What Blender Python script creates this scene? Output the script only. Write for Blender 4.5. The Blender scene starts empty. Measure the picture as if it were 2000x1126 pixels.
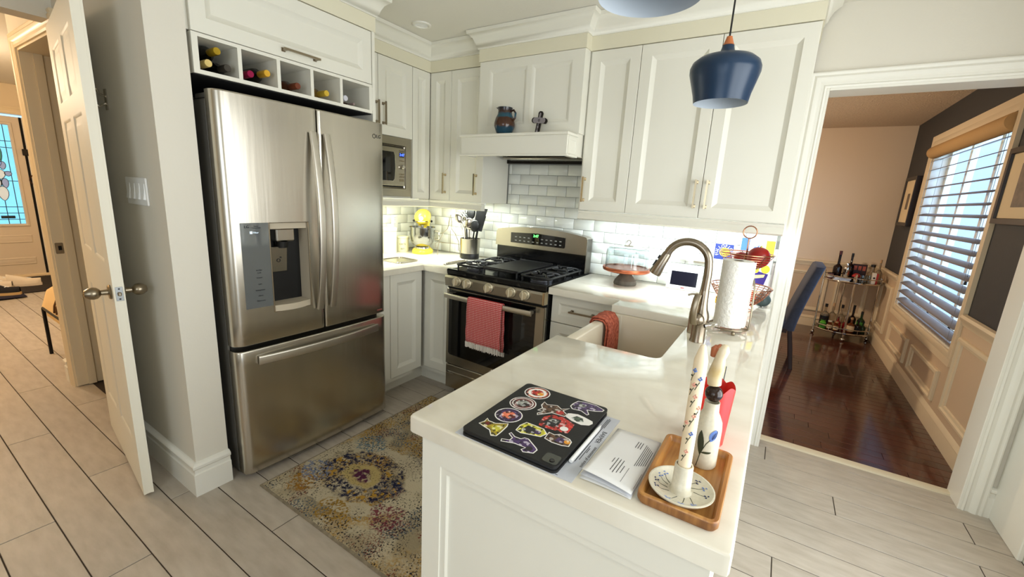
import bpy, math, random
from mathutils import Vector, Matrix
random.seed(7)
SC = bpy.context.scene
COL = SC.collection
# ------------------------------------------------------------------ camera, world, daylight, exposure
CAM = Vector((2.715, -2.815, 1.4257)); YAW, PITCH, ROLL, FPX = 0.5552, -0.2170, 0.0557, 826.76
def camera():
    cy, sy, cp, sp = math.cos(YAW), math.sin(YAW), math.cos(PITCH), math.sin(PITCH)
    fwd = Vector((-sy*cp, cy*cp, sp)); right = Vector((cy, sy, 0)); up = right.cross(fwd)
    c, s = math.cos(ROLL), math.sin(ROLL)
    r2 = right*c + up*s; u2 = up*c - right*s
    cd = bpy.data.cameras.new('camera'); o = bpy.data.objects.new('camera', cd); COL.objects.link(o)
    cd.sensor_width = 36.0; cd.lens = FPX/2000*36; cd.clip_start = 0.02
    m = Matrix((r2, u2, -fwd)).transposed().to_4x4(); m.translation = CAM
    o.matrix_world = m; SC.camera = o
camera()
w = bpy.data.worlds.new('world'); SC.world = w; w.use_nodes = True
bg = w.node_tree.nodes['Background']; bg.inputs[0].default_value = (0.42, 0.66, 1.0, 1); bg.inputs[1].default_value = 2.2
def area(name, loc, direction, sx, sy, power, col):
    l = bpy.data.lights.new(name, 'AREA'); l.shape = 'RECTANGLE'; l.size = sx; l.size_y = sy; l.energy = power; l.color = col
    o = bpy.data.objects.new(name, l); COL.objects.link(o); o.location = loc
    o.rotation_euler = Vector(direction).to_track_quat('-Z', 'Y').to_euler()
    return o
# daylight entering by the glazed patio door on the right
area('patio_daylight', (4.0, -1.85, 1.30), (-1, 0, 0), 2.10, 1.60, 72, (1.0, 0.975, 0.87))
area('rear_fill_light', (2.6, -4.42, 1.45), (0, 1, 0), 1.7, 1.3, 22, (1.0, 0.975, 0.87))  # soft fill added from behind, no source known there
area('dining_window_daylight', (4.02, 1.89, 1.32), (-1, 0, 0), 1.68, 1.5, 36, (0.46, 0.70, 1.0))
SC.view_settings.view_transform = 'Standard'; SC.view_settings.look = 'None'
SC.view_settings.gamma = 1.0; SC.view_settings.use_curve_mapping = False
SC.view_settings.exposure = -0.32
SC.cycles.use_denoising = True
# ------------------------------------------------------------------ materials
def C(r, g, b):
    f = lambda v: (v/255/12.92) if v <= 10 else ((v/255+0.055)/1.055)**2.4
    return (f(r), f(g), f(b), 1)
MATS = {}
def mat(name, col, rough=0.5, metal=0.0, noise=None, bump=None, coat=0.0, trans=0.0, ior=1.45, emit=None, rnd=0.0, stretch=(1, 1, 1), col2=None, spec=None, alpha=None):
    m = bpy.data.materials.new(name); m.use_nodes = True; nt = m.node_tree; N = nt.nodes; L = nt.links
    b = N['Principled BSDF']; b.inputs['Base Color'].default_value = col; b.inputs['Roughness'].default_value = rough
    b.inputs['Metallic'].default_value = metal; b.inputs['Coat Weight'].default_value = coat
    b.inputs['Transmission Weight'].default_value = trans; b.inputs['IOR'].default_value = ior
    if spec is not None: b.inputs['Specular IOR Level'].default_value = spec
    if emit: b.inputs['Emission Color'].default_value = emit[0]; b.inputs['Emission Strength'].default_value = emit[1]
    if alpha is not None: b.inputs['Alpha'].default_value = alpha
    tc = mp = None
    if noise or bump:
        tc = N.new('ShaderNodeTexCoord'); mp = N.new('ShaderNodeMapping'); L.new(tc.outputs['Object'], mp.inputs[0]); mp.inputs['Scale'].default_value = stretch
    src = None
    if noise:
        n = N.new('ShaderNodeTexNoise'); n.inputs['Scale'].default_value = noise[0]; n.inputs['Detail'].default_value = 6; L.new(mp.outputs[0], n.inputs['Vector'])
        r = N.new('ShaderNodeValToRGB'); r.color_ramp.elements[0].position = 0.3; r.color_ramp.elements[1].position = 0.7
        c2 = col2 if col2 else tuple(max(0, v*(1-noise[1])) for v in col[:3])+(1,)
        r.color_ramp.elements[0].color = c2; r.color_ramp.elements[1].color = col
        L.new(n.outputs['Fac'], r.inputs[0]); src = r.outputs[0]
    if rnd:
        oi = N.new('ShaderNodeObjectInfo'); mr = N.new('ShaderNodeMapRange'); mr.inputs['To Min'].default_value = 1-rnd; mr.inputs['To Max'].default_value = 1+rnd*0.6
        L.new(oi.outputs['Random'], mr.inputs[0]); hs = N.new('ShaderNodeHueSaturation'); L.new(mr.outputs[0], hs.inputs['Value'])
        if src: L.new(src, hs.inputs['Color'])
        else: hs.inputs['Color'].default_value = col
        src = hs.outputs[0]
        if mp:
            ad = N.new('ShaderNodeVectorMath'); ad.operation = 'MULTIPLY_ADD'; ad.inputs[1].default_value = (1, 1, 1)
            cb = N.new('ShaderNodeCombineXYZ'); mu = N.new('ShaderNodeMath'); mu.operation = 'MULTIPLY'; mu.inputs[1].default_value = 37.0
            L.new(oi.outputs['Random'], mu.inputs[0]); L.new(mu.outputs[0], cb.inputs[0]); L.new(mu.outputs[0], cb.inputs[2])
            L.new(tc.outputs['Object'], ad.inputs[0]); L.new(cb.outputs[0], ad.inputs[2]); L.new(ad.outputs[0], mp.inputs[0])
    if src: L.new(src, b.inputs['Base Color'])
    if bump:
        n2 = N.new('ShaderNodeTexNoise'); n2.inputs['Scale'].default_value = bump[0]; n2.inputs['Detail'].default_value = 4; L.new(mp.outputs[0], n2.inputs['Vector'])
        bp_ = N.new('ShaderNodeBump'); bp_.inputs['Strength'].default_value = bump[1]; bp_.inputs['Distance'].default_value = bump[2] if len(bump) > 2 else 0.01
        L.new(n2.outputs['Fac'], bp_.inputs['Height']); L.new(bp_.outputs[0], b.inputs['Normal'])
    MATS[name] = m
    return m
M_CAB = mat('cabinet_paint', C(226, 223, 210), 0.42)
M_WALL = mat('kitchen_wall_paint', C(218, 212, 198), 0.75, bump=(120, 0.12, 0.004))
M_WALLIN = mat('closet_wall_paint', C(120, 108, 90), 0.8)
M_CEIL = mat('ceiling_paint', C(222, 218, 206), 0.85, bump=(90, 0.15, 0.004))
M_TRIM = mat('white_trim_paint', C(230, 227, 216), 0.38)
M_HALL = mat('hall_wall_paint', C(226, 208, 176), 0.7, bump=(120, 0.1, 0.004))
M_QUARTZ = mat('white_quartz', C(228, 223, 208), 0.06, noise=(7, 0.05), col2=C(218, 211, 194), stretch=(1, 2.2, 1))
M_GROUT = mat('grout', C(176, 178, 172), 0.9)
M_TILE = mat('glazed_tile', C(226, 228, 222), 0.14, noise=(14, 0.05), rnd=0.03, bump=(16, 0.22, 0.004))
M_PLANK = mat('greige_plank', C(190, 180, 166), 0.45, noise=(11, 0.12), col2=C(173, 162, 147), rnd=0.06, stretch=(0.8, 3.0, 1), bump=(30, 0.10, 0.003))
M_PLANKGAP = mat('plank_gap', C(64, 54, 46), 0.9)
M_DPLANK = mat('dark_cherry_plank', C(88, 40, 27), 0.16, noise=(5, 0.4), col2=C(56, 24, 17), rnd=0.20, stretch=(0.6, 5, 1), bump=(7, 0.08, 0.003), coat=0.5)
M_DPLANK.node_tree.nodes['Principled BSDF'].inputs['Coat Roughness'].default_value = 0.09; M_DPLANK.node_tree.nodes['Principled BSDF'].inputs['Coat IOR'].default_value = 1.5
M_DGAP = mat('dark_plank_gap', C(22, 10, 8), 0.8)
M_STEEL = mat('brushed_steel', C(204, 198, 186), 0.26, metal=1.0, noise=(3, 0.10), bump=(2.2, 0.16, 0.008), stretch=(1, 4, 0.22))
M_STEEL2 = mat('steel_plain', C(178, 172, 160), 0.26, metal=1.0, noise=(30, 0.06), stretch=(1, 1, 8))
M_FSIDE = mat('fridge_side_grey', C(96, 93, 86), 0.5, noise=(4, 0.1))
M_CHROME = mat('chrome', C(205, 200, 192), 0.07, metal=1.0)
M_NICKEL = mat('brushed_nickel', C(150, 138, 118), 0.3, metal=1.0)
M_BNICKEL = mat('bright_nickel', C(205, 190, 160), 0.2, metal=1.0)
M_FAUCET = mat('faucet_nickel', C(142, 130, 114), 0.27, metal=1.0)
M_COPPER = mat('copper_wire', C(178, 124, 98), 0.22, metal=1.0)
M_BLACK = mat('black_plastic', C(18, 18, 18), 0.35)
M_BLACKG = mat('black_glass', C(8, 8, 9), 0.05, coat=0.5)
M_ENAMEL = mat('black_enamel', C(13, 13, 14), 0.12)
M_IRON = mat('cast_iron', C(26, 26, 27), 0.42, bump=(200, 0.2, 0.001))
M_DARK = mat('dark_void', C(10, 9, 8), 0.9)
M_FIRECLAY = mat('fireclay', C(212, 200, 178), 0.12)
M_GLASS = mat('clear_glass', C(233, 241, 243), 0.01, trans=1.0, ior=1.52)
M_NAVY = mat('navy_lacquer', C(20, 47, 74), 0.3, noise=(3, 0.1))
M_SHADEIN = mat('pale_blue_enamel', C(188, 196, 204), 0.5)
M_WOOD = mat('pendant_wood', C(193, 112, 62), 0.45, noise=(20, 0.2), stretch=(1, 1, 0.2))
M_CORD = mat('black_cord', C(16, 14, 14), 0.6)
M_LEDSTRIP = mat('led_emitter', C(245, 250, 255), 0.4, emit=((0.86, 0.95, 1.0, 1), 20.0))
M_WHITEP = mat('white_plastic', C(238, 238, 236), 0.35)
M_PAPER = mat('white_paper', C(226, 226, 224), 0.75)
M_PAPERG = mat('grey_printed_paper', C(196, 199, 206), 0.75)
M_INK = mat('print_ink', C(40, 40, 44), 0.7)
M_BAMBOO = mat('bamboo', C(194, 142, 76), 0.36, noise=(14, 0.3), col2=C(144, 90, 40), stretch=(6, 0.35, 1))
M_BAMBOOE = mat('bamboo_edge', C(168, 116, 62), 0.4, noise=(20, 0.35), col2=C(112, 70, 34), stretch=(4, 4, 0.3))
M_CERAM = mat('speckled_cream_ceramic', C(214, 207, 186), 0.22, noise=(160, 0.1))
M_WAX = mat('candle_wax', C(234, 216, 184), 0.45)
M_BLUEP = mat('blue_glaze', C(96, 124, 186), 0.3)
M_NAVYP = mat('dark_blue_glaze', C(34, 46, 88), 0.3)
M_GREENP = mat('dark_green_glaze', C(52, 56, 36), 0.35)
M_PINKP = mat('pink_petal_paint', C(230, 166, 146), 0.5)
# ------------------------------------------------------------------ geometry helpers
class G:
    def __init__(s): s.v = []; s.f = []; s.m = []
    def raw(s, vs, fs, m=0):
        o = len(s.v); s.v += [Vector(p) for p in vs]; s.f += [tuple(i+o for i in f) for f in fs]; s.m += [m]*len(fs); return s
    def box(s, x0, x1, y0, y1, z0, z1, b=0.0, m=0):
        if x0 > x1: x0, x1 = x1, x0
        if y0 > y1: y0, y1 = y1, y0
        if z0 > z1: z0, z1 = z1, z0
        b = min(b, (x1-x0)*0.49, (y1-y0)*0.49, (z1-z0)*0.49)
        if b <= 0:
            return s.raw([(x0,y0,z0),(x1,y0,z0),(x1,y1,z0),(x0,y1,z0),(x0,y0,z1),(x1,y0,z1),(x1,y1,z1),(x0,y1,z1)],
                         [(0,3,2,1),(4,5,6,7),(0,1,5,4),(1,2,6,5),(2,3,7,6),(3,0,4,7)], m)
        X = (x0, x1); Y = (y0, y1); Z = (z0, z1); vs = []; idx = {}
        for i in (0, 1):
            for j in (0, 1):
                for k in (0, 1):
                    sx, sy, sz = (1-2*i)*b, (1-2*j)*b, (1-2*k)*b
                    idx[i,j,k] = len(vs)
                    vs += [(X[i], Y[j]+sy, Z[k]+sz), (X[i]+sx, Y[j], Z[k]+sz), (X[i]+sx, Y[j]+sy, Z[k])]
        q = lambda i, j, k, a: idx[i,j,k]+a
        fs = []
        for i in (0, 1):
            t = [q(i,0,0,0), q(i,1,0,0), q(i,1,1,0), q(i,0,1,0)]; fs.append(tuple(t if i else t[::-1]))
            t = [q(0,i,0,1), q(1,i,0,1), q(1,i,1,1), q(0,i,1,1)]; fs.append(tuple(t[::-1] if i else t))
            t = [q(0,0,i,2), q(1,0,i,2), q(1,1,i,2), q(0,1,i,2)]; fs.append(tuple(t if i else t[::-1]))
        for a in (0, 1):
            for c in (0, 1):
                t = [q(0,a,c,1), q(1,a,c,1), q(1,a,c,2), q(0,a,c,2)]; fs.append(tuple(t))
                t = [q(a,0,c,0), q(a,1,c,0), q(a,1,c,2), q(a,0,c,2)]; fs.append(tuple(t))
                t = [q(a,c,0,0), q(a,c,1,0), q(a,c,1,1), q(a,c,0,1)]; fs.append(tuple(t))
        for i in (0, 1):
            for j in (0, 1):
                for k in (0, 1): fs.append((q(i,j,k,0), q(i,j,k,1), q(i,j,k,2)))
        return s.raw(vs, fs, m)
    def lathe(s, prof, c=(0,0,0), seg=28, m=0, cap=False):
        n = len(prof); vs = []
        for k in range(seg):
            a = 2*math.pi*k/seg; ca, sa = math.cos(a), math.sin(a)
            vs += [(c[0]+r*ca, c[1]+r*sa, c[2]+z) for r, z in prof]
        fs = [(k*n+i, ((k+1) % seg)*n+i, ((k+1) % seg)*n+i+1, k*n+i+1) for k in range(seg) for i in range(n-1)]
        if cap:
            fs.append(tuple(k*n+n-1 for k in range(seg))); fs.append(tuple(k*n for k in reversed(range(seg))))
        return s.raw(vs, fs, m)
    def tube(s, pts, r, seg=10, closed=False, m=0, caps=True):
        P = [Vector(p) for p in pts]; n = len(P); R = r if isinstance(r, (list, tuple)) else [r]*n
        vs = []; up = None
        for i in range(n):
            a = P[(i-1) % n] if (closed or i > 0) else P[i]; b = P[(i+1) % n] if (closed or i < n-1) else P[i]
            d = (b-a).normalized()
            if up is None:
                up = Vector((0,0,1)) if abs(d.z) < 0.9 else Vector((1,0,0))
            u = (up - d*up.dot(d))
            if u.length < 1e-6: u = d.orthogonal()
            u.normalize(); up = u; w = d.cross(u)
            vs += [P[i] + (u*math.cos(2*math.pi*k/seg) + w*math.sin(2*math.pi*k/seg))*R[i] for k in range(seg)]
        fs = []; rng = n if closed else n-1
        for i in range(rng):
            j = (i+1) % n
            fs += [(i*seg+k, j*seg+k, j*seg+(k+1) % seg, i*seg+(k+1) % seg) for k in range(seg)]
        if caps and not closed: fs += [tuple(range(seg)), tuple((n-1)*seg+k for k in reversed(range(seg)))]
        return s.raw(vs, fs, m)
    def cyl(s, p0, p1, r0, r1=None, seg=20, m=0): return s.tube([p0, p1], [r0, r0 if r1 is None else r1], seg, m=m)
    def sph(s, c, r, seg=16, rings=10, m=0):
        r = r if isinstance(r, (list, tuple)) else (r, r, r); vs = []; fs = []
        for i in range(rings+1):
            t = math.pi*i/rings
            for k in range(seg):
                a = 2*math.pi*k/seg; vs.append((c[0]+r[0]*math.sin(t)*math.cos(a), c[1]+r[1]*math.sin(t)*math.sin(a), c[2]+r[2]*math.cos(t)))
        for i in range(rings):
            for k in range(seg): fs.append((i*seg+k, (i+1)*seg+k, (i+1)*seg+(k+1) % seg, i*seg+(k+1) % seg))
        return s.raw(vs, fs, m)
    def prism(s, poly, axis, a0, a1, m=0):
        n = len(poly)
        def P(u, v, a): return {'x': (a, u, v), 'y': (u, a, v), 'z': (u, v, a)}[axis]
        vs = [P(u, v, a0) for u, v in poly] + [P(u, v, a1) for u, v in poly]
        fs = [tuple(range(n)), tuple(n+i for i in reversed(range(n)))] + [(i, (i+1) % n, n+(i+1) % n, n+i) for i in range(n)]
        return s.raw(vs, fs, m)
    def grid(s, fn, nu, nv, m=0, skip=None):
        vs = [fn(i/nu, j/nv) for i in range(nu+1) for j in range(nv+1)]
        fs = [(i*(nv+1)+j, (i+1)*(nv+1)+j, (i+1)*(nv+1)+j+1, i*(nv+1)+j+1) for i in range(nu) for j in range(nv) if not (skip and skip(i, j))]
        return s.raw(vs, fs, m)
    def rings(s, o, u, v, nrm, w, h, rings, m=0, close=True, inner=True):
        # nested rectangles on the plane o + u*a + v*b, each (inset, depth along nrm)
        o, u, v, nrm = Vector(o), Vector(u), Vector(v), Vector(nrm); vs = []
        for ins, d in rings:
            vs += [o+u*ins+v*ins+nrm*d, o+u*(w-ins)+v*ins+nrm*d, o+u*(w-ins)+v*(h-ins)+nrm*d, o+u*ins+v*(h-ins)+nrm*d]
        fs = []
        for i in range(len(rings)-1):
            for k in range(4): fs.append((4*i+k, 4*i+(k+1) % 4, 4*i+4+(k+1) % 4, 4*i+4+k))
        if inner: q = 4*(len(rings)-1); fs.append((q, q+1, q+2, q+3))
        if close: fs.append((3, 2, 1, 0))
        return s.raw(vs, fs, m)
    def sweep(s, path, prof, up, m=0, closed=False):
        P = [Vector(p) for p in path]; up = Vector(up); n = len(P); k = len(prof); vs = []
        for i in range(n):
            d0 = (P[i]-P[i-1]).normalized() if (closed or i > 0) else None
            d1 = (P[(i+1) % n]-P[i]).normalized() if (closed or i < n-1) else None
            if d0 is None: d0 = d1
            if d1 is None: d1 = d0
            n0, n1 = up.cross(d0), up.cross(d1); mi = (n0+n1).normalized(); sc = 1/max(0.2, mi.dot(n0))
            vs += [P[i] + mi*(a*sc) + up*b for a, b in prof]
        fs = []
        for i in range(n if closed else n-1):
            j = (i+1) % n
            fs += [(i*k+q, j*k+q, j*k+(q+1) % k, i*k+(q+1) % k) for q in range(k)]
        if not closed: fs += [tuple(reversed(range(k))), tuple((n-1)*k+q for q in range(k))]
        return s.raw(vs, fs, m)
    def xf(s, M):
        s.v = [M @ p for p in s.v]; return s
    def move(s, x, y, z):
        t = Vector((x, y, z)); s.v = [p+t for p in s.v]; return s
WL = {}
def fix_normals(me):
    import bmesh
    bm = bmesh.new(); bm.from_mesh(me); bmesh.ops.recalc_face_normals(bm, faces=bm.faces); bm.to_mesh(me); bm.free()
def obj(name, g, m, parent=None, local=False, smooth=35):
    me = bpy.data.meshes.new(name)
    if parent is None:
        xs = [p.x for p in g.v]; ys = [p.y for p in g.v]; off = Vector(((min(xs)+max(xs))/2, (min(ys)+max(ys))/2, min(p.z for p in g.v)))
    else: off = Vector((0,0,0)) if local else WL[parent.name]
    me.from_pydata([p-off for p in g.v], [], g.f); me.update(); fix_normals(me)
    ml = m if isinstance(m, list) else [m]
    for x in ml: me.materials.append(x)
    if len(ml) > 1:
        for p, i in zip(me.polygons, g.m): p.material_index = i
    if smooth:
        me.shade_smooth(); me.set_sharp_from_angle(angle=math.radians(smooth))
    o = bpy.data.objects.new(name, me); COL.objects.link(o)
    if parent is None: o.location = off; WL[o.name] = off
    else: o.parent = parent; WL[o.name] = off if not local else Vector((0,0,0))
    return o
def mesh_obj(name, me, parent, loc, rot=(0,0,0)):
    o = bpy.data.objects.new(name, me); COL.objects.link(o); o.parent = parent
    o.location = Vector(loc)-WL[parent.name] if parent else loc; o.rotation_euler = rot
    return o
def thing(name, label, cat, loc=(0,0,0), rotz=0.0, group=None):
    o = bpy.data.objects.new(name, None); COL.objects.link(o); o.location = loc; o.rotation_euler = (0, 0, rotz); o.empty_display_size = 0.05
    WL[o.name] = Vector(loc); tag(o, label, cat, group); return o
def tag(o, label, cat, group=None):
    o['label'] = label; o['category'] = cat
    if group: o['group'] = group
    return o
def struct(o, label=None):
    o['kind'] = 'structure'
    if label: o['label'] = label
    return o
def dup(root, loc, rotz=None, label=None, name=None):
    r = root.copy(); COL.objects.link(r); r.location = loc
    if rotz is not None: r.rotation_euler = (0, 0, rotz)
    if label: r['label'] = label
    for ch in list(root.children):
        c = ch.copy(); COL.objects.link(c); c.parent = r
        for g2 in ch.children:
            d = g2.copy(); COL.objects.link(d); d.parent = c
    return r
def text(name, body, size, M, m, parent, ext=0.0004, align='CENTER'):
    cu = bpy.data.curves.new('t', 'FONT'); cu.body = body; cu.size = size; cu.extrude = ext; cu.align_x = align; cu.align_y = 'CENTER'; cu.resolution_u = 3
    t = bpy.data.objects.new('t', cu); COL.objects.link(t)
    dg = bpy.context.evaluated_depsgraph_get(); me = bpy.data.meshes.new_from_object(t.evaluated_get(dg))
    bpy.data.objects.remove(t); bpy.data.curves.remove(cu)
    me.transform(Matrix.Translation(-WL[parent.name]) @ M); me.materials.clear(); me.materials.append(m)
    o = bpy.data.objects.new(name, me); COL.objects.link(o); o.parent = parent; WL[o.name] = WL[parent.name]
    return o
def frame(o, u, v):   # matrix with local x->u, y->v
    u = Vector(u).normalized(); v = Vector(v).normalized(); n = u.cross(v)
    m = Matrix((u, v, n)).transposed().to_4x4(); m.translation = Vector(o); return m
def bez(p0, p1, p2, n):
    p0, p1, p2 = Vector(p0), Vector(p1), Vector(p2)
    return [p0*(1-t)**2 + p1*2*t*(1-t) + p2*t*t for t in [i/n for i in range(n+1)]]
def arc(c, r, a0, a1, n, plane='xz'):
    out = []
    for i in range(n+1):
        a = a0+(a1-a0)*i/n; x, y = r*math.cos(a), r*math.sin(a)
        out.append(Vector({'xz': (c[0]+x, c[1], c[2]+y), 'yz': (c[0], c[1]+x, c[2]+y), 'xy': (c[0]+x, c[1]+y, c[2])}[plane]))
    return out
def rrect(x0, x1, y0, y1, r, n=5):
    pts = []
    for cx, cy, a in ((x1-r, y1-r, 0), (x0+r, y1-r, 90), (x0+r, y0+r, 180), (x1-r, y0+r, 270)):
        for i in range(n+1):
            t = math.radians(a+90*i/n); pts.append((cx+r*math.cos(t), cy+r*math.sin(t)))
    return pts
# ------------------------------------------------------------------ setting: floors
CZ = 2.44
g = G().box(-5.9, 3.98, -4.5, 0.118, -0.05, -0.0035)
floor = struct(obj('floor', g, M_PLANKGAP, smooth=0), 'pale greige wood-look plank floor of the kitchen and hall')
PW, PL = 0.16, 1.39
joints = {-1: 2.845, 0: 0.9, 1: 3.156, 2: 3.65, 3: 2.2, 4: 3.3, 5: 2.90, 6: 3.5, 7: 2.5, 8: 3.2, 9: 2.1, 10: 2.75, 11: 1.12, 12: 0.583, 13: 0.11, 14: 0.865, 15: 0.363, 16: 1.25, 17: 0.6, 18: 0.2, 19: 1.0, 20: 0.45, 21: 1.15, 22: 0.7}
plank_mesh = {}
def plank(x0, x1, y0, y1, m=None, par=None, name='plank', gap=0.0020, th=0.0035):
    L, W = round(x1-x0, 4), round(y1-y0, 4)
    k = (name, L, W, th)
    if k not in plank_mesh:
        g = G().box(-L/2+gap, L/2-gap, -W/2+gap, W/2-gap, -th, 0, 0.0012)
        me = bpy.data.meshes.new(name); me.from_pydata(g.v, [], g.f); me.update(); fix_normals(me); me.materials.append(m); plank_mesh[k] = me
    mesh_obj(name, plank_mesh[k], par, ((x0+x1)/2, (y0+y1)/2, 0))
for k in range(-1, 22):
    y1 = -0.12-PW*k; y0 = y1-PW
    if y0 < -3.5: break
    x = joints[k] - PL*8
    while x < 3.82:
        a, b = max(x, -5.74), min(x+PL, 3.819)
        x += PL
        if b-a < 0.03: continue
        if y0 > -2.11-0.09 and y0 > -2.05 and b < -0.2 and not (y0 < -1.0 and a < -1.3): continue   # closet
        if y0 > -0.55 and b < 2.0: continue                                                     # under the base units
        if y0 > -2.0 and -1.3 < a and b < 0.45: continue
        if y0 > -2.06 and a < -1.35 and b > -1.25: b = -1.3
        if y0 > -2.06 and b > 0 and a < 0 : a = 0.0
        plank(a, b, y0, y1, M_PLANK, floor)
plank(2.80, 3.70, 0.04, 0.117, M_PLANK, floor)
g = G().box(0.4, 3.80, 0.118, 3.70, -0.05, -0.0035)
dfloor = struct(obj('floor_dining', g, M_DGAP, smooth=0), 'glossy dark cherry plank floor of the dining room')
y = 0.165; DW = 0.083; r = 0
while y < 3.68:
    x = 1.9 + random.uniform(-0.9, 0); y1 = min(y+DW, 3.68)
    while x < 3.8:
        L = random.choice((0.55, 0.7, 0.85, 1.0, 1.15)); a, b = max(x, 1.9), min(x+L, 3.799); x += L
        if b-a > 0.02: plank(a, b, y, y1, M_DPLANK, dfloor, 'board', 0.0009)
    y += DW
g = G().prism([(0.112, 0), (0.114, 0.010), (0.122, 0.014), (0.160, 0.014), (0.167, 0.009), (0.168, 0)], 'x', 2.80, 3.70)
struct(obj('trim_threshold', g, mat('threshold_cream', C(214, 200, 172), 0.45)), 'cream threshold strip under the wide doorway')
# ------------------------------------------------------------------ walls
def wall(name, boxes, m, label=None):
    g = G()
    for b in boxes: g.box(*b)
    return struct(obj(name, g, m, smooth=0), label)
DX0, DX1, DZ = 2.795, 3.70, 2.045
wall_back = wall('wall_back', [(-0.24, DX0, 0.02, 0.16, 0, CZ), (DX0, DX1, 0.02, 0.16, DZ, CZ), (DX1, 3.98, 0.02, 0.16, 0, CZ)], M_WALL, 'kitchen wall behind the range, with a wide doorway')
wall('wall_left', [(-0.24, -0.10, -1.976, 0.02, 0, CZ)], M_WALL, 'wall behind the refrigerator and left counter')
wall('wall_switch', [(-0.36, 0.64, -2.11, -1.976, 0, CZ), (-1.14, -0.36, -2.11, -1.976, 2.09, CZ), (-1.30, -1.14, -2.11, -1.976, 0, CZ)], M_WALL, 'wall stub beside the refrigerator carrying the light switches')
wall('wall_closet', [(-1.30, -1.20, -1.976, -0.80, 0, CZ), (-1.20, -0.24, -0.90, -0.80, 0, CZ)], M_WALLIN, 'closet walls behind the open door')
wall('wall_foyer', [(-5.75, -1.30, -0.90, -0.80, 0, CZ)], M_HALL, 'far side wall of the foyer')
wall('wall_front', [(-5.89, -5.75, -3.60, -1.94, 0, CZ), (-5.89, -5.75, -1.24, -0.80, 0, CZ), (-5.89, -5.75, -1.94, -1.24, 2.08, CZ)], M_HALL, 'foyer wall around the front door')
wall('wall_hall', [(-5.75, 0.0, -3.60, -3.5, 0, CZ), (0.0, 0.10, -4.42, -3.5, 0, CZ)], M_HALL, 'long wall of the hall')
wall('beam_hall', [(-0.52, -0.40, -3.5, -2.11, 2.125, CZ)], M_WALL, 'dropped header between kitchen and hall')
wall('wall_right', [(3.82, 3.98, -0.78, 0.02, 0, CZ), (3.82, 3.98, -2.92, -0.78, 2.15, CZ), (3.82, 3.98, -4.5, -2.92, 0, CZ)], M_WALL, 'right kitchen wall with the patio door opening')
wall('wall_rear', [(0.10, 1.7, -4.6, -4.42, 0, CZ), (3.5, 3.82, -4.6, -4.42, 0, CZ), (1.7, 3.5, -4.6, -4.42, 0, 0.75), (1.7, 3.5, -4.6, -4.42, 2.15, CZ)], M_WALL, 'kitchen wall behind the viewer with an added window')
g = G().box(-5.9, 3.98, -4.6, 0.16, CZ, CZ+0.1)
struct(obj('ceiling', g, M_CEIL, smooth=0), 'smooth white kitchen ceiling')
# dining room
M_DGREY = mat('charcoal_wall_paint', C(58, 58, 60), 0.7, bump=(110, 0.12, 0.004))
M_DCREAM = mat('dining_cream_paint', C(226, 206, 180), 0.7, bump=(110, 0.12, 0.004))
M_POPC = mat('stippled_ceiling', C(222, 200, 172), 0.95, noise=(55, 0.16), bump=(75, 1.0, 0.02))
M_WSKIN = mat('wainscot_field_paint', C(208, 184, 154), 0.7, bump=(110, 0.15, 0.004))
M_WAINS = mat('wainscot_paint', C(226, 208, 176), 0.4)
WY0, WY1, WZ0, WZ1 = 1.04, 2.74, 0.565, 2.08
g = G()
for b in ((3.80, 3.96, 0.16, WY0, 0, 2.44), (3.80, 3.96, WY1, 3.82, 0, 2.44), (3.80, 3.96, WY0, WY1, 0, WZ0), (3.80, 3.96, WY0, WY1, WZ1, 2.44)): g.box(*b)
wdr = struct(obj('wall_dining_right', g, M_DGREY, smooth=0), 'charcoal dining room wall with the window')
wdf = wall('wall_dining_far', [(0.4, 3.80, 3.68, 3.82, 0, 2.44)], M_DCREAM, 'cream far wall of the dining room')
wall('wall_dining_left', [(0.4, 0.5, 0.16, 3.68, 0, 2.44)], M_DCREAM, 'left wall of the dining room')
struct(obj('ceiling_dining', G().box(0.4, 3.96, 0.16, 3.82, 2.405, 2.5), M_POPC, smooth=0), 'stippled dining room ceiling')
# wainscot: skin, rail, base and panel mouldings, all carried by the wall
def panel_mould(o, u, v, n, w, h):
    return G().rings(o, u, v, n, w, h, [(0, 0), (0.0, 0.014), (0.006, 0.022), (0.020, 0.024), (0.028, 0.014), (0.042, 0.010), (0.046, 0)], close=False, inner=False)
BASEP = [(0, 0), (0.016, 0), (0.016, 0.085), (0.013, 0.098), (0.018, 0.106), (0.014, 0.116), (0.006, 0.128), (0, 0.135)]
RAILP = [(0, 0.770), (0.008, 0.770), (0.012, 0.79), (0.024, 0.805), (0.030, 0.822), (0.022, 0.838), (0, 0.842)]
g = G(); 
for b in ((3.792, 3.80, 0.165, 0.955, 0, 0.80), (3.792, 3.80, 2.825, 3.672, 0, 0.80), (3.792, 3.80, 0.955, 2.825, 0, 0.49)): g.box(*b)
obj('wainscot_skin', g, M_WSKIN, wdr, smooth=0)
obj('wainscot_skin', G().box(0.5, 3.79, 3.672, 3.68, 0, 0.80), M_WSKIN, wdf, smooth=0)
for y0, y1, z0, z1 in ((0.28, 0.90, 0.20, 0.70), (1.10, 1.82, 0.18, 0.40), (1.98, 2.70, 0.18, 0.40), (2.95, 3.50, 0.20, 0.70)):
    obj('panel_moulding', panel_mould((3.792, y0, z0), (0,1,0), (0,0,1), (-1,0,0), y1-y0, z1-z0), M_WAINS, wdr)
for x0, x1 in ((1.45, 2.02), (2.12, 2.69), (2.79, 3.30), (3.38, 3.70)):
    obj('panel_moulding', panel_mould((x0, 3.672, 0.20), (1,0,0), (0,0,1), (0,-1,0), x1-x0, 0.50), M_WAINS, wdf)
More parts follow.
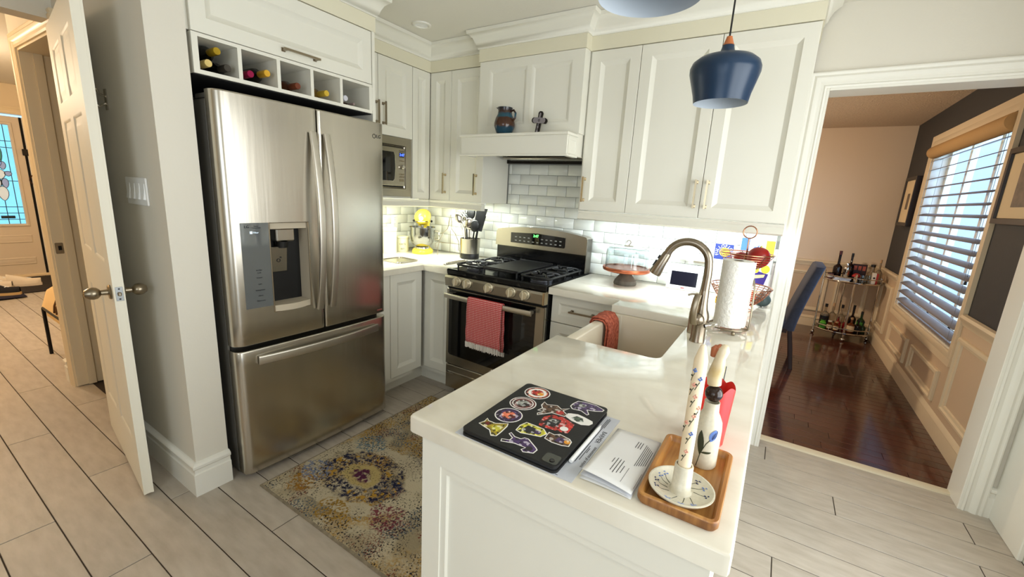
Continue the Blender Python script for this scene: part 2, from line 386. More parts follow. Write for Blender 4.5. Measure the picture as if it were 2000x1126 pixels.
struct(obj('baseboard_dining', G().sweep([(0.5, 3.672, 0), (3.792, 3.672, 0), (3.792, 0.17, 0)], [(-a, b) for a, b in BASEP], (0,0,1)), M_WAINS), 'stepped cream baseboard of the dining room')
struct(obj('trim_chair_rail', G().sweep([(0.5, 3.672, 0), (3.792, 3.672, 0), (3.792, 2.835, 0)], [(-a, b) for a, b in RAILP], (0,0,1)), M_WAINS), 'cream chair rail by the drinks cart')
struct(obj('trim_chair_rail', G().sweep([(3.792, 0.945, 0), (3.792, 0.17, 0)], [(-a, b) for a, b in RAILP], (0,0,1)), M_WAINS), 'cream chair rail nearest the doorway')
# kitchen door casing and baseboards
CASP = [(0, 0), (0.0, 0.014), (0.010, 0.018), (0.016, 0.013), (0.028, 0.013), (0.040, 0.022), (0.052, 0.024), (0.062, 0.018), (0.072, 0.022), (0.078, 0.02), (0.078, 0)]
struct(obj('trim_doorway', G().sweep([(DX0, 0.02, 0), (DX0, 0.02, DZ), (DX1, 0.02, DZ), (DX1, 0.02, 0)], CASP, (0,-1,0)), M_TRIM), 'white moulded casing around the wide doorway')
g = G()
for b in ((DX0-0.002, DX0+0.012, 0.004, 0.172, 0, DZ), (DX1-0.012, DX1+0.002, 0.004, 0.172, 0, DZ), (DX0+0.012, DX1-0.012, 0.004, 0.172, DZ-0.012, DZ+0.002)): g.box(*b, 0.002)
struct(obj('trim_doorway_jamb', g, M_TRIM, smooth=0), 'white jamb lining of the wide doorway')
struct(obj('trim_patio', G().sweep([(3.82, -0.78, 0), (3.82, -0.78, 2.15), (3.82, -2.92, 2.15), (3.82, -2.92, 0)], CASP, (-1,0,0)), M_TRIM), 'white casing around the patio door')
struct(obj('trim_patio_side', G().box(3.800, 3.8202, -0.300, 0.019, 0, 2.228, 0.004), M_TRIM), 'broad white side board beside the patio door')
# the patio door and added rear window themselves (outside the photograph's view)
g = G()
for y in (-2.92, -1.88, -0.84): g.box(3.90, 3.94, y, y+0.06, 0, 2.15)
g.box(3.90, 3.94, -2.92, -0.78, 0, 0.1); g.box(3.90, 3.94, -2.92, -0.78, 2.07, 2.15)
struct(obj('door_patio', g, M_TRIM), 'white glazed patio door on the right')
g = G()
for x in (1.7, 2.57, 3.44): g.box(x, x+0.06, -4.55, -4.5, 0.75, 2.15)
g.box(1.7, 3.5, -4.55, -4.5, 0.75, 0.81); g.box(1.7, 3.5, -4.55, -4.5, 2.09, 2.15)
struct(obj('window_rear_added', g, M_TRIM), 'added white window behind the viewer')
BB = [(0, 0), (0.018, 0), (0.018, 0.108), (0.012, 0.112), (0.012, 0.130), (0.020, 0.138), (0.021, 0.150), (0.012, 0.160), (0, 0.163)]
struct(obj('baseboard_switch', G().sweep([(-0.18, -2.11, 0), (0.64, -2.11, 0), (0.64, -1.974, 0)], [(-a, b) for a, b in BB], (0,0,1)), M_TRIM), 'tall white stepped baseboard around the wall stub')
struct(obj('baseboard_right', G().sweep([(3.779, 0.02, 0), (3.8005, 0.02, 0)], [(-a, b) for a, b in BB], (0,0,1)), M_TRIM), 'short white baseboard at the right wall corner')
struct(obj('baseboard_stub', G().sweep([(-1.30, -1.99, 0), (-1.30, -2.11, 0), (-1.245, -2.11, 0)], [(-a, b) for a, b in BB], (0,0,1)), M_TRIM), 'baseboard on the end of the hall wall stub')
# closet opening: casing, jamb with stop, strike plate
struct(obj('trim_closet', G().sweep([(-1.14, -2.11, 0), (-1.14, -2.11, 2.09), (-0.36, -2.11, 2.09)], CASP, (0,-1,0)), mat('hall_trim_paint', C(228, 210, 176), 0.4)), 'casing around the closet opening')
g = G().box(-1.142, -1.128, -2.115, -1.97, 0.004, 2.09, 0.001).box(-1.128, -1.116, -2.06, -2.02, 0.004, 2.08, 0.001).box(-1.128, -0.36, -2.115, -1.97, 2.077, 2.092, 0.001)
jm = struct(obj('trim_closet_jamb', g, MATS['hall_trim_paint']), 'jamb and stop of the closet opening')
g = G().prism(rrect(-2.106, -2.068, 0.905, 0.975, 0.006), 'x', -1.1285, -1.1265)
sp = obj('strike_plate', g, M_NICKEL, jm); obj('strike_hole', G().box(-1.1264, -1.1262, -2.092, -2.076, 0.928, 0.955), M_DARK, sp)
# ------------------------------------------------------------------ hall: front door, closet door, bench, mats, shoes
XF = -5.75
fd = struct(thing('door_front', 'white front door with leaded glass', 'door', (XF, -1.62, 0)))
del fd['category']
M_FD = mat('front_door_paint', C(214, 202, 184), 0.45)
GY0, GY1, GZ0, GZ1 = -1.765, -1.472, 0.70, 1.945
g = G()
for b in ((XF-0.06, XF-0.015, -1.90, GY0, 0.03, 2.05), (XF-0.06, XF-0.015, GY1, -1.375, 0.03, 2.05), (XF-0.06, XF-0.015, GY0, GY1, 0.03, GZ0), (XF-0.06, XF-0.015, GY0, GY1, GZ1, 2.05)): g.box(*b)
obj('leaf', g, M_FD, fd, smooth=0)
g = G().rings((XF-0.015, GY0-0.03, GZ0-0.03), (0,1,0), (0,0,1), (1,0,0), GY1-GY0+0.06, GZ1-GZ0+0.06, [(0, 0), (0.004, 0.014), (0.02, 0.016), (0.03, 0.004), (0.034, 0)], close=False, inner=False)
obj('glass_frame', g, M_FD, fd)
M_CYAN = mat('aqua_leaded_glass', C(118, 196, 214), 0.25, noise=(9, 0.2), emit=((0.26, 0.66, 0.85, 1), 0.9), trans=0.4)  # emission stands in for daylight coming through the glass
glass = obj('glass', G().box(XF-0.045, XF-0.035, GY0, GY1, GZ0, GZ1), M_CYAN, fd, smooth=0)
M_LEAD = mat('lead_came', C(58, 66, 70), 0.5, metal=0.6)
g = G(); gx = XF-0.033; cyy = (GY0+GY1)/2
def came(pts, r=0.004): g.tube([(gx, a, b) for a, b in pts], r, 6)
came([(GY0+0.05, GZ0), (GY0+0.05, GZ1)])
came([(GY1-0.05, GZ0), (GY1-0.05, GZ1)]); came([(cyy, GZ0), (cyy, GZ1)])
for z in (GZ0+0.06, GZ0+0.14, GZ0+0.22, 1.25, GZ1-0.2, GZ1-0.28): came([(GY0, z), (GY1, z)])
came([(cyy-0.06, GZ0+0.09), (cyy+0.06, GZ0+0.09)], 0.018)
obj('leading', g, M_LEAD, glass)
M_BEV = [mat('bevel_white_glass', C(214, 226, 234), 0.2, emit=((0.6, 0.75, 0.85, 1), 0.35)), mat('bevel_green_glass', C(60, 128, 116), 0.25, emit=((0.1, 0.4, 0.35, 1), 0.25)), mat('bevel_lilac_glass', C(150, 168, 212), 0.2, emit=((0.35, 0.45, 0.75, 1), 0.3))]  # bevels glow too, imitating daylight from outside
def petal(y, z, w, h, mm):
    pr = [(y+w*math.sin(2*math.pi*i/14)*abs(math.cos(math.pi*i/14))**0.3, z+h*math.cos(2*math.pi*i/14)) for i in range(14)]
    obj('bevel', G().prism(pr, 'x', gx-0.001, gx+0.005), mm, glass); obj('bevel_came', G().tube([(gx+0.004, a, b) for a, b in pr], 0.0035, 5, closed=True), M_LEAD, glass)
petal(cyy-0.022, 1.58, 0.03, 0.10, M_BEV[1]); petal(cyy+0.022, 1.58, 0.03, 0.10, M_BEV[1])
for dy, dz, w, h, k in ((-0.035, 1.44, 0.032, 0.05, 2), (0.035, 1.44, 0.032, 0.05, 2), (0, 1.48, 0.035, 0.06, 0), (0, 1.33, 0.05, 0.06, 0), (-0.07, 1.34, 0.035, 0.03, 2), (0.07, 1.34, 0.035, 0.03, 2), (-0.032, 1.22, 0.032, 0.06, 0), (0.032, 1.22, 0.032, 0.06, 2), (0, 1.09, 0.05, 0.09, 0)): petal(cyy+dy, dz, w, h, M_BEV[k])
for z0, z1 in ((0.45, 0.56), (0.16, 0.26)):
    obj('raised_panel', G().rings((XF-0.015, -1.80, z0), (0,1,0), (0,0,1), (1,0,0), 0.36, z1-z0, [(0, 0), (0.012, 0.008), (0.024, 0.003), (0.036, 0.006)], close=False), M_FD, fd)
M_HT = MATS['hall_trim_paint']
struct(obj('trim_front_door', G().sweep([(XF, -1.94, 0), (XF, -1.94, 2.08), (XF, -1.24, 2.08), (XF, -1.24, 0)], [(a*1.2, b) for a, b in CASP], (1,0,0)), M_HT), 'cream casing around the front door')
sl = struct(thing('door_storm', 'white storm door edge standing beside the front door', 'door', (XF, -1.31, 0))); del sl['category']
obj('edge_panel', G().box(XF-0.06, XF-0.004, -1.35, -1.245, 0.03, 2.05, 0.004), M_TRIM, sl)
obj('gap', G().box(XF-0.06, XF-0.012, -1.373, -1.352, 0.03, 2.05), M_DARK, sl)
for z0, z1 in ((1.02, 1.09), (0.84, 0.95)): obj('lock_plate', G().box(XF-0.004, XF-0.001, -1.315, -1.285, z0, z1, 0.001), mat('lock_bronze', C(70, 42, 26), 0.4, metal=0.7), sl)
obj('chain_loop', G().tube(arc((XF+0.004, -1.30, 1.27), 0.075, 0.9, 3.9, 10, 'yz'), 0.006, 6), MATS['lock_bronze'], sl)
obj('latch_block', G().box(XF-0.01, XF+0.012, -1.395, -1.335, 1.58, 1.66, 0.003), M_BLACK, sl)
obj('sill', G().box(XF-0.06, XF+0.05, -1.94, -1.24, 0.002, 0.03, 0.004), M_HT, fd)
# closet door, swung back against the wall
H0 = Vector((-0.352, -2.152, 0.0)); L0 = Vector((0.479, -2.262, 0.0))
dd = (L0-H0).normalized(); W = (L0-H0).length; ang = math.atan2(dd.y, dd.x)
cd = struct(thing('door_closet', 'white six-panel door folded back against the switch wall', 'door', H0, ang)); del cd['category']
HT = 2.075
g = G().box(0.001, W-0.001, 0.007, 0.028, 0.013, HT-0.001)
PX = ((0.11, 0.375), (0.465, 0.73)); PZ = ((0.25, 0.88), (1.06, 1.65), (1.725, 1.965))
for y0, y1 in ((0, 0.0072), (0.0278, 0.035)):
    for x0, x1 in ((0, 0.11), (0.375, 0.465), (0.73, W)): g.box(x0, x1, y0, y1, 0.012, HT)
    for x0, x1 in PX:
        for z0, z1 in ((0.012, 0.25), (0.88, 1.06), (1.65, 1.725), (1.965, HT)): g.box(x0, x1, y0, y1, z0, z1)
obj('leaf', g, mat('closet_door_paint', C(232, 226, 208), 0.55), cd, local=True, smooth=0)
def dpan(x0, x1, z0, z1):
    g = G().rings((x0, 0.0069, z0), (1,0,0), (0,0,1), (0,-1,0), x1-x0, z1-z0, [(0, 0.0068), (0.003, 0.0066), (0.010, 0.001), (0.020, 0.0006), (0.044, 0.0052), (0.046, 0.0052)], close=False)
    obj('panel', g, MATS['closet_door_paint'], cd, local=True)
for x0, x1 in PX:
    for z0, z1 in PZ: dpan(x0, x1, z0, z1)
kz = 0.945
def knob(s, y0):
    # s: +1 wall side, -1 room side
    g = G().lathe([(0.0, 0), (0.030, 0), (0.031, 0.004), (0.027, 0.008), (0.012, 0.010), (0.0105, 0.03), (0.016, 0.034), (0.023, 0.042), (0.0255, 0.053), (0.023, 0.066), (0.014, 0.079), (0.0, 0.084)], seg=24)
    M = Matrix.Translation((W-0.062, y0, kz)) @ Matrix.Rotation(-math.pi/2*s, 4, 'X')
    obj('knob', g.xf(M), M_NICKEL, cd, local=True)
knob(1, 0.0352); knob(-1, -0.0002)
lp = obj('latch_plate', G().box(W-0.0002, W+0.001, 0.006, 0.030, kz-0.029, kz+0.029, 0.0005), mat('satin_latch', C(150, 150, 146), 0.3, metal=1.0), cd, local=True)
obj('latch_bolt', G().box(W+0.001, W+0.010, 0.012, 0.024, kz-0.008, kz+0.008, 0.003), M_NICKEL, lp, local=True)
for dz in (-0.021, 0.021): obj('screw', G().cyl((W+0.0008, 0.018, kz+dz), (W+0.0016, 0.018, kz+dz), 0.0035, seg=10), M_BLACK, lp, local=True)
for z in (0.25, 1.05, 1.85): obj('hinge', G().cyl((-0.004, 0.028, z-0.045), (-0.004, 0.028, z+0.045), 0.006, seg=10), M_NICKEL, cd, local=True)
wh = thing('wall_hook', 'small chrome coat hook behind the open closet door', 'hook', (0.165, -2.11, 1.735))
obj('back_plate', G().box(0.150, 0.176, -2.1145, -2.1102, 1.690, 1.775, 0.001), M_CHROME, wh)
obj('upper_prong', G().tube([(0.163, -2.114, 1.745), (0.168, -2.135, 1.750), (0.174, -2.143, 1.768)], 0.005, 8), M_CHROME, wh); obj('lower_prong', G().tube([(0.163, -2.114, 1.715), (0.163, -2.138, 1.700), (0.163, -2.150, 1.712), (0.163, -2.150, 1.726)], 0.005, 8), M_CHROME, wh)
# switch plate with three rocker switches
sw = thing('switch_plate', 'white plate of four rocker switches on the grey-lit wall', 'light switch', (0.385, -2.11, 1.355))
obj('plate', G().box(0.275, 0.495, -2.118, -2.1105, 1.298, 1.412, 0.003), M_WHITEP, sw)
for i in range(4):
    x = 0.308+i*0.052
    g = G().prism([(-2.118, 1.322), (-2.126, 1.324), (-2.121, 1.355), (-2.119, 1.388), (-2.118, 1.388)], 'x', x-0.015, x+0.015)
    obj('rocker', g, M_WHITEP, sw)
# bench with black frame and pale cushion
bn = thing('bench', 'cream cushioned bench on thin black legs in the hall', 'bench', (-1.70, -1.85, 0))
M_BLKM = mat('black_metal', C(18, 15, 13), 0.4, metal=0.5)
for x in (-2.01, -1.36):
    for y in (-2.065, -1.64): obj('leg', G().tube([(x+(0.012 if x > -1.7 else -0.012)*0, y, 0), (x, y, 0.375)], 0.0115, 8), M_BLKM, bn)
obj('rail', G().tube([(-2.01, -2.065, 0.375), (-1.36, -2.065, 0.375), (-1.36, -1.64, 0.375), (-2.01, -1.64, 0.375)], 0.0115, 8, closed=True), M_BLKM, bn)
obj('seat_base', G().box(-2.0, -1.37, -2.055, -1.65, 0.30, 0.375, 0.015), mat('bench_fabric', C(222, 190, 138), 0.9, bump=(150, 0.3, 0.003)), bn)
def cush(u, v):
    a = (u*2-1); b = (v*2-1)
    return (-1.690+0.345*a, -1.853+0.215*b, 0.378+0.19*(max(0, 1-abs(a)**6)*max(0, 1-abs(b)**6))**0.35)
obj('cushion', G().grid(cush, 18, 14), MATS['bench_fabric'], bn, smooth=80)
gg = G()
for i in range(3):
    x = -1.62+0.06*i; gg.tube([(x+0.05, -2.060, 0.53), (x+0.02, -2.074, 0.47), (x-0.02, -2.074, 0.41)], 0.006, 6)
obj('fringe', gg, mat('fringe_brown', C(96, 66, 40), 0.9), bn)
# mats
mt = obj('door_mat', G().box(-5.62, -4.58, -2.35, -1.28, 0.0, 0.012, 0.004), mat('dark_mat', C(44, 38, 38), 0.95, noise=(12, 0.4), stretch=(1, 6, 1)), smooth=0); tag(mt, 'dark striped door mat before the front door', 'mat')
mt = obj('shoe_mat', G().box(-4.86, -4.32, -2.45, -1.80, 0.0125, 0.022, 0.003), mat('navy_mat', C(28, 28, 52), 0.95, noise=(20, 0.3)), smooth=0); tag(mt, 'small navy mat under the shoes', 'mat')
def shoe(loc, rz, body, label, sole):
    t = thing('sneaker', label, 'shoe', loc, rz, 'shoes by the front door')
    g = G()
    def up(u, v):
        a = v*2*math.pi; L = -0.14+0.28*u
        w = 0.05*(math.sin(math.pi*min(1, max(0.02, u*0.94+0.03)))**0.45); h = 0.062 + 0.085*max(0, 0.62-u)**0.7
        return (L, w*math.cos(a), 0.028+max(0, math.sin(a))*h)
    obj('upper', G().grid(up, 14, 16), body, t, local=True, smooth=70)
    pr = [(-0.145+0.29*i/12, 0.052*(math.sin(math.pi*min(0.97, max(0.04, i/12)))**0.4)) for i in range(13)]
    obj('sole', G().prism(pr+[(a, -b) for a, b in reversed(pr)], 'z', 0, 0.03), sole, t, local=True)
    obj('laces', G().tube([(0.06, 0, 0.088), (0.0, 0.015, 0.098), (-0.02, -0.01, 0.104)], 0.008, 6).tube([(0.03, -0.02, 0.088), (0.03, 0.02, 0.092)], 0.006, 6), M_WHITEP, t, local=True)
    return t
M_SNK = mat('black_knit', C(20, 20, 26), 0.8); M_SOLE = mat('tan_sole', C(200, 168, 116), 0.7); M_SNW = mat('worn_white_leather', C(228, 216, 198), 0.6)
shoe((-4.52, -1.95, 0.0225), 1.1, M_SNK, 'black sneaker with tan sole on the navy mat', M_SOLE)
shoe((-4.66, -2.22, 0.0225), 1.2, M_SNK, 'second black sneaker further along the navy mat', M_SOLE)
shoe((-5.02, -1.70, 0.0125), 1.3, M_SNW, 'cream sneaker with looped strap on the dark mat', M_SNW)
shoe((-5.00, -1.93, 0.0125), 1.0, M_SNW, 'cream sneaker behind the black pair', M_SNW)
shoe((-5.22, -1.85, 0.0125), 0.8, M_SNW, 'cream sneaker closest to the front door', M_SNW)
# hall ceiling lamp
hl = thing('ceiling_lamp', 'round frosted hall ceiling lamp', 'lamp', (-3.3, -2.55, 2.30))
obj('canopy', G().lathe([(0, 0.14), (0.16, 0.14), (0.16, 0.10), (0.15, 0.095), (0, 0.095)], (-3.3, -2.55, 2.30)), M_NICKEL, hl)
obj('globe', G().lathe([(0.145, 0.094), (0.14, 0.05), (0.10, 0.015), (0.0, 0.0)], (-3.3, -2.55, 2.30)), mat('warm_lit_glass', C(255, 220, 160), 0.4, emit=((1.0, 0.66, 0.32, 1), 10)), hl)
def point(name, loc, power, col, r=0.12):
    l = bpy.data.lights.new(name, 'POINT'); l.energy = power; l.color = col; l.shadow_soft_size = r
    o = bpy.data.objects.new(name, l); COL.objects.link(o); o.location = loc
point('hall_lamp_light', (-3.3, -2.55, 2.18), 95, (1.0, 0.80, 0.58))
point('hall_lamp_light_near', (-1.55, -3.05, 2.2), 20, (1.0, 0.77, 0.51))
hl2 = dup(hl, (-1.55, -3.05, 2.30), label='second round hall ceiling lamp close to the kitchen'); 
# ------------------------------------------------------------------ kitchen cabinetry
ZU, ZT, YU, XL = 1.357, 2.258, -0.329, 0.373     # underside, top, face planes of the wall units
CRP = [(0, 2.335), (-0.010, 2.335), (-0.012, 2.348), (-0.018, 2.352), (-0.024, 2.372), (-0.038, 2.398), (-0.058, 2.415), (-0.066, 2.418), (-0.068, 2.438), (0, 2.438)]
plan = [(0.64, -1.976), (0.64, -1.060), (XL, -1.060), (XL, YU), (0.872, YU), (0.872, -0.40), (1.62, -0.40), (1.62, YU), (2.724, YU), (2.724, 0.0)]
path = [(x, y, 0) for x, y in plan]
struct(obj('trim_crown', G().sweep(path, CRP, (0,0,1)), M_CAB, smooth=50), 'white crown moulding stepping along the wall cabinets')
FRP = [(0.02, ZT+0.002), (-0.003, ZT+0.002), (-0.003, 2.336), (0.02, 2.336)]
struct(obj('trim_frieze', G().sweep(path, FRP, (0,0,1)), mat('frieze_paint', C(222, 216, 192), 0.42), smooth=0), 'plain frieze board under the crown moulding')
DOORR = [(0, -0.019), (0, -0.0015), (0.0015, 0), (0.058, 0), (0.060, -0.002), (0.084, -0.0095), (0.085, -0.0095)]
def door_rings(w): 
    fw = min(0.058, w*0.28)
    return [(0, -0.019), (0, -0.0015), (0.0015, 0), (fw, 0), (fw+0.002, -0.002), (fw+0.024, -0.0130), (fw+0.0245, -0.0130)] if w > 0.17 else [(0, -0.019), (0, -0.0015), (0.0015, 0), (w*0.28, 0), (w*0.28+0.014, -0.007), (w*0.28+0.0145, -0.007)]
GAP = 0.0015
def door_y(par, x0, x1, z0, z1, y, name='door'):      # faces -Y
    w, h = x1-x0-2*GAP, z1-z0-2*GAP
    return obj(name, G().rings((x0+GAP, y, z0+GAP), (1,0,0), (0,0,1), (0,-1,0), w, h, door_rings(min(w, h))), M_CAB, par, smooth=20)
def door_x(par, y0, y1, z0, z1, x, name='door'):      # faces +X
    w, h = y1-y0-2*GAP, z1-z0-2*GAP
    return obj(name, G().rings((x, y0+GAP, z0+GAP), (0,1,0), (0,0,1), (1,0,0), w, h, door_rings(min(w, h))), M_CAB, par, smooth=20)
def pull(par, p0, p1, n, m=None):
    p0, p1, n = Vector(p0), Vector(p1), Vector(n); d = (p1-p0).normalized(); g = G()
    def bar(a, b, s):
        a, b = Vector(a), Vector(b); dr = (b-a).normalized(); u = n if abs(dr.dot(n)) < 0.5 else d; v = dr.cross(u)
        vs = []
        for e in (a, b):
            for i, j in ((-1,-1), (1,-1), (1,1), (-1,1)): vs.append(e+u*s*i+v*s*j)
        g.raw(vs, [(0,1,2,3), (7,6,5,4), (0,4,5,1), (1,5,6,2), (2,6,7,3), (3,7,4,0)])
    for e in (p0, p1): bar(e+n*0.0003, e+n*0.030, 0.0055)
    bar(p0+n*0.030-d*0.012, p1+n*0.030+d*0.012, 0.0046)
    for e in (p0, p1): bar(e+n*0.0003, e+n*0.004, 0.0085)
    return obj('handle', g, m or M_BNICKEL, par, smooth=0)
def rail_y(par, x0, x1, y): 
    g = G().prism([(y+0.04, 1.300), (y+0.002, 1.300), (y-0.012, 1.308), (y-0.006, 1.322), (y+0.004, 1.338), (y-0.004, 1.346), (y-0.006, 1.3545), (y+0.04, 1.3545)], 'x', x0, x1)
    return obj('light_rail', g, M_CAB, par, smooth=50)
def rail_x(par, y0, y1, x):
    g = G().prism([(x-0.04, 1.300), (x-0.002, 1.300), (x+0.012, 1.308), (x+0.006, 1.322), (x-0.004, 1.338), (x+0.004, 1.346), (x+0.006, 1.3545), (x-0.04, 1.3545)], 'y', y0, y1)
    g.v = [Vector((p.x, p.y, p.z)) for p in g.v]
    return obj('light_rail', g, M_CAB, par, smooth=50)
G2 = 'white wall cabinets'
# left wall: microwave cabinet
mc = thing('wall_cabinet', 'white wall cabinet above the built-in microwave', 'cabinet', (0.14, -0.785, ZU), 0, G2)
g = G().box(-0.10, XL-0.02, -1.06, -0.509, 1.775, ZT+0.03).box(-0.10, XL-0.02, -1.06, -1.045, ZU, 1.775).box(-0.10, XL-0.02, -0.524, -0.509, ZU, 1.775).box(-0.10, XL-0.02, -1.045, -0.524, ZU, ZU+0.014).box(-0.10, -0.08, -1.045, -0.524, ZU+0.014, 1.775)
obj('body', g, M_CAB, mc, smooth=0)
d1 = door_x(mc, -1.058, -0.813, 1.772, ZT, XL); pull(d1, (XL, -0.832, 1.845), (XL, -0.832, 1.965), (1,0,0), M_NICKEL)
d2 = door_x(mc, -0.813, -0.509, 1.772, ZT, XL); pull(d2, (XL, -0.775, 1.845), (XL, -0.775, 1.965), (1,0,0), M_NICKEL)
rail_x(mc, -1.06, -0.509, XL)
# microwave with steel trim kit
mw = thing('microwave', 'stainless built-in microwave with blue display beside the refrigerator', 'microwave', (0.2, -0.785, ZU+0.0145))
Y0, Y1, Z0, Z1 = -1.043, -0.5245, 1.3725, 1.7705
g = G().rings((XL+0.004, Y0, Z0), (0,1,0), (0,0,1), (1,0,0), Y1-Y0, Z1-Z0, [(0, -0.02), (0, 0), (0.052, 0.002), (0.056, -0.008), (0.062, -0.012)], close=False, inner=False)
obj('trim_kit', g, M_STEEL2, mw, smooth=20)
obj('body', G().box(-0.05, XL-0.012, Y0+0.03, Y1-0.03, Z0+0.0, Z1-0.03), M_BLACK, mw, smooth=0)
fx = XL+0.006
obj('front', G().box(XL-0.012, fx, Y0+0.070, Y1-0.062, Z0+0.072, Z1-0.068, 0.004), M_STEEL2, mw)
win = [(-0.975, 1.475), (-0.700, 1.475), (-0.684, 1.49), (-0.676, 1.56), (-0.680, 1.65), (-0.692, 1.672), (-0.975, 1.672)]
obj('door_window', G().prism(win, 'x', fx, fx+0.0015), M_BLACKG, mw, smooth=0)
obj('window_trim', G().tube([(fx+0.002, a, b) for a, b in win], 0.003, 6, closed=True), M_CHROME, mw)
dsp = obj('display', G().box(fx, fx+0.0015, -0.640, -0.594, 1.640, 1.672, 0.001), M_BLACKG, mw, smooth=0)
text('display_digits', '3:47', 0.026, frame((fx+0.002, -0.617, 1.656), (0,1,0), (0,0,1)), mat('blue_led', C(40, 70, 255), 0.4, emit=((0.05, 0.12, 1.0, 1), 6)), dsp)
text('brand', 'Panasonic', 0.0125, frame((fx+0.0003, -0.617, 1.681), (0,1,0), (0,0,1)), M_INK, mw)
obj('dial', G().lathe([(0, 0.022), (0.012, 0.022), (0.015, 0.018), (0.016, 0)], seg=20).xf(Matrix.Translation((fx, -0.617, 1.575)) @ Matrix.Rotation(math.pi/2, 4, 'Y')), M_CHROME, mw)
for i in range(3):
    for j in range(2): obj('button', G().box(fx, fx+0.003, -0.638+i*0.016, -0.627+i*0.016, 1.52-j*0.018, 1.53-j*0.018, 0.001), M_NICKEL, mw)
for i in range(3): obj('button', G().box(fx, fx+0.003, -0.638+i*0.016, -0.627+i*0.016, 1.612, 1.62, 0.001), M_NICKEL, mw)
for i in range(2): obj('button', G().box(fx, fx+0.003, -0.638+i*0.024, -0.620+i*0.024, 1.475, 1.492, 0.001), M_NICKEL, mw)
# corner cabinet
cc = thing('wall_cabinet', 'white corner wall cabinet with two narrow doors meeting in the corner', 'cabinet', (0.2, -0.2, ZU), 0, G2)
obj('body', G().box(-0.10, XL-0.02, -0.507, -0.002, ZU, ZT+0.03).box(XL-0.02, 0.573, YU+0.02, -0.002, ZU, ZT+0.03), M_CAB, cc, smooth=0)
door_x(cc, -0.507, YU-0.001, ZU, ZT, XL)
d = door_y(cc, XL+0.001, 0.574, ZU, ZT, YU); pull(d, (0.533, YU, 1.42), (0.533, YU, 1.545), (0,-1,0))
rail_x(cc, -0.508, YU+0.02, XL); rail_y(cc, XL-0.02, 0.574, YU)
# cabinet left of the hood
lc = thing('wall_cabinet', 'single-door white wall cabinet left of the range hood', 'cabinet', (0.72, -0.16, ZU), 0, G2)
obj('body', G().box(0.575, 0.876, YU+0.02, -0.002, ZU, ZT+0.03), M_CAB, lc, smooth=0)
d = door_y(lc, 0.574, 0.878, ZU, ZT, YU); pull(d, (0.822, YU, 1.42), (0.822, YU, 1.545), (0,-1,0)); rail_y(lc, 0.574, 0.878, YU)
# right-hand wall cabinets
rc = thing('wall_cabinet', 'narrow single-door white wall cabinet right of the range hood', 'cabinet', (1.77, -0.16, ZU), 0, G2)
obj('body', G().box(1.63, 1.918, YU+0.02, -0.002, ZU, ZT+0.03).box(1.6195, 1.6282, YU+0.012, -0.002, ZU, ZT+0.03), M_CAB, rc, smooth=0)
d = door_y(rc, 1.628, 1.919, ZU, ZT, YU); pull(d, (1.652, YU, 1.42), (1.652, YU, 1.545), (0,-1,0)); rail_y(rc, 1.628, 1.919, YU)
rd = thing('wall_cabinet', 'wide two-door white wall cabinet behind the blue pendant', 'cabinet', (2.32, -0.16, ZU), 0, G2)
obj('body', G().box(1.921, 2.721, YU+0.02, -0.002, ZU, ZT+0.03), M_CAB, rd, smooth=0)
d = door_y(rd, 1.919, 2.321, ZU, ZT, YU); pull(d, (2.293, YU, 1.42), (2.293, YU, 1.545), (0,-1,0))
d = door_y(rd, 2.321, 2.722, ZU, ZT, YU); pull(d, (2.350, YU, 1.42), (2.350, YU, 1.545), (0,-1,0)); rail_y(rd, 1.919, 2.722, YU)
# over-fridge cabinet with wine cubbies
fc = thing('fridge_cabinet', 'white cabinet over the refrigerator with five open wine cubbies', 'cabinet', (0.3, -1.52, 1.834))
YA, YB, XC = -1.973, -1.062, 0.64
g = G().box(0.0, XC-0.02, YA, YB, 1.992, ZT+0.03)
obj('body', g, M_CAB, fc, smooth=0)
d = door_x(fc, YA+0.012, YB-0.022, 1.988, ZT, XC, 'lift_door'); pull(d, (XC, -1.590, 2.022), (XC, -1.432, 2.022), (1,0,0), M_NICKEL)
cub = [-1.946, -1.782, -1.618, -1.454, -1.290, -1.108]
M_CUB = mat('cubby_melamine', C(196, 186, 170), 0.5)
g = G().box(0.05, XC, YA+0.012, YB-0.022, 1.834, 1.850).box(0.05, XC, YA+0.012, YB-0.022, 1.972, 1.986).box(0.03, 0.05, YA+0.012, YB-0.022, 1.834, 1.986)
obj('cubby_box', g, M_CAB, fc, smooth=0)
ys = [YA+0.012, -1.792, -1.624, -1.458, -1.292, YB-0.042]
for i, y in enumerate(ys): obj('divider', G().box(0.05, XC, y, y+(0.022 if i in (0, 5) else 0.016), 1.850, 1.972), M_CAB, fc, smooth=0)
obj('underside', G().box(0.03, XC-0.012, YA+0.012, YB-0.022, 1.829, 1.8335), M_DARK, fc, smooth=0)  # black sheet added under the cubbies, painting the gap's shade
fp = obj('side_panel', G().box(0.0, XC, YB-0.0195, YB, 0.0, ZT+0.03), M_CAB, fc, smooth=0)
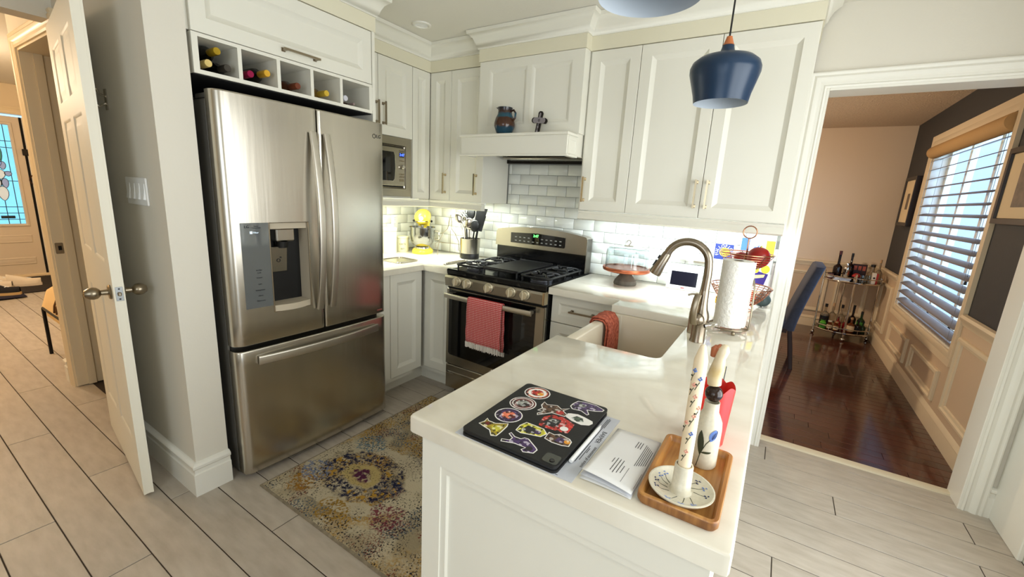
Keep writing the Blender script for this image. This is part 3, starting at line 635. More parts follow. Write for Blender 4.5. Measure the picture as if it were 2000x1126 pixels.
# wine bottles lying in the cubbies (neck to the front)
def wine(y, z, glass, caps, label, tilt=0.0, x1=0.63):
    t = thing('wine_bottle', label, 'bottle', (x1, y, z), 0, 'bottles in the cubbies over the refrigerator')
    R = Matrix.Rotation(tilt, 4, 'Y') @ Matrix.Rotation(-math.pi/2, 4, 'Y')
    obj('glass', G().lathe([(0, 0.295), (0.029, 0.293), (0.0325, 0.285), (0.0325, 0.115), (0.029, 0.095), (0.016, 0.075), (0.0142, 0.06), (0.0142, 0.052)], seg=20).xf(R), glass, t, local=True)
    obj('capsule', G().lathe([(0.0144, 0.07), (0.0150, 0.05), (0.0150, 0.003), (0.0138, 0.0), (0, 0.0004)], seg=20).xf(R), caps, t, local=True)
    return t
M_WINED = mat('dark_green_bottle', C(14, 14, 10), 0.12); M_WINEB = mat('brown_bottle', C(74, 34, 14), 0.12); M_WINEW = mat('clear_amber_bottle', C(140, 110, 50), 0.1)
K = lambda n, c, r=0.35, me=0.6: mat('capsule_'+n, c, r, metal=me)
wine(-1.903, 1.8835, M_WINED, K('cream', C(214, 190, 120)), 'wine bottle with cream medal cap, leftmost in the cubbies')
wine(-1.867, 1.9388, M_WINED, K('olive', C(170, 140, 34)), 'wine bottle with olive-gold cap lying on top in the first cubby')
wine(-1.831, 1.8835, M_WINED, K('darksilver', C(70, 66, 60)), 'wine bottle with dark cap, right side of the first cubby')
wine(-1.738, 1.8835, M_WINED, K('magenta', C(150, 20, 70)), 'wine bottle with magenta cap in the second cubby')
wine(-1.665, 1.904, M_WINED, K('gold', C(226, 176, 60)), 'wine bottle with bright gold cap in the second cubby')
wine(-1.520, 1.8835, M_WINEB, K('brown', C(110, 52, 30), 0.4, 0.2), 'brown bottle with copper-brown cap in the third cubby')
wine(-1.365, 1.8835, M_WINEW, K('yellowgold', C(220, 186, 70)), 'amber bottle with yellow-gold cap in the fourth cubby')
wine(-1.252, 1.8835, M_WINED, K('white', C(206, 206, 216), 0.4, 0.2), 'dark bottle with white cap in the last cubby')
wine(-1.200, 1.8645, M_WINEB, K('grey', C(150, 130, 126), 0.4, 0.3), 'small bottle with grey-pink cap low in the last cubby').scale = (0.8, 0.42, 0.42)
# range hood
hd = thing('range_hood', 'white panelled mantle range hood over the range', 'hood', (1.24, -0.2, 1.652))
HX0, HX1 = 0.879, 1.618
g = G().box(HX0, HX1, -0.386, -0.008, 1.80, ZT+0.03)
obj('chimney_box', g, M_CAB, hd, smooth=0)
obj('face_frame', G().box(HX0, 0.955, -0.40, -0.3862, 1.80, ZT).box(1.240, 1.272, -0.40, -0.3862, 1.80, ZT).box(1.545, HX1, -0.40, -0.3862, 1.80, ZT).box(0.955, 1.240, -0.40, -0.3862, 2.205, ZT).box(1.272, 1.545, -0.40, -0.3862, 2.205, ZT).box(0.955, 1.240, -0.40, -0.3862, 1.80, 1.865).box(1.272, 1.545, -0.40, -0.3862, 1.80, 1.865), M_CAB, hd, smooth=0)
for x0, x1 in ((0.955, 1.240), (1.272, 1.545)):
    obj('panel', G().rings((x0, -0.3885, 1.865), (1,0,0), (0,0,1), (0,-1,0), x1-x0, 0.34, [(0, 0.0113), (0.004, 0.0105), (0.022, 0.001), (0.023, 0.001)], close=False), M_CAB, hd, smooth=20)
mz0, mz1, my = 1.670, 1.788, -0.535
g = G().box(0.846, 1.612, my, my+0.022, mz0, mz1-0.012, 0.001).box(0.846, 0.868, my+0.022, -0.40, mz0, mz1-0.012).box(0.8785, 0.8800, -0.40, -0.01, mz0, 1.7995).box(1.590, 1.612, my+0.022, -0.402, mz0, mz1-0.012).box(1.590, 1.612, -0.402, -0.01, mz0, 1.7995)
mt_ = obj('mantle', g, M_CAB, hd, smooth=0)
obj('mantle_cap', G().box(0.836, 1.622, my-0.012, -0.4002, mz1-0.012, mz1+0.004, 0.003), M_CAB, mt_)
obj('mantle_foot', G().box(0.838, 1.620, my-0.008, my+0.022, mz0-0.010, mz0, 0.002).box(1.59, 1.62, my+0.022, -0.40, mz0-0.010, mz0).box(0.838, 0.868, my+0.022, -0.4, mz0-0.01, mz0), M_CAB, mt_)
obj('end_panel', G().rings((1.6122, my+0.014, mz0+0.006), (0,1,0), (0,0,1), (1,0,0), 0.115, mz1-mz0-0.024, [(0, 0), (0.0, 0.004), (0.018, 0.004), (0.020, 0.001), (0.021, 0.001)], close=False), M_CAB, mt_)
g = G().box(0.880, 1.588, my+0.03, -0.01, 1.655, 1.80)
obj('liner', G().box(0.8805, 1.5895, my+0.0225, my+0.03, 1.672, 1.79).box(0.8805, 1.589, -0.03, -0.008, 1.656, 1.798).box(0.8805, 1.589, my+0.03, -0.03, 1.735, 1.75), mat('hood_liner_steel', C(38, 34, 30), 0.4, metal=0.8), hd, smooth=0)
obj('liner_lip', G().box(0.95, 1.585, -0.20, -0.03, 1.672, 1.690, 0.004), M_STEEL2, hd)
for i in range(9): obj('baffle', G().box(0.93+i*0.07, 0.972+i*0.07, -0.46, -0.22, 1.700, 1.712, 0.004), M_NICKEL, hd)
# ------------------------------------------------------------------ base cabinets
HC = 0.914; SL = 0.874
def base(name, label, loc): return thing(name, label, 'cabinet', loc, 0, 'white base cabinets')
b1 = base('base_cabinet', 'white base cabinet door beside the refrigerator', (0.25, -0.9, 0))
obj('body', G().box(-0.085, 0.575, -1.055, -0.70, 0.10, SL-0.001), M_CAB, b1, smooth=0)
obj('toe_kick', G().box(0.40, 0.500, -1.055, -0.611, 0.0, 0.10), M_CAB, b1, smooth=0)
door_x(b1, -0.925, -0.631, 0.135, SL-0.006, 0.597); obj('filler', G().box(0.576, 0.595, -1.055, -0.927, 0.135, SL-0.006), M_CAB, b1, smooth=0)
b2 = base('base_cabinet', 'white corner base cabinet between the refrigerator run and the range', (0.5, -0.35, 0))
obj('body', G().box(-0.085, 0.855, -0.585, -0.01, 0.10, SL-0.001), M_CAB, b2, smooth=0)
obj('toe_kick', G().box(0.40, 0.500, -0.6105, -0.45, 0.0, 0.10).box(0.5005, 0.855, -0.530, -0.45, 0.0, 0.10), M_CAB, b2, smooth=0)
door_y(b2, 0.600, 0.855, 0.135, SL-0.006, -0.607)
b3 = base('drawer_cabinet', 'white drawer base cabinet right of the range', (1.85, -0.3, 0))
obj('body', G().box(1.628, 2.048, -0.585, -0.01, 0.10, SL-0.001), M_CAB, b3, smooth=0)
obj('toe_kick', G().box(1.628, 2.048, -0.530, -0.45, 0.0, 0.10), M_CAB, b3, smooth=0)
for z0, z1 in ((0.700, SL-0.006), (0.420, 0.698), (0.135, 0.418)):
    d = door_y(b3, 1.630, 2.048, z0, z1, -0.607, 'drawer'); zz = (z0+z1)/2 if z0 > 0.6 else z1-0.085; pull(d, (1.766, -0.607, zz), (1.894, -0.607, zz), (0,-1,0), M_NICKEL)
b4 = base('peninsula_cabinet', 'white panelled peninsula base with the end panel facing the viewer', (2.4, -1.5, 0))
g = G().box(2.10, 2.70, -2.155, -1.47, 0.0, SL-0.001).box(2.15, 2.70, -1.47, -0.70, 0.0, 0.60).box(2.46, 2.70, -1.47, -0.70, 0.60, SL-0.001).box(2.10, 2.70, -0.70, -0.01, 0.0, SL-0.001)
obj('body', g, M_CAB, b4, smooth=0)
g = G().rings((2.094, -2.168, 0.0), (1,0,0), (0,0,1), (0,-1,0), 0.612, SL-0.001, [(0, -0.0128), (0, 0), (0.055, 0), (0.056, -0.003), (0.072, -0.003), (0.075, -0.010), (0.078, -0.010)], close=False)
obj('end_panel', g, M_CAB, b4, smooth=0)
for y0, y1 in ((-2.15, -1.46),): 
    g = G().rings((2.0995, y1, 0.10), (0,-1,0), (0,0,1), (-1,0,0), y1-y0, SL-0.11, door_rings(0.5)); obj('door', g, M_CAB, b4, smooth=20)
for y1 in (-1.08, -0.70):
    g = G().rings((2.1495, y1, 0.10), (0,-1,0), (0,0,1), (-1,0,0), 0.37, 0.48, door_rings(0.37)); obj('door', g, M_CAB, b4, smooth=20)
g = G().rings((2.7001, -2.15, 0.02), (0,1,0), (0,0,1), (1,0,0), 1.05, SL-0.05, [(0, 0), (0, 0.006), (0.07, 0.006), (0.075, 0.001)], close=False)
obj('side_panel', g, M_CAB, b4, smooth=0)
# ------------------------------------------------------------------ countertops
import bmesh
def slab_mesh(name, outer, hole, label):
    bm = bmesh.new()
    def loop(pts):
        vs = [bm.verts.new((x, y, HC)) for x, y in pts]
        return [bm.edges.new((vs[i], vs[(i+1) % len(vs)])) for i in range(len(vs))]
    e = loop(outer)
    if hole: e += loop(hole)
    bmesh.ops.triangle_fill(bm, use_beauty=True, use_dissolve=False, edges=e)
    r = bmesh.ops.extrude_face_region(bm, geom=bm.faces[:])
    for v in r['geom']:
        if isinstance(v, bmesh.types.BMVert): v.co.z = SL
    bmesh.ops.recalc_face_normals(bm, faces=bm.faces)
    bmesh.ops.dissolve_limit(bm, angle_limit=0.02, verts=bm.verts, edges=bm.edges)
    ed = [x for x in bm.edges if len(x.link_faces) == 2 and x.calc_face_angle(0) > 0.6 and all(abs(v.co.z-HC) < 1e-5 for v in x.verts)]
    bmesh.ops.bevel(bm, geom=ed, offset=0.005, segments=3, affect='EDGES', profile=0.5)
    g = G(); bm.verts.ensure_lookup_table(); bm.verts.index_update()
    g.raw([v.co.copy() for v in bm.verts], [tuple(v.index for v in f.verts) for f in bm.faces]); bm.free()
    return tag(obj(name, g, M_QUARTZ, smooth=30), label, 'countertop')
sx1 = 2.436
outer = [(1.6245, 0.008), (1.6245, -0.650), (2.052, -0.650), (2.052, -0.775), (sx1, -0.775), (sx1, -1.370)]
hole_corner = [(sx1-0.033*(1-math.cos(math.radians(a))), -1.370-0.033*math.sin(math.radians(a))) for a in (22, 45, 67, 90)]
outer += hole_corner + [(2.052, -1.403)]
outer += [(2.052, -2.160), (2.056, -2.169), (2.065, -2.172), (2.720, -2.172), (2.729, -2.169), (2.732, -2.160), (2.732, 0.008)]
slab_mesh('countertop', outer, None, 'white quartz peninsula countertop wrapping the sink')
slab_mesh('countertop', [(-0.092, 0.008), (-0.092, -1.058), (0.627, -1.058), (0.627, -0.650), (0.857, -0.650), (0.857, 0.008)], None, 'white quartz corner countertop left of the range')
# ------------------------------------------------------------------ backsplash tiles (children of the wall)
TH, TL = 0.0738, 0.156; tmesh = {}
def tile(x, z, w, h, rot=0, pos=None, par=wall_back):
    k = (round(w, 3), round(h, 3))
    if k not in tmesh:
        g = G().box(-w/2+0.001, w/2-0.001, -0.009, 0, -h/2+0.001, h/2-0.001, 0.0022)
        me = bpy.data.meshes.new('tile'); me.from_pydata(g.v, [], g.f); me.update(); fix_normals(me); me.materials.append(M_TILE); me.shade_smooth(); me.set_sharp_from_angle(angle=0.9); tmesh[k] = me
    mesh_obj('tile', tmesh[k], par, pos, (random.uniform(-0.006, 0.006), random.uniform(-0.004, 0.004), rot+random.uniform(-0.006, 0.006)))
gr = obj('grout_bed', G().box(-0.10, 2.72, 0.0125, 0.0199, HC, 1.655), M_GROUT, wall_back, smooth=0)
for r in range(10):
    z0 = HC+0.0005+TH*r; off = 1.064 + (0.078 if r % 2 == 0 else 0)
    x = off - TL*8
    while x < 2.72:
        a, b = max(x, -0.09), min(x+TL, 2.719); x += TL
        if b-a < 0.02 or (r >= 6 and (b < 0.88 or a > 1.63)): continue
        if r >= 6: a, b = max(a, 0.8795), min(b, 1.627)
        if b-a < 0.02: continue
        tile(0, 0, b-a, TH, 0, ((a+b)/2, 0.0125, z0+TH/2))
wl = bpy.data.objects['wall_left']
obj('grout_bed', G().box(-0.0999, -0.0925, -1.05, 0.012, HC, 1.36), M_GROUT, wl, smooth=0)
for r in range(6):
    y = -1.05 + (0.078 if r % 2 else 0) - 0.078
    while y < 0:
        a, b = max(y, -1.05), min(y+TL, 0.001); y += TL
        if b-a > 0.02: tile(0, 0, b-a, TH, math.pi/2, (-0.0925, (a+b)/2, HC+0.0005+TH*r+TH/2), wl)
# ------------------------------------------------------------------ under-cabinet LED strips (each carries its own light)
def led(name, label, x0, x1, y0, y1, power, col):
    t = thing(name, label, 'light strip', ((x0+x1)/2, (y0+y1)/2, 1.345), 0, 'under-cabinet light strips')
    obj('channel', G().box(x0, x1, y0, y1, 1.347, 1.356), M_WHITEP, t, smooth=0)
    lx, ly = x1-x0, y1-y0; n = int(max(lx, ly)/0.022); g = G()
    for i in range(n):
        f = (i+0.5)/n
        if lx > ly: g.box(x0+f*lx-0.004, x0+f*lx+0.004, (y0+y1)/2-0.004, (y0+y1)/2+0.004, 1.3455, 1.347)
        else: g.box((x0+x1)/2-0.004, (x0+x1)/2+0.004, y0+f*ly-0.004, y0+f*ly+0.004, 1.3455, 1.347)
    obj('diodes', g, M_LEDSTRIP, t, smooth=0)['kind'] = 'stuff'
    o = area(name+'_light', ((x0+x1)/2, (y0+y1)/2, 1.343), (0, 0, -1), max(0.012, lx), max(0.012, ly), power, col)
led('led_strip', 'lit LED strip under the right wall cabinets', 1.66, 2.70, -0.262, -0.250, 11.5, (0.84, 0.95, 1.0))
led('led_strip', 'lit LED strip under the cabinet left of the hood', 0.42, 0.86, -0.262, -0.250, 7.0, (0.92, 1.0, 0.92))
led('led_strip', 'lit LED strip under the microwave cabinet', 0.28, 0.292, -1.02, -0.36, 9.0, (0.96, 1.0, 0.84))
# recessed ceiling light, switched off
rl = thing('recessed_light', 'round recessed ceiling light above the corner, switched off', 'ceiling light', (0.60, -0.655, 2.43))
obj('trim_ring', G().lathe([(0.060, 0.0095), (0.058, 0.003), (0.050, 0.0), (0.042, 0.002), (0.040, 0.0095)], (0.60, -0.655, 2.43)), M_TRIM, rl)
obj('lens', G().lathe([(0.040, 0.006), (0.0, 0.0055)], (0.60, -0.655, 2.43)), M_WHITEP, rl)
# ------------------------------------------------------------------ appliances
def barmesh(path, u, a, b, seg=12, pw=3.0):
    # swept super-ellipse bar; a = half width along u, b = half thickness
    P = [Vector(p) for p in path]; u = Vector(u).normalized(); n = len(P); vs = []
    for i in range(n):
        d = (P[min(i+1, n-1)]-P[max(i-1, 0)]).normalized(); v = d.cross(u).normalized()
        for k in range(seg):
            t = 2*math.pi*k/seg; c, s_ = math.cos(t), math.sin(t)
            vs.append(P[i] + u*(a*math.copysign(abs(c)**(2/pw), c)) + v*(b*math.copysign(abs(s_)**(2/pw), s_)))
    fs = [(i*seg+k, (i+1)*seg+k, (i+1)*seg+(k+1) % seg, i*seg+(k+1) % seg) for i in range(n-1) for k in range(seg)]
    fs += [tuple(range(seg)), tuple((n-1)*seg+k for k in reversed(range(seg)))]
    return G().raw(vs, fs)
# refrigerator
fr = thing('refrigerator', 'stainless french-door refrigerator with ice and water dispenser', 'refrigerator', (0.4, -1.514, 0))
FY0, FY1, FM = -1.944, -1.084, -1.506
obj('shade_top_sheet', G().box(0.03, 0.648, FY0+0.012, FY1-0.012, 1.7452, 1.7475), M_DARK, fr, smooth=0)  # black sheet added so the gap above the fridge reads as shade
obj('body', G().box(0.02, 0.650, FY0+0.006, FY1-0.006, 0.02, 1.745, 0.006), M_FSIDE, fr)
obj('hinge_cover', G().box(0.55, 0.690, FY0+0.012, FY0+0.085, 1.7455, 1.768, 0.004), M_FSIDE, fr)
obj('hinge_cover', G().box(0.55, 0.690, FY1-0.085, FY1-0.012, 1.7455, 1.768, 0.004), M_FSIDE, fr)
obj('gasket', G().box(0.650, 0.664, FY0+0.012, FY1-0.012, 0.05, 1.735), M_BLACK, fr, smooth=0)
obj('foot_grille', G().box(0.60, 0.665, FY0+0.02, FY1-0.02, 0.0, 0.045), M_FSIDE, fr, smooth=0)
def fx_(y, outer0, outer1):
    x = 0.7500 - 0.013*((y+1.514)/0.43)**2
    for e, r in ((y-outer0[0], outer0[1]), (outer1[0]-y, outer1[1])):
        if e < r: x -= r - math.sqrt(max(0, r*r-(r-e)**2))
    return x
def fdoor(name, y0, y1, z0, z1, r0, r1, hole=None, rt=0.006, rb=0.006):
    ys = sorted(set([y0+(y1-y0)*i/22 for i in range(23)] + [y0+r0*f for f in (0.03, 0.1, 0.22, 0.4, 0.65)] + [y1-r1*f for f in (0.03, 0.1, 0.22, 0.4, 0.65)] + (list(hole[:2]) if hole else [])))
    zs = sorted(set([z0, z0+rb*0.3, z0+rb] + [z0+rb+(z1-z0-rb-rt)*i/10 for i in range(11)] + [z1-rt, z1-rt*0.3, z1] + (list(hole[2:]) if hole else [])))
    g = G(); nz = len(zs); vs = []
    for y in ys:
        for z in zs:
            x = fx_(y, (y0, r0), (y1, r1))
            for e, r in ((z-z0, rb), (z1-z, rt)):
                if e < r: x -= r-math.sqrt(max(0, r*r-(r-e)**2))
            vs.append((x, y, z))
    fs = []
    for i in range(len(ys)-1):
        for j in range(nz-1):
            if hole and ys[i] >= hole[0]-1e-6 and ys[i+1] <= hole[1]+1e-6 and zs[j] >= hole[2]-1e-6 and zs[j+1] <= hole[3]+1e-6: continue
            fs.append((i*nz+j, (i+1)*nz+j, (i+1)*nz+j+1, i*nz+j+1))
    g.raw(vs, fs); B = 0.6645
    bor = [(i, 0) for i in range(len(ys))] + [(len(ys)-1, j) for j in range(1, nz)] + [(i, nz-1) for i in range(len(ys)-2, -1, -1)] + [(0, j) for j in range(nz-2, 0, -1)]
    n = len(bor); vv = [vs[i*nz+j] for i, j in bor] + [(B, ys[i], zs[j]) for i, j in bor]
    g.raw(vv, [(k, (k+1) % n, n+(k+1) % n, n+k) for k in range(n)])
    return obj(name, g, M_STEEL, fr, smooth=50)
HOLE = (-1.766, -1.578, 0.822, 1.242)
ld = fdoor('left_door', FY0, FM-0.003, 0.684, 1.775, 0.040, 0.012, HOLE)
rd_ = fdoor('right_door', FM+0.003, FY1, 0.684, 1.775, 0.012, 0.030)
dr = fdoor('freezer_drawer', FY0, FY1, 0.034, 0.660, 0.030, 0.026)
M_DISP = mat('dispenser_grey', C(186, 174, 152), 0.4)
hx = 0.738
g = G().raw([(0.655, HOLE[0], HOLE[2]), (0.655, HOLE[1], HOLE[2]), (0.655, HOLE[1], HOLE[3]), (0.655, HOLE[0], HOLE[3]), (hx+0.006, HOLE[0], HOLE[2]), (hx+0.012, HOLE[1], HOLE[2]), (hx+0.012, HOLE[1], HOLE[3]), (hx+0.006, HOLE[0], HOLE[3])], [(0,1,2,3), (0,1,5,4), (1,2,6,5), (2,3,7,6), (3,0,4,7)])
dp = obj('dispenser_recess', g, M_DISP, ld, smooth=0)
obj('dispenser_rim', G().tube([(fx_(HOLE[0], (-9,0), (9,0)), HOLE[0], HOLE[2]), (fx_(HOLE[1], (-9,0), (9,0)), HOLE[1], HOLE[2]), (fx_(HOLE[1], (-9,0), (9,0)), HOLE[1], HOLE[3]), (fx_(HOLE[0], (-9,0), (9,0)), HOLE[0], HOLE[3])], 0.0035, 6, closed=True), M_NICKEL, ld)
obj('dispenser_shade', G().box(0.656, 0.735, -1.764, -1.58, 1.212, 1.24), M_DISP, ld, smooth=0)
obj('ice_chute', G().box(0.668, 0.722, -1.722, -1.632, 1.150, 1.212, 0.006), M_STEEL2, ld)
obj('chute_neck', G().lathe([(0.030, 0.030), (0.026, 0), (0, 0)], (0.692, -1.682, 1.118), 20), M_BLACK, ld)
pd = obj('paddle', G().box(-0.004, 0.004, -0.043, 0.043, -0.062, 0.062, 0.003).xf(Matrix.Translation((0.694, -1.705, 1.063)) @ Matrix.Rotation(0.10, 4, 'Y')), M_STEEL2, ld)
obj('paddle_mark', G().tube(arc((0.7, -1.706, 1.058), 0.008, 0, 6.28, 12, 'yz'), 0.0011, 5, closed=True).tube(arc((0.7015, -1.696, 1.072), 0.003, 0, 6.28, 8, 'yz'), 0.0009, 5, closed=True), M_INK, pd)
tr = [(0.656, -1.764), (0.738, -1.764)] + [(0.742+0.018*math.sin(math.pi*i/10), -1.764+0.184*i/10) for i in range(11)] + [(0.738, -1.580), (0.656, -1.580)]
obj('drip_tray', G().prism(tr, 'z', 0.822, 0.852), M_DISP, ld)
# control glass left of the recess
g = G(); PY0, PY1 = -1.888, -1.7695
pvs = []; 
for i in range(7):
    y = PY0+(PY1-PY0)*i/6; xx = fx_(y, (FY0, 0.04), (9, 0)); pvs += [(xx+0.0012, y, 0.856), (xx+0.0012, y, 1.243), (xx-0.004, y, 1.243), (xx-0.004, y, 0.856)]
g.raw(pvs, [(i*4+k, (i+1)*4+k, (i+1)*4+(k+1) % 4, i*4+(k+1) % 4) for i in range(6) for k in range(4)] + [(0,1,2,3), (24,25,26,27)])
cp = obj('control_panel', g, mat('blue_grey_glass', C(122, 127, 130), 0.06, metal=0.5, coat=0.6), ld, smooth=40)
xx = fx_(-1.83, (FY0, 0.04), (9, 0))+0.0016
FRM = lambda y, z, s=0.0: frame((xx+s, y, z), (0.03, 1, 0), (0, 0, 1))
text('panel_text', 'LG', 0.016, FRM(-1.862, 1.226), M_INK, cp); text('panel_text', 'Linear\nCompressor', 0.0075, FRM(-1.822, 1.225, 0.001), M_INK, cp)
text('panel_icon', '\u2588 Filter', 0.011, FRM(-1.832, 1.200, 0.001), mat('icon_white', C(225, 240, 250), 0.4, emit=((0.7, 0.85, 1, 1), 0.5)), cp)
for s_, z in (('Ice Plus', 1.030), ('Lock', 1.018), ('Freezer', 0.996), ('Light', 0.966), ('Refrigerator', 0.938), ('Alarm', 0.912), ('Filter reset', 0.888)):
    text('panel_text', s_, 0.0085, FRM(-1.823, z, 0.001), M_INK, cp)
lg = frame((fx_(-1.14, (-9, 0), (FY1, 0.03))+0.0005, -1.128, 1.700), (-0.05, 1, 0), (0, 0, 1))
text('logo', 'LG', 0.026, lg, mat('logo_grey', C(70, 68, 64), 0.4, metal=0.5), rd_)
obj('logo_disc', G().tube(arc((fx_(-1.16, (-9, 0), (FY1, 0.03))+0.001, -1.160, 1.700), 0.0105, 0, 6.28, 14, 'yz'), 0.0016, 5, closed=True).tube([(0.7385, -1.160, 1.705), (0.7385, -1.160, 1.697), (0.7385, -1.155, 1.697)], 0.0014, 5), MATS['logo_grey'], rd_)
obj('lock_tab', G().box(0.735, 0.741, -1.185, -1.118, 0.700, 0.712, 0.002), M_CHROME, rd_)
def vhandle(y, par):
    pts = [(0.748 + 0.062*math.sin(math.pi*(0.06+0.88*t))**0.8, y, 1.665-0.868*t) for t in [i/20 for i in range(21)]]
    return obj('handle', barmesh(pts, (0,1,0), 0.0165, 0.008, 16, 6), mat('handle_satin', C(206, 200, 188), 0.36, metal=1.0) if 'handle_satin' not in MATS else MATS['handle_satin'], par)
h1 = vhandle(-1.541, ld); h2 = vhandle(-1.469, rd_)
obj('handle', barmesh([(0.742 + 0.058*math.sin(math.pi*(0.05+0.9*t))**0.8, -1.858+0.690*t, 0.606+0.006*math.sin(math.pi*t)) for t in [i/20 for i in range(21)]], (0,0,1), 0.021, 0.008, 16, 6), MATS['handle_satin'], dr)
# range
rg = thing('gas_range', 'stainless gas range with black cooktop and five knobs', 'range', (1.241, -0.33, 0))
RX0, RX1, RY = 0.8625, 1.6195, -0.640
obj('body', G().box(RX0, RX1, RY, -0.03, 0.06, 0.905), M_ENAMEL, rg, smooth=0)
obj('leg', G().cyl((0.90, -0.58, 0), (0.90, -0.58, 0.06), 0.016), M_BLACK, rg); obj('leg', G().cyl((1.58, -0.58, 0), (1.58, -0.58, 0.06), 0.016), M_BLACK, rg)
obj('leg', G().cyl((0.90, -0.08, 0), (0.90, -0.08, 0.06), 0.016), M_BLACK, rg); obj('leg', G().cyl((1.58, -0.08, 0), (1.58, -0.08, 0.06), 0.016), M_BLACK, rg)
g = G().prism([(-0.668, 0.888), (-0.672, 0.915), (-0.664, 0.922), (-0.640, 0.922), (-0.625, 0.917), (-0.10, 0.917), (-0.09, 0.922), (-0.03, 0.922), (-0.03, 0.9055), (-0.640, 0.9055), (-0.645, 0.888)], 'x', RX0+0.002, RX1-0.002)
obj('cooktop', g, M_ENAMEL, rg, smooth=30)
g = G().prism([(-0.664, 0.886), (-0.682, 0.882), (-0.690, 0.868), (-0.684, 0.812), (-0.676, 0.806), (-0.641, 0.806), (-0.641, 0.886)], 'x', RX0, RX1)
cpn = obj('control_panel', g, M_STEEL2, rg, smooth=30)
M_KNOB = mat('knob_satin', C(216, 205, 178), 0.35, metal=0.65)
def rknob(x, z=0.850):
    t = obj('knob', G().lathe([(0.0305, 0.0), (0.0305, 0.004), (0.027, 0.006), (0.0255, 0.024), (0.024, 0.027), (0, 0.0275)], seg=24).xf(Matrix.Translation((x, -0.6875, z)) @ Matrix.Rotation(math.pi/2, 4, 'X')), M_KNOB, rg)
    obj('knob_ridge', G().box(x-0.0065, x+0.0065, -0.729, -0.714, z-0.027, z+0.025, 0.004), M_KNOB, t)
    obj('knob_seal', G().lathe([(0.0325, 0), (0.0325, 0.0025), (0, 0.0025)], seg=20).xf(Matrix.Translation((x, -0.6858, z)) @ Matrix.Rotation(math.pi/2, 4, 'X')), M_BLACK, t)
for x in (0.969, 1.054, 1.224, 1.392, 1.490): rknob(x)
obj('end_cap', G().box(RX1-0.014, RX1+0.0005, -0.692, -0.642, 0.806, 0.884, 0.003), M_BNICKEL, cpn)
od = obj('oven_door', G().box(RX0+0.001, RX1-0.001, -0.668, -0.642, 0.250, 0.790, 0.004), M_STEEL2, rg)
obj('door_vent', G().box(RX0+0.002, RX1-0.002, -0.655, -0.642, 0.7905, 0.8055), M_DARK, rg, smooth=0)
wp = [(0.890, 0.335), (0.905, 0.322), (1.24, 0.312), (1.54, 0.322), (1.555, 0.335), (1.558, 0.785), (0.888, 0.785)]
obj('oven_glass', G().prism(wp, 'y', -0.6715, -0.668), M_BLACKG, od, smooth=0)
obj('inner_window', G().prism(rrect(1.02, 1.43, 0.40, 0.68, 0.03), 'y', -0.6720, -0.6716), mat('oven_window', C(22, 18, 16), 0.08, coat=0.5), od, smooth=0)
obj('handle', barmesh([(0.892, -0.718, 0.752), (0.95, -0.722, 0.752), (1.22, -0.726, 0.752), (1.50, -0.722, 0.752), (1.556, -0.718, 0.752)], (0,0,1), 0.017, 0.010, 14, 2.6), MATS['handle_satin'], od)
for x in (0.910, 1.538): obj('handle_post', G().box(x-0.012, x+0.012, -0.716, -0.6718, 0.742, 0.763, 0.003), MATS['handle_satin'], od)
lgm = obj('maker_badge', G().lathe([(0.019, 0), (0.019, 0.003), (0.016, 0.004), (0.0155, 0.0025), (0, 0.0025)], seg=24).xf(Matrix.Translation((1.262, -0.6682, 0.283)) @ Matrix.Rotation(math.pi/2, 4, 'X')), M_CHROME, od)
text('badge_letters', 'GE', 0.017, frame((1.262, -0.6712, 0.283), (1,0,0), (0,0,1)), M_INK, lgm)
dw = obj('warming_drawer', G().box(RX0+0.001, RX1-0.001, -0.664, -0.642, 0.070, 0.243, 0.004), M_STEEL2, rg)
obj('drawer_grip', G().prism([(-0.664, 0.196), (-0.676, 0.190), (-0.674, 0.184), (-0.664, 0.186)], 'x', 0.88, 1.60), M_CHROME, dw)
# backguard
N = 16; arcp = [(RX0+(RX1-RX0)*i/N, 1.168+0.034*(1-(2*i/N-1)**2)) for i in range(N+1)]
arcp[0] = (RX0+0.004, 1.150); arcp[-1] = (RX1-0.004, 1.150); arcp.insert(1, (RX0+0.016, 1.170)); arcp.insert(-1, (RX1-0.016, 1.170))
bgd = obj('backguard', G().prism(arcp + [(RX1, 1.048), (RX0, 1.048)], 'y', -0.105, -0.022), M_STEEL2, rg, smooth=50)
obj('backguard_skirt', G().box(RX0+0.004, RX1-0.004, -0.085, -0.022, 0.9225, 1.0475), M_ENAMEL, rg, smooth=0)
obj('backguard_end', G().box(RX1-0.006, RX1+0.0005, -0.112, -0.022, 0.923, 1.160, 0.003), mat('end_steel', C(112, 108, 100), 0.35, metal=1.0), rg)
dpn = obj('display_panel', G().prism([(1.000, 1.078), (1.445, 1.078), (1.452, 1.088), (1.452, 1.152), (1.225, 1.162), (1.000, 1.152)], 'y', -0.1075, -0.105), M_BLACKG, bgd, smooth=0)
text('clock_digits', '3:47', 0.026, frame((1.215, -0.1078, 1.142), (1,0,0), (0,0,1)), mat('green_led', C(60, 255, 90), 0.4, emit=((0.15, 1.0, 0.2, 1), 5)), dpn)
M_PLAB = mat('panel_label', C(150, 150, 146), 0.5)
for i in range(11):
    for j in range(2):
        x = 1.045+0.037*i
        if abs(x-1.215) < 0.03 and j == 1: continue
        obj('key', G().box(x-0.008, x+0.008, -0.1079, -0.1076, 1.094+0.026*j, 1.100+0.026*j), M_PLAB, dpn, smooth=0)
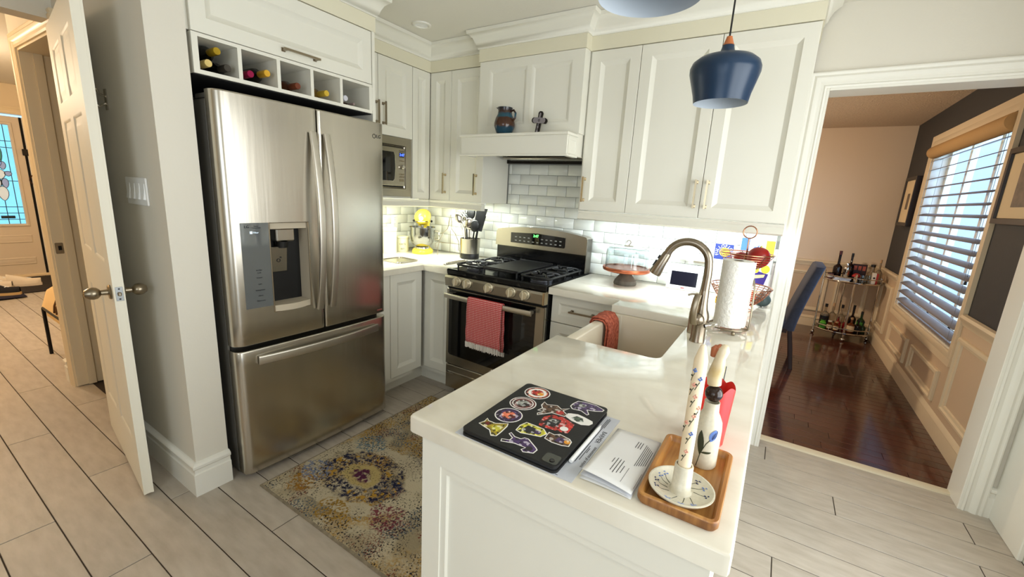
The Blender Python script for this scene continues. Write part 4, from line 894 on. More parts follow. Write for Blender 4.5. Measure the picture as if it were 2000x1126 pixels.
# burners and grates
for x, y, r in ((0.985, -0.505, 0.045), (0.985, -0.215, 0.036), (1.495, -0.505, 0.052), (1.495, -0.215, 0.036)):
    b = obj('burner', G().lathe([(r+0.012, 0.9175), (r+0.010, 0.926), (r, 0.930), (r-0.002, 0.936), (r-0.008, 0.939), (0, 0.940)], (x, y, 0), 24), M_IRON, rg)
    obj('burner_ring', G().lathe([(r+0.020, 0.9172), (r+0.018, 0.9205), (r+0.012, 0.9205)], (x, y, 0), 24), mat('burner_ring', C(120, 122, 136), 0.3, metal=0.9) if 'burner_ring' not in MATS else MATS['burner_ring'], b)
def grate(x0, x1):
    g = G(); zt = 0.958; xm = (x0+x1)/2
    fr_ = rrect(x0, x1, -0.605, -0.115, 0.03, 4)
    g.tube([(a, b, zt-0.012) for a, b in fr_], 0.0072, 8, closed=True)
    g.box(x0, x1, -0.366, -0.354, zt-0.016, zt-0.004, 0.003)
    for cy in (-0.505, -0.215):
        for k in range(4):
            a = math.pi/4+k*math.pi/2; dx, dy = math.cos(a), math.sin(a)
            p = [(xm+dx*0.030, cy+dy*0.030, zt), (xm+dx*0.062, cy+dy*0.062, zt+0.002), (xm+dx*0.100, cy+dy*0.100, zt-0.004), (xm+dx*0.118, cy+dy*0.118, zt-0.012)]
            g.tube(p, 0.0075, 8)
        g.tube(arc((xm, cy, zt-0.002), 0.072, 0, 6.28318*15/16, 15, 'xy'), 0.0070, 8, closed=True)
        for sx in (x0, x1): g.tube([(sx, cy, zt-0.012), (xm+(sx-xm)*0.66, cy, zt-0.002)], 0.006, 6)
    for x in (x0+0.01, x1-0.01):
        for y in (-0.59, -0.36, -0.13): g.cyl((x, y, 0.9172), (x, y, zt-0.010), 0.006, seg=8)
    return obj('grate', g, M_IRON, rg)
grate(0.885, 1.085); grate(1.395, 1.597)
g = G().box(1.105, 1.375, -0.600, -0.115, 0.948, 0.958, 0.003)
for y0, y1 in ((-0.600, -0.588), (-0.127, -0.115)): g.box(1.105, 1.375, y0, y1, 0.956, 0.964, 0.002)
for x in (1.115, 1.365):
    for y in (-0.59, -0.13): g.cyl((x, y, 0.9172), (x, y, 0.949), 0.007, seg=8)
obj('griddle', g, M_IRON, rg)
obj('griddle_handle', G().tube([(1.13, -0.600, 0.954), (1.13, -0.622, 0.956), (1.35, -0.622, 0.956), (1.35, -0.600, 0.954)], 0.006, 8), M_IRON, rg)
# towel over the oven handle
def check(name, c1, c2, s=90):
    m = bpy.data.materials.new(name); m.use_nodes = True; nt = m.node_tree; N_ = nt.nodes; L = nt.links; b = N_['Principled BSDF']; b.inputs['Roughness'].default_value = 0.95
    tc = N_.new('ShaderNodeTexCoord'); sp_ = N_.new('ShaderNodeSeparateXYZ'); L.new(tc.outputs['Object'], sp_.inputs[0])
    def wv(o, sc):
        mu = N_.new('ShaderNodeMath'); mu.operation = 'MULTIPLY'; mu.inputs[1].default_value = sc; L.new(o, mu.inputs[0])
        si = N_.new('ShaderNodeMath'); si.operation = 'SINE'; L.new(mu.outputs[0], si.inputs[0])
        mr = N_.new('ShaderNodeMapRange'); mr.inputs['From Min'].default_value = -0.3; mr.inputs['From Max'].default_value = 0.3; L.new(si.outputs[0], mr.inputs[0]); return mr.outputs[0]
    ax = N_.new('ShaderNodeMath'); ax.operation = 'ADD'; L.new(sp_.outputs['X'], ax.inputs[0]); L.new(sp_.outputs['Y'], ax.inputs[1])
    a, c = wv(ax.outputs[0], s*6.283), wv(sp_.outputs['Z'], s*6.283)
    mx = N_.new('ShaderNodeMath'); mx.operation = 'MULTIPLY'; L.new(a, mx.inputs[0]); L.new(c, mx.inputs[1])
    mc_ = N_.new('ShaderNodeMix'); mc_.data_type = 'RGBA'; mc_.inputs['A'].default_value = c1; mc_.inputs['B'].default_value = c2; L.new(mx.outputs[0], mc_.inputs['Factor']); L.new(mc_.outputs['Result'], b.inputs['Base Color'])
    bu = N_.new('ShaderNodeBump'); bu.inputs['Strength'].default_value = 0.5; bu.inputs['Distance'].default_value = 0.002; L.new(mx.outputs[0], bu.inputs['Height']); L.new(bu.outputs[0], b.inputs['Normal'])
    MATS[name] = m; return m
tw = thing('dish_towel', 'red and cream checked towel hanging on the oven handle', 'towel', (1.228, -0.728, 0.44))
def towel(x0, x1, yb, zt, zf, zb, wob=0.004):
    prof = [(yb+0.018, zb)] + [(yb+0.019, zb+(zt-0.012-zb)*i/6) for i in range(1, 7)] + [(yb+0.016, zt-0.003), (yb+0.006, zt+0.006), (yb-0.006, zt+0.006), (yb-0.016, zt-0.003)] + [(yb-0.019, zt-0.012+(zf-zt+0.012)*i/10) for i in range(1, 11)]
    n = len(prof)-1
    def f(u, v):
        i = round(v*n); y, z = prof[i]; fall = max(0, (zt-z)/(zt-zf)); w_ = 1 + 0.03*fall
        sgn = -1 if i > n/2 else 1
        return ((x0+x1)/2+(u-0.5)*(x1-x0)*w_+0.003*fall*math.sin(9*z*6), y+sgn*(0.001+wob*fall*(1+math.sin(u*9+z*9))*0.6), z)
    return f, n
f, n = towel(1.097, 1.360, -0.7225, 0.771, 0.480, 0.455)
g = G().grid(f, 16, n)
tb = obj('cloth', g, check('red_check_cloth', C(190, 56, 60), C(232, 196, 186), 88), tw, smooth=70)
tb.modifiers.new('thick', 'SOLIDIFY').thickness = 0.0035
g = G()
for i in range(40):
    x = 1.096+0.268*(i+0.5)/40; dy = random.uniform(-0.003, 0.003); dz = random.uniform(0.030, 0.042)
    g.tube([(x, -0.746+dy, 0.484), (x+random.uniform(-0.003, 0.003), -0.747+dy, 0.484-dz)], 0.0032, 5)
    g.tube([(x+0.008, -0.7035+dy, 0.458), (x+0.008, -0.704+dy, 0.43)], 0.003, 5)
fg = obj('fringe', g, mat('cream_fringe', C(222, 214, 204), 0.95), tw); fg['kind'] = 'stuff'
# sink
sk = thing('farmhouse_sink', 'white fireclay apron-front sink set into the peninsula', 'sink', (2.24, -1.09, 0.61))
def rr3(x0, x1, y0, y1, r, z): return [(a, b, z) for a, b in rrect(x0, x1, y0, y1, r, 4)]
lo = [rr3(2.040, 2.458, -1.440, -0.740, 0.012, 0.62), rr3(2.040, 2.458, -1.440, -0.740, 0.012, 0.8655), rr3(2.044, 2.455, -1.437, -0.743, 0.012, 0.872), rr3(2.078, 2.438, -1.402, -0.778, 0.03, 0.872), rr3(2.084, 2.432, -1.396, -0.784, 0.03, 0.866), rr3(2.090, 2.426, -1.390, -0.790, 0.03, 0.66), rr3(2.115, 2.400, -1.365, -0.815, 0.03, 0.640)]
g = G(); k = len(lo[0])
for l_ in lo: g.v += [Vector(p) for p in l_]
for i in range(len(lo)-1): g.f += [(i*k+j, i*k+(j+1) % k, (i+1)*k+(j+1) % k, (i+1)*k+j) for j in range(k)]
g.f += [tuple((len(lo)-1)*k+j for j in range(k)), tuple(reversed(range(k)))]; g.m = [0]*len(g.f)
obj('basin', g, M_FIRECLAY, sk, smooth=45)
obj('drain', G().lathe([(0.045, 0.6402), (0.043, 0.643), (0.034, 0.6425), (0.030, 0.6405), (0, 0.6405)], (2.258, -1.09, 0), 24), M_CHROME, sk)
# towel over the sink apron
st = thing('sink_towel', 'folded orange-red patterned towel draped over the sink edge', 'towel', (2.06, -0.93, 0.66))
M_OT = mat('orange_waffle_cloth', C(206, 112, 84), 0.95, noise=(75, 0.5), col2=C(128, 50, 36), bump=(70, 0.9, 0.008))
def drape(off, y0, y1, zl):
    prof = [(2.034-off, 0.70), (2.034-off, 0.76), (2.034-off, 0.82), (2.035-off, 0.862), (2.042-off*0.5, 0.876+off), (2.062, 0.880+off), (2.078+off*0.5, 0.877+off), (2.094+off, 0.862), (2.099+off, 0.84), (2.101+off, 0.79), (2.102+off, 0.74), (2.103+off, zl)]
    n = len(prof)-1
    def f(u, v):
        i = round(v*n); x, z = prof[i]; y = y0+(y1-y0)*u
        return (x+(0.003+0.0025*math.sin(u*11+z*30))*(1 if i > 5 else -1), y+0.004*math.sin(z*25), z)
    return f, n
f, n = drape(0.004, -0.985, -0.835, 0.690)
c1 = obj('cloth', G().grid(f, 12, n), M_OT, st, smooth=70); c1.modifiers.new('thick', 'SOLIDIFY').thickness = 0.006
f, n = drape(0.013, -0.980, -0.830, 0.700)
c2 = obj('cloth_fold', G().grid(f, 12, n), M_OT, st, smooth=70); c2.modifiers.new('thick', 'SOLIDIFY').thickness = 0.005
# ------------------------------------------------------------------ things on the counters
HT_ = HC+0.0003
# pull-down faucet
fa = thing('faucet', 'tall arched brushed-nickel pull-down faucet by the sink', 'faucet', (2.507, -1.105, HC))
bx_, by_ = 2.507, -1.105
obj('base', G().lathe([(0, 0), (0.0285, 0), (0.0285, 0.004), (0.0265, 0.010), (0.0255, 0.060), (0.027, 0.072), (0.030, 0.085), (0.030, 0.100), (0.027, 0.115), (0.0215, 0.128), (0.018, 0.150), (0.0165, 0.20), (0.0160, 0.202), (0, 0.202)], (bx_, by_, HC), 28), M_FAUCET, fa)
pts = [(bx_, by_, HC+0.20), (bx_+0.002, by_, HC+0.26), (bx_+0.001, by_, HC+0.292)]
R_ = 0.078
ac = (bx_-R_, by_, HC+0.298)
pts += arc(ac, R_, 0, math.pi*0.89, 16, 'xz')
obj('spout', G().tube(pts, [0.0158, 0.0150, 0.0148]+[0.0146]*17, 16), M_FAUCET, fa)
e = pts[-1]; dv = (pts[-1]-pts[-2]).normalized()
sh = obj('spray_head', G().tube([e, e+dv*0.004, e+dv*0.05, e+dv*0.085, e+dv*0.094], [0.0152, 0.0165, 0.019, 0.0235, 0.0225], 20), M_FAUCET, fa)
for k, (a, l) in enumerate(((0.024, 0.014), (0.052, 0.026))):
    nrm = Vector((dv.z, 0, -dv.x)); c0 = e+dv*a - nrm*(-1)*0.0
    side = Vector((-abs(dv.z), 0, -dv.x*-1)).normalized()
    c0 = e+dv*(a) + Vector((-0.0185-0.0015*k, 0, 0.004))
    obj('spray_button', G().tube([c0-dv*l/2, c0+dv*l/2], [0.005, 0.0055], 10), M_BLACK, sh)
ob = obj('lever_ball', G().sph((bx_-0.006, by_-0.026, HC+0.093), (0.024, 0.022, 0.024), 18, 12), M_FAUCET, fa)
obj('lever', barmesh([(bx_-0.016, by_-0.042, HC+0.075), (bx_-0.020, by_-0.052, HC+0.100), (bx_-0.020, by_-0.054, HC+0.135), (bx_-0.017, by_-0.048, HC+0.170), (bx_-0.014, by_-0.040, HC+0.188)], (1,0,0), 0.0125, 0.0045, 14, 2.2), M_NICKEL, fa)
obj('clear_stub', G().lathe([(0.012, 0), (0.010, 0.03), (0.004, 0.04), (0, 0.04)], seg=12).xf(Matrix.Translation((bx_+0.024, by_-0.012, HC+0.07)) @ Matrix.Rotation(1.2, 4, 'Y')), M_CHROME, fa)
# soap dispenser
sd = thing('soap_dispenser', 'squat metal soap dispenser behind the faucet', 'dispenser', (2.476, -0.995, HC))
obj('bottle', G().lathe([(0, 0), (0.026, 0), (0.027, 0.004), (0.0265, 0.085), (0.024, 0.098), (0.016, 0.104), (0.0135, 0.108), (0.0135, 0.118), (0, 0.118)], (2.476, -0.995, HC)), mat('soap_steel', C(176, 166, 148), 0.3, metal=0.9), sd)
obj('pump', G().lathe([(0.011, 0.118), (0.011, 0.155), (0.012, 0.158), (0.012, 0.166), (0, 0.167)], (2.476, -0.995, HC)).tube([(2.476, -0.995, HC+0.161), (2.452, -1.003, HC+0.161), (2.436, -1.009, HC+0.155)], 0.0045, 8), MATS['soap_steel'], sd)
# paper towel on its wire stand
px, py = 2.586, -0.85
ps = thing('paper_towel_stand', 'nickel wire paper towel stand with ball feet', 'stand', (px, py, HC))
obj('base_ring', G().tube(arc((px, py, HC+0.020), 0.078, 0, 6.28318*23/24, 23, 'xy'), 0.0032, 8, closed=True), M_NICKEL, ps)
for k in range(3):
    a = 0.9+k*2.094; q = (px+0.078*math.cos(a), py+0.078*math.sin(a))
    obj('ball_foot', G().sph((q[0], q[1], HC+0.0085), 0.0085, 12, 8), M_NICKEL, ps)
    obj('spoke', G().tube([(px, py, HC+0.020), (q[0], q[1], HC+0.020)], 0.003, 6), M_NICKEL, ps)
obj('centre_rod', G().tube([(px, py, HC+0.020), (px, py, HC+0.285)], 0.004, 8), M_NICKEL, ps)
obj('tension_arm', G().tube([(px+0.078, py-0.006, HC+0.020), (px+0.079, py-0.008, HC+0.06), (px+0.075, py-0.006, HC+0.19), (px+0.066, py+0.012, HC+0.225), (px+0.060, py+0.028, HC+0.235)], 0.0036, 8), M_NICKEL, ps)
obj('curl', G().tube([(px+0.078, py-0.006, HC+0.021), (px+0.060, py-0.03, HC+0.024), (px+0.046, py-0.020, HC+0.026), (px+0.058, py-0.002, HC+0.024)], 0.003, 6), M_NICKEL, ps)
pr = thing('paper_towel_roll', 'white quilted paper towel roll standing on the counter', 'paper towel', (px, py, HC+0.0235))
obj('roll', G().lathe([(0.020, 0.0), (0.058, 0.0), (0.0585, 0.003), (0.0585, 0.273), (0.058, 0.276), (0.020, 0.276)], (px, py, HC+0.0235), 40), mat('quilted_paper', C(232, 229, 220), 0.9, bump=(85, 0.8, 0.006)), pr)
obj('core', G().lathe([(0.0203, 0.002), (0.0203, 0.274), (0.0185, 0.274), (0.0185, 0.002)], (px, py, HC+0.0235), 24), mat('cardboard_core', C(120, 96, 70), 0.9), pr)
obj('loose_sheet', G().grid(lambda u, v: (px+0.0588*math.cos(-0.5+u*0.55)+0.006*u*u, py+0.0588*math.sin(-0.5+u*0.55)+0.010*u*u, HC+0.0245+0.274*v), 6, 4), MATS['quilted_paper'], pr)
# cake stand with glass dome
cx, cy = 1.932, -0.205
ck = thing('cake_stand', 'copper-topped cake stand with weathered grey pedestal', 'cake stand', (cx, cy, HC))
obj('pedestal', G().lathe([(0, 0), (0.068, 0), (0.071, 0.006), (0.070, 0.016), (0.066, 0.022), (0.066, 0.028), (0.060, 0.034), (0.046, 0.052), (0.034, 0.066), (0.026, 0.074), (0.030, 0.080), (0, 0.080)], (cx, cy, HC), 32), mat('weathered_grey_wood', C(112, 108, 96), 0.7, noise=(30, 0.4), stretch=(1, 1, 0.3)), ck)
obj('plate', G().lathe([(0, 0.080), (0.128, 0.083), (0.144, 0.090), (0.147, 0.104), (0.145, 0.110), (0.141, 0.110), (0.138, 0.104), (0, 0.102)], (cx, cy, HC), 48), [mat('copper_plate', C(196, 112, 78), 0.3, metal=0.85, noise=(6, 0.2))], ck)
dm = thing('glass_dome', 'clear glass dome with curled metal handle on the cake stand', 'cake dome', (cx, cy, HC+0.1045))
obj('dome', G().lathe([(0.133, 0.0), (0.133, 0.095), (0.130, 0.112), (0.118, 0.126), (0.09, 0.133), (0.0, 0.136), (0.0, 0.133), (0.09, 0.130), (0.116, 0.123), (0.127, 0.111), (0.130, 0.095), (0.130, 0.0), (0.133, 0.0)], (cx, cy, HC+0.1045), 48), M_GLASS, dm, smooth=60)
obj('handle', G().tube([(cx, cy, HC+0.2405), (cx, cy, HC+0.25)] + arc((cx-0.003, cy, HC+0.265), 0.0125, -0.9, 3.4, 12, 'xz'), 0.0026, 8), M_NICKEL, dm)
obj('base_rim', G().tube(arc((cx, cy, HC+0.1075), 0.1325, 0, 6.28318*39/40, 39, 'xy'), 0.0022, 6, closed=True), M_GLASS, dm)
obj('handle_plate', G().sph((cx, cy, HC+0.2425), (0.034, 0.012, 0.003), 16, 6), M_NICKEL, dm)
# small smart display
td = thing('smart_display', 'small white-framed tablet display leaning by the backsplash', 'tablet', (2.258, -0.105, HC))
Mx = Matrix.Translation((2.258, -0.108, HC+0.001)) @ Matrix.Rotation(-0.16, 4, 'X')
obj('frame', G().box(-0.099, 0.099, 0, 0.012, 0, 0.133, 0.005).xf(Mx), M_WHITEP, td)
obj('screen', G().box(-0.076, 0.076, -0.0008, 0.0002, 0.026, 0.112).xf(Mx), mat('dark_screen', C(14, 15, 30), 0.08), td, smooth=0)
obj('rear_foot', G().prism([(-0.095, HC), (-0.045, HC), (-0.078, HC+0.07)], 'x', 2.22, 2.296), M_WHITEP, td)
obj('maker_mark', G().box(-0.011, 0.011, -0.0006, 0.0001, 0.010, 0.016).xf(Mx), mat('mark_red', C(150, 60, 60), 0.5), td, smooth=0)
# wall outlets
def outlet(name, label, o, u, n, plug=False):
    o, u, n = Vector(o), Vector(u), Vector(n); t = thing(name, label, 'outlet', o)
    z = Vector((0,0,1))
    obj('plate', G().rings(o-u*0.036-z*0.058, u, z, n, 0.072, 0.116, [(0, 0), (0, 0.003), (0.003, 0.005)], close=False), M_WHITEP, t)
    for dz in (-0.026, 0.026):
        s_ = obj('socket', G().rings(o-u*0.016+z*(dz-0.018), u, z, n, 0.032, 0.036, [(0, 0.005), (0, 0.0062), (0.001, 0.0066)], close=False), M_WHITEP, t)
        for du in (-0.007, 0.007): obj('slot', G().rings(o+u*(du-0.0012)+z*(dz+0.001), u, z, n, 0.0024, 0.010, [(0, 0.0066), (0, 0.0069)], close=False), M_BLACK, s_, smooth=0)
        obj('slot', G().rings(o-u*0.002+z*(dz-0.012), u, z, n, 0.004, 0.005, [(0, 0.0066), (0, 0.0069)], close=False), M_BLACK, s_, smooth=0)
    return t
outlet('wall_outlet', 'white wall outlet behind the small display', (2.232, 0.0030, 1.140), (1,0,0), (0,-1,0))
pl = obj('plug_adapter', G().box(2.207, 2.251, -0.042, -0.0042, 1.088, 1.148, 0.006), mat('pale_green_plastic', C(216, 222, 206), 0.4)); tag(pl, 'pale plug adapter pushed into the outlet over the display', 'plug')
outlet('wall_outlet', 'white wall outlet above the canisters', (-0.0830, -0.265, 1.150), (0,1,0), (1,0,0))
cb = obj('shelf_ledge', G().box(2.285, 2.375, -0.016, 0.002, 1.080, 1.090, 0.002), MATS['soap_steel']); tag(cb, 'thin steel hook rail on the tiles above the display', 'rail')
# fruit basket: two copper wire tiers
fbx, fby = 2.585, -0.40
fb = thing('fruit_basket', 'two-tier copper wire fruit basket in the counter corner', 'basket', (fbx, fby, HC))
obj('pole', G().tube([(fbx, fby, HC+0.03), (fbx, fby, 1.278)], 0.004, 8), M_COPPER, fb)
obj('ring_handle', G().tube(arc((fbx, fby, 1.310), 0.030, 0, 6.28318*19/20, 19, 'xz'), 0.003, 8, closed=True), M_COPPER, fb)
def tier(zb, zt, rb, rt, nr, wires):
    g = G()
    for i in range(nr):
        f_ = i/(nr-1); r = rb+(rt-rb)*f_**0.6
        g.tube(arc((fbx, fby, zb+(zt-zb)*f_), r, 0, 6.28318*27/28, 27, 'xy'), 0.0032 if i == nr-1 else 0.0018, 6, closed=True)
    for k in range(wires):
        a = 2*math.pi*k/wires
        g.tube([(fbx+(rb+(rt-rb)*f_**0.6)*math.cos(a), fby+(rb+(rt-rb)*f_**0.6)*math.sin(a), zb+(zt-zb)*f_) for f_ in (0, 0.15, 0.4, 0.7, 1)], 0.0018, 5)
    for k in range(3):
        a = k*math.pi/3; g.tube([(fbx-rb*math.cos(a), fby-rb*math.sin(a), zb), (fbx+rb*math.cos(a), fby+rb*math.sin(a), zb)], 0.002, 5)
    return obj('tier', g, M_COPPER, fb)
tier(HC+0.035, HC+0.125, 0.060, 0.140, 9, 26); tier(1.135, 1.205, 0.060, 0.122, 7, 8)
for k in range(3):
    a = 0.5+k*2.094; obj('foot', G().tube([(fbx+0.055*math.cos(a), fby+0.055*math.sin(a), HC+0.036), (fbx+0.075*math.cos(a), fby+0.075*math.sin(a), HC+0.012), (fbx+0.070*math.cos(a), fby+0.070*math.sin(a), HC+0.003), (fbx+0.056*math.cos(a), fby+0.056*math.sin(a), HC+0.006)], 0.0028, 6), M_COPPER, fb)
M_RED = mat('red_fruit', C(160, 26, 20), 0.3, noise=(8, 0.3)); M_ORANGE = mat('orange_fruit', C(216, 84, 52), 0.45, bump=(120, 0.3, 0.002)); M_GRN = mat('dark_avocado', C(52, 66, 66), 0.55, bump=(60, 0.5, 0.003))
def fruit(loc, r, m, label, cat='fruit'):
    t = thing('fruit', label, cat, loc, 0, 'fruit in the wire basket')
    obj('flesh', G().lathe([(0, 0.12*r)]+[(r*math.sin(a)*(1+0.04*math.cos(2*a)), r-r*math.cos(a)*0.95) for a in [math.pi*i/12 for i in range(1, 12)]]+[(0, 1.85*r)], seg=20), m, t, local=True)
    obj('stalk', G().tube([(0, 0, 1.82*r), (0.002, 0, 2.05*r)], 0.0022, 6), M_GREENP, t, local=True)
fruit((2.640, -0.410, 1.1375), 0.054, M_RED, 'big red pomegranate in the upper basket tier')
fruit((2.562, -0.360, 1.1375), 0.036, M_RED, 'smaller red fruit behind the pole in the upper tier')
fruit((2.575, -0.455, HC+0.0375), 0.035, M_ORANGE, 'orange tangerine at the front of the lower tier')
fruit((2.625, -0.37, HC+0.0375), 0.035, M_ORANGE, 'orange tangerine at the right of the lower tier')
fruit((2.545, -0.37, HC+0.0375), 0.034, M_ORANGE, 'orange tangerine at the left of the lower tier')
t = thing('melon', 'dark green squash on the counter behind the basket', 'vegetable', (2.688, -0.22, HC))
obj('skin', G().sph((2.685, -0.215, HC+0.036), (0.042, 0.05, 0.036), 18, 12), M_GRN, t); obj('stalk', G().tube([(2.69, -0.262, HC+0.04), (2.69, -0.272, HC+0.044)], 0.004, 6), M_GREENP, t)
sp_ = obj('sponge', G().box(2.470, 2.545, -0.325, -0.265, HC, HC+0.028, 0.004).box(2.470, 2.545, -0.325, -0.265, HC+0.0282, HC+0.036, 0.003, 1), [mat('yellow_sponge', C(232, 190, 60), 0.9, bump=(90, 0.6, 0.004)), mat('sponge_scour', C(168, 120, 40), 0.95)]); tag(sp_, 'yellow sponge lying beside the wire basket', 'sponge')
# framed prints and boards leaning in the corner
def pcard(name, label, x0, x1, z0, z1, y, back, shapes, cat='picture', th=0.004):
    t = thing(name, label, cat, ((x0+x1)/2, y, z0))
    obj('card', G().box(x0, x1, y, y+th, z0, z1), back, t, smooth=0)
    for i, (poly, m) in enumerate(shapes): obj('print_shape', G().prism(poly, 'y', y-0.0003-0.0001*i, y-0.0001*i), m, t, smooth=0)
    return t
def ell(cx_, cz_, a, b, n=18): return [(cx_+a*math.cos(6.28318*i/n), cz_+b*math.sin(6.28318*i/n)) for i in range(n)]
P_NAVY = mat('print_navy', C(40, 58, 132), 0.6); P_YEL = mat('print_yellow', C(240, 206, 60), 0.6); P_WHT = mat('print_white', C(238, 238, 234), 0.6); P_BLU = mat('print_blue', C(70, 116, 206), 0.6); P_PUR = mat('print_purple', C(56, 40, 124), 0.6)
t = pcard('art_card', 'navy art card with a yellow centre and white lettering ring', 2.392, 2.496, 0.9145, 1.212, -0.012, P_WHT, [([(2.394, 1.118), (2.494, 1.118), (2.494, 1.210), (2.394, 1.210)], P_NAVY), (ell(2.450, 1.163, 0.030, 0.026), P_YEL)])
for s_, a in zip('FULLOFLOVE', range(10)):
    th_ = math.radians(205-a*25); c_ = Vector((2.446+0.040*math.cos(th_), -0.0128, 1.162+0.036*math.sin(th_)))
    u_ = Vector((math.cos(th_-math.pi/2), 0, math.sin(th_-math.pi/2))); text('print_letter', s_, 0.024, frame(c_, u_, (-u_.z, 0, u_.x)), P_WHT, t)
pcard('art_card', 'white art card with blue and yellow blocks, tallest of the prints', 2.525, 2.700, 0.9145, 1.262, -0.020, P_WHT, [([(2.530, 1.185), (2.572, 1.185), (2.572, 1.258), (2.530, 1.258)], P_BLU), ([(2.594, 1.205), (2.604, 1.194), (2.622, 1.198), (2.622, 1.226), (2.612, 1.212), (2.600, 1.214)], P_BLU), ([(2.628, 1.195), (2.645, 1.197), (2.640, 1.210), (2.634, 1.226), (2.628, 1.21)], P_YEL), ([(2.655, 1.165), (2.698, 1.165), (2.698, 1.252), (2.655, 1.252)], P_YEL)])
pcard('art_card', 'small purple and yellow print low behind the wire basket', 2.600, 2.698, 0.9145, 1.130, -0.034, P_WHT, [([(2.604, 1.0), (2.676, 1.0), (2.690, 1.065), (2.606, 1.085)], P_PUR), (ell(2.672, 1.092, 0.022, 0.024), P_YEL), (ell(2.626, 1.085, 0.016, 0.02), P_YEL), ([(2.612, 1.03), (2.670, 1.045), (2.675, 1.062), (2.620, 1.052)], mat('print_cream', C(244, 222, 150), 0.6))])
bd = obj('chopping_board', G().box(2.704, 2.716, -0.150, -0.045, HC, 1.135, 0.003), mat('grey_board', C(140, 132, 126), 0.6)); tag(bd, 'narrow grey board standing on edge at the counter end', 'board')
# ------------------------------------------------------------------ left counter
mx_ = thing('stand_mixer', 'yellow stand mixer with steel bowl in the counter corner', 'mixer', (0.185, -0.20, HC))
M_YEL = mat('yellow_enamel', C(236, 206, 60), 0.22); ux, uy = 0.185, -0.20
dirv = Vector((0.62, -0.78, 0)).normalized()      # the mixer faces the room
def L2W(f_, s_, z): 
    sd_ = Vector((dirv.y*-1, dirv.x, 0)); p = Vector((ux, uy, HC+z)) + dirv*f_ + sd_*s_; return p
bp_ = [(0.0, 0.0)]
g = G(); ring = []
def oval(cf, a, b, z, n=24): return [L2W(cf+a*math.cos(6.28318*i/n), b*math.sin(6.28318*i/n), z) for i in range(n)]
lv = [oval(0.01, 0.145, 0.085, 0), oval(0.01, 0.147, 0.087, 0.012), oval(0.01, 0.140, 0.082, 0.026), oval(0.01, 0.115, 0.066, 0.040), oval(0.01, 0.05, 0.04, 0.044)]
for r_ in lv: g.v += r_
n_ = 24
for i in range(len(lv)-1): g.f += [(i*n_+k, i*n_+(k+1) % n_, (i+1)*n_+(k+1) % n_, (i+1)*n_+k) for k in range(n_)]
g.f += [tuple(range(n_)), tuple((len(lv)-1)*n_+k for k in range(n_))]; g.m = [0]*len(g.f)
obj('base', g, M_YEL, mx_, smooth=60)
obj('column', G().tube([L2W(-0.085, 0, 0.03), L2W(-0.095, 0, 0.12), L2W(-0.088, 0, 0.20), L2W(-0.07, 0, 0.26)], [0.052, 0.042, 0.045, 0.055], 18), M_YEL, mx_, smooth=70)
obj('head', G().tube([L2W(-0.155, 0, 0.295), L2W(-0.14, 0, 0.295), L2W(-0.09, 0, 0.297), L2W(0.0, 0, 0.297), L2W(0.09, 0, 0.293), L2W(0.13, 0, 0.289), L2W(0.148, 0, 0.288)], [0.02, 0.045, 0.060, 0.064, 0.061, 0.048, 0.03], 24), M_YEL, mx_, smooth=70)
obj('trim_band', G().tube([L2W(0.1, 0.0, 0.27), L2W(0.1, 0, 0.262)], [0.055, 0.05], 20), M_CHROME, mx_)
obj('hub_cap', G().tube([L2W(0.146, 0, 0.290), L2W(0.156, 0, 0.290)], [0.020, 0.018], 18), M_CHROME, mx_)
obj('knob', G().sph(L2W(0.02, 0.072, 0.262), 0.010, 12, 8), M_BLACK, mx_); obj('knob', G().sph(L2W(0.02, -0.072, 0.262), 0.010, 12, 8), M_BLACK, mx_)
bw = L2W(0.055, 0, 0)
obj('bowl', G().lathe([(0, 0.050), (0.045, 0.050), (0.048, 0.056), (0.075, 0.072), (0.098, 0.105), (0.104, 0.150), (0.105, 0.212), (0.108, 0.214), (0.108, 0.217), (0.103, 0.217), (0.101, 0.15), (0.07, 0.078), (0, 0.06)], (bw.x, bw.y, HC), 36), mat('bowl_steel', C(150, 150, 146), 0.12, metal=1.0), mx_)
obj('bowl_foot', G().lathe([(0.058, 0.040), (0.056, 0.052), (0.044, 0.056), (0, 0.056)], (bw.x, bw.y, HC), 28), M_CHROME, mx_)
obj('beater_shaft', G().tube([L2W(0.06, 0, 0.24), L2W(0.06, 0, 0.13)], 0.012, 12), M_STEEL2, mx_)
obj('bowl_handle', G().tube([L2W(0.055, 0.105, 0.19), L2W(0.055, 0.135, 0.18), L2W(0.055, 0.135, 0.12), L2W(0.055, 0.103, 0.115)], 0.006, 8), M_CHROME, mx_)
def canister(x, y, r, h, label, words):
    t = thing('canister', label, 'canister', (x, y, HC), 0, 'cream kitchen canisters')
    obj('jar', G().lathe([(0, 0), (r*0.97, 0), (r, 0.004), (r, h*0.86), (r*0.97, h*0.87), (0, h*0.87)], (x, y, HC), 32), M_CANI, t)
    obj('lid', G().lathe([(r*1.04, h*0.872), (r*1.05, h*0.89), (r*1.05, h*0.97), (r*0.98, h), (0, h)], (x, y, HC), 32), M_CANI, t)
    d_ = Vector((0.72, -0.69, 0)); s_ = Vector((0.69, 0.72, 0))
    for w_, z in words: text('lettering', w_, 0.020, frame(Vector((x, y, HC+h*z))+d_*(r+0.0008), s_, (0,0,1)), M_INK, t)
M_CANI = mat('cream_enamel', C(226, 222, 190), 0.35)
canister(0.045, -0.445, 0.064, 0.205, 'tall cream canister beside the refrigerator', [])
canister(0.035, -0.285, 0.050, 0.125, 'short cream canister with lettering beside the tall one', [('OATS', 0.5), ('EST', 0.18)])
tr_ = thing('trivet_tray', 'small steel tray at the counter edge by the refrigerator', 'tray', (0.40, -0.62, HC))
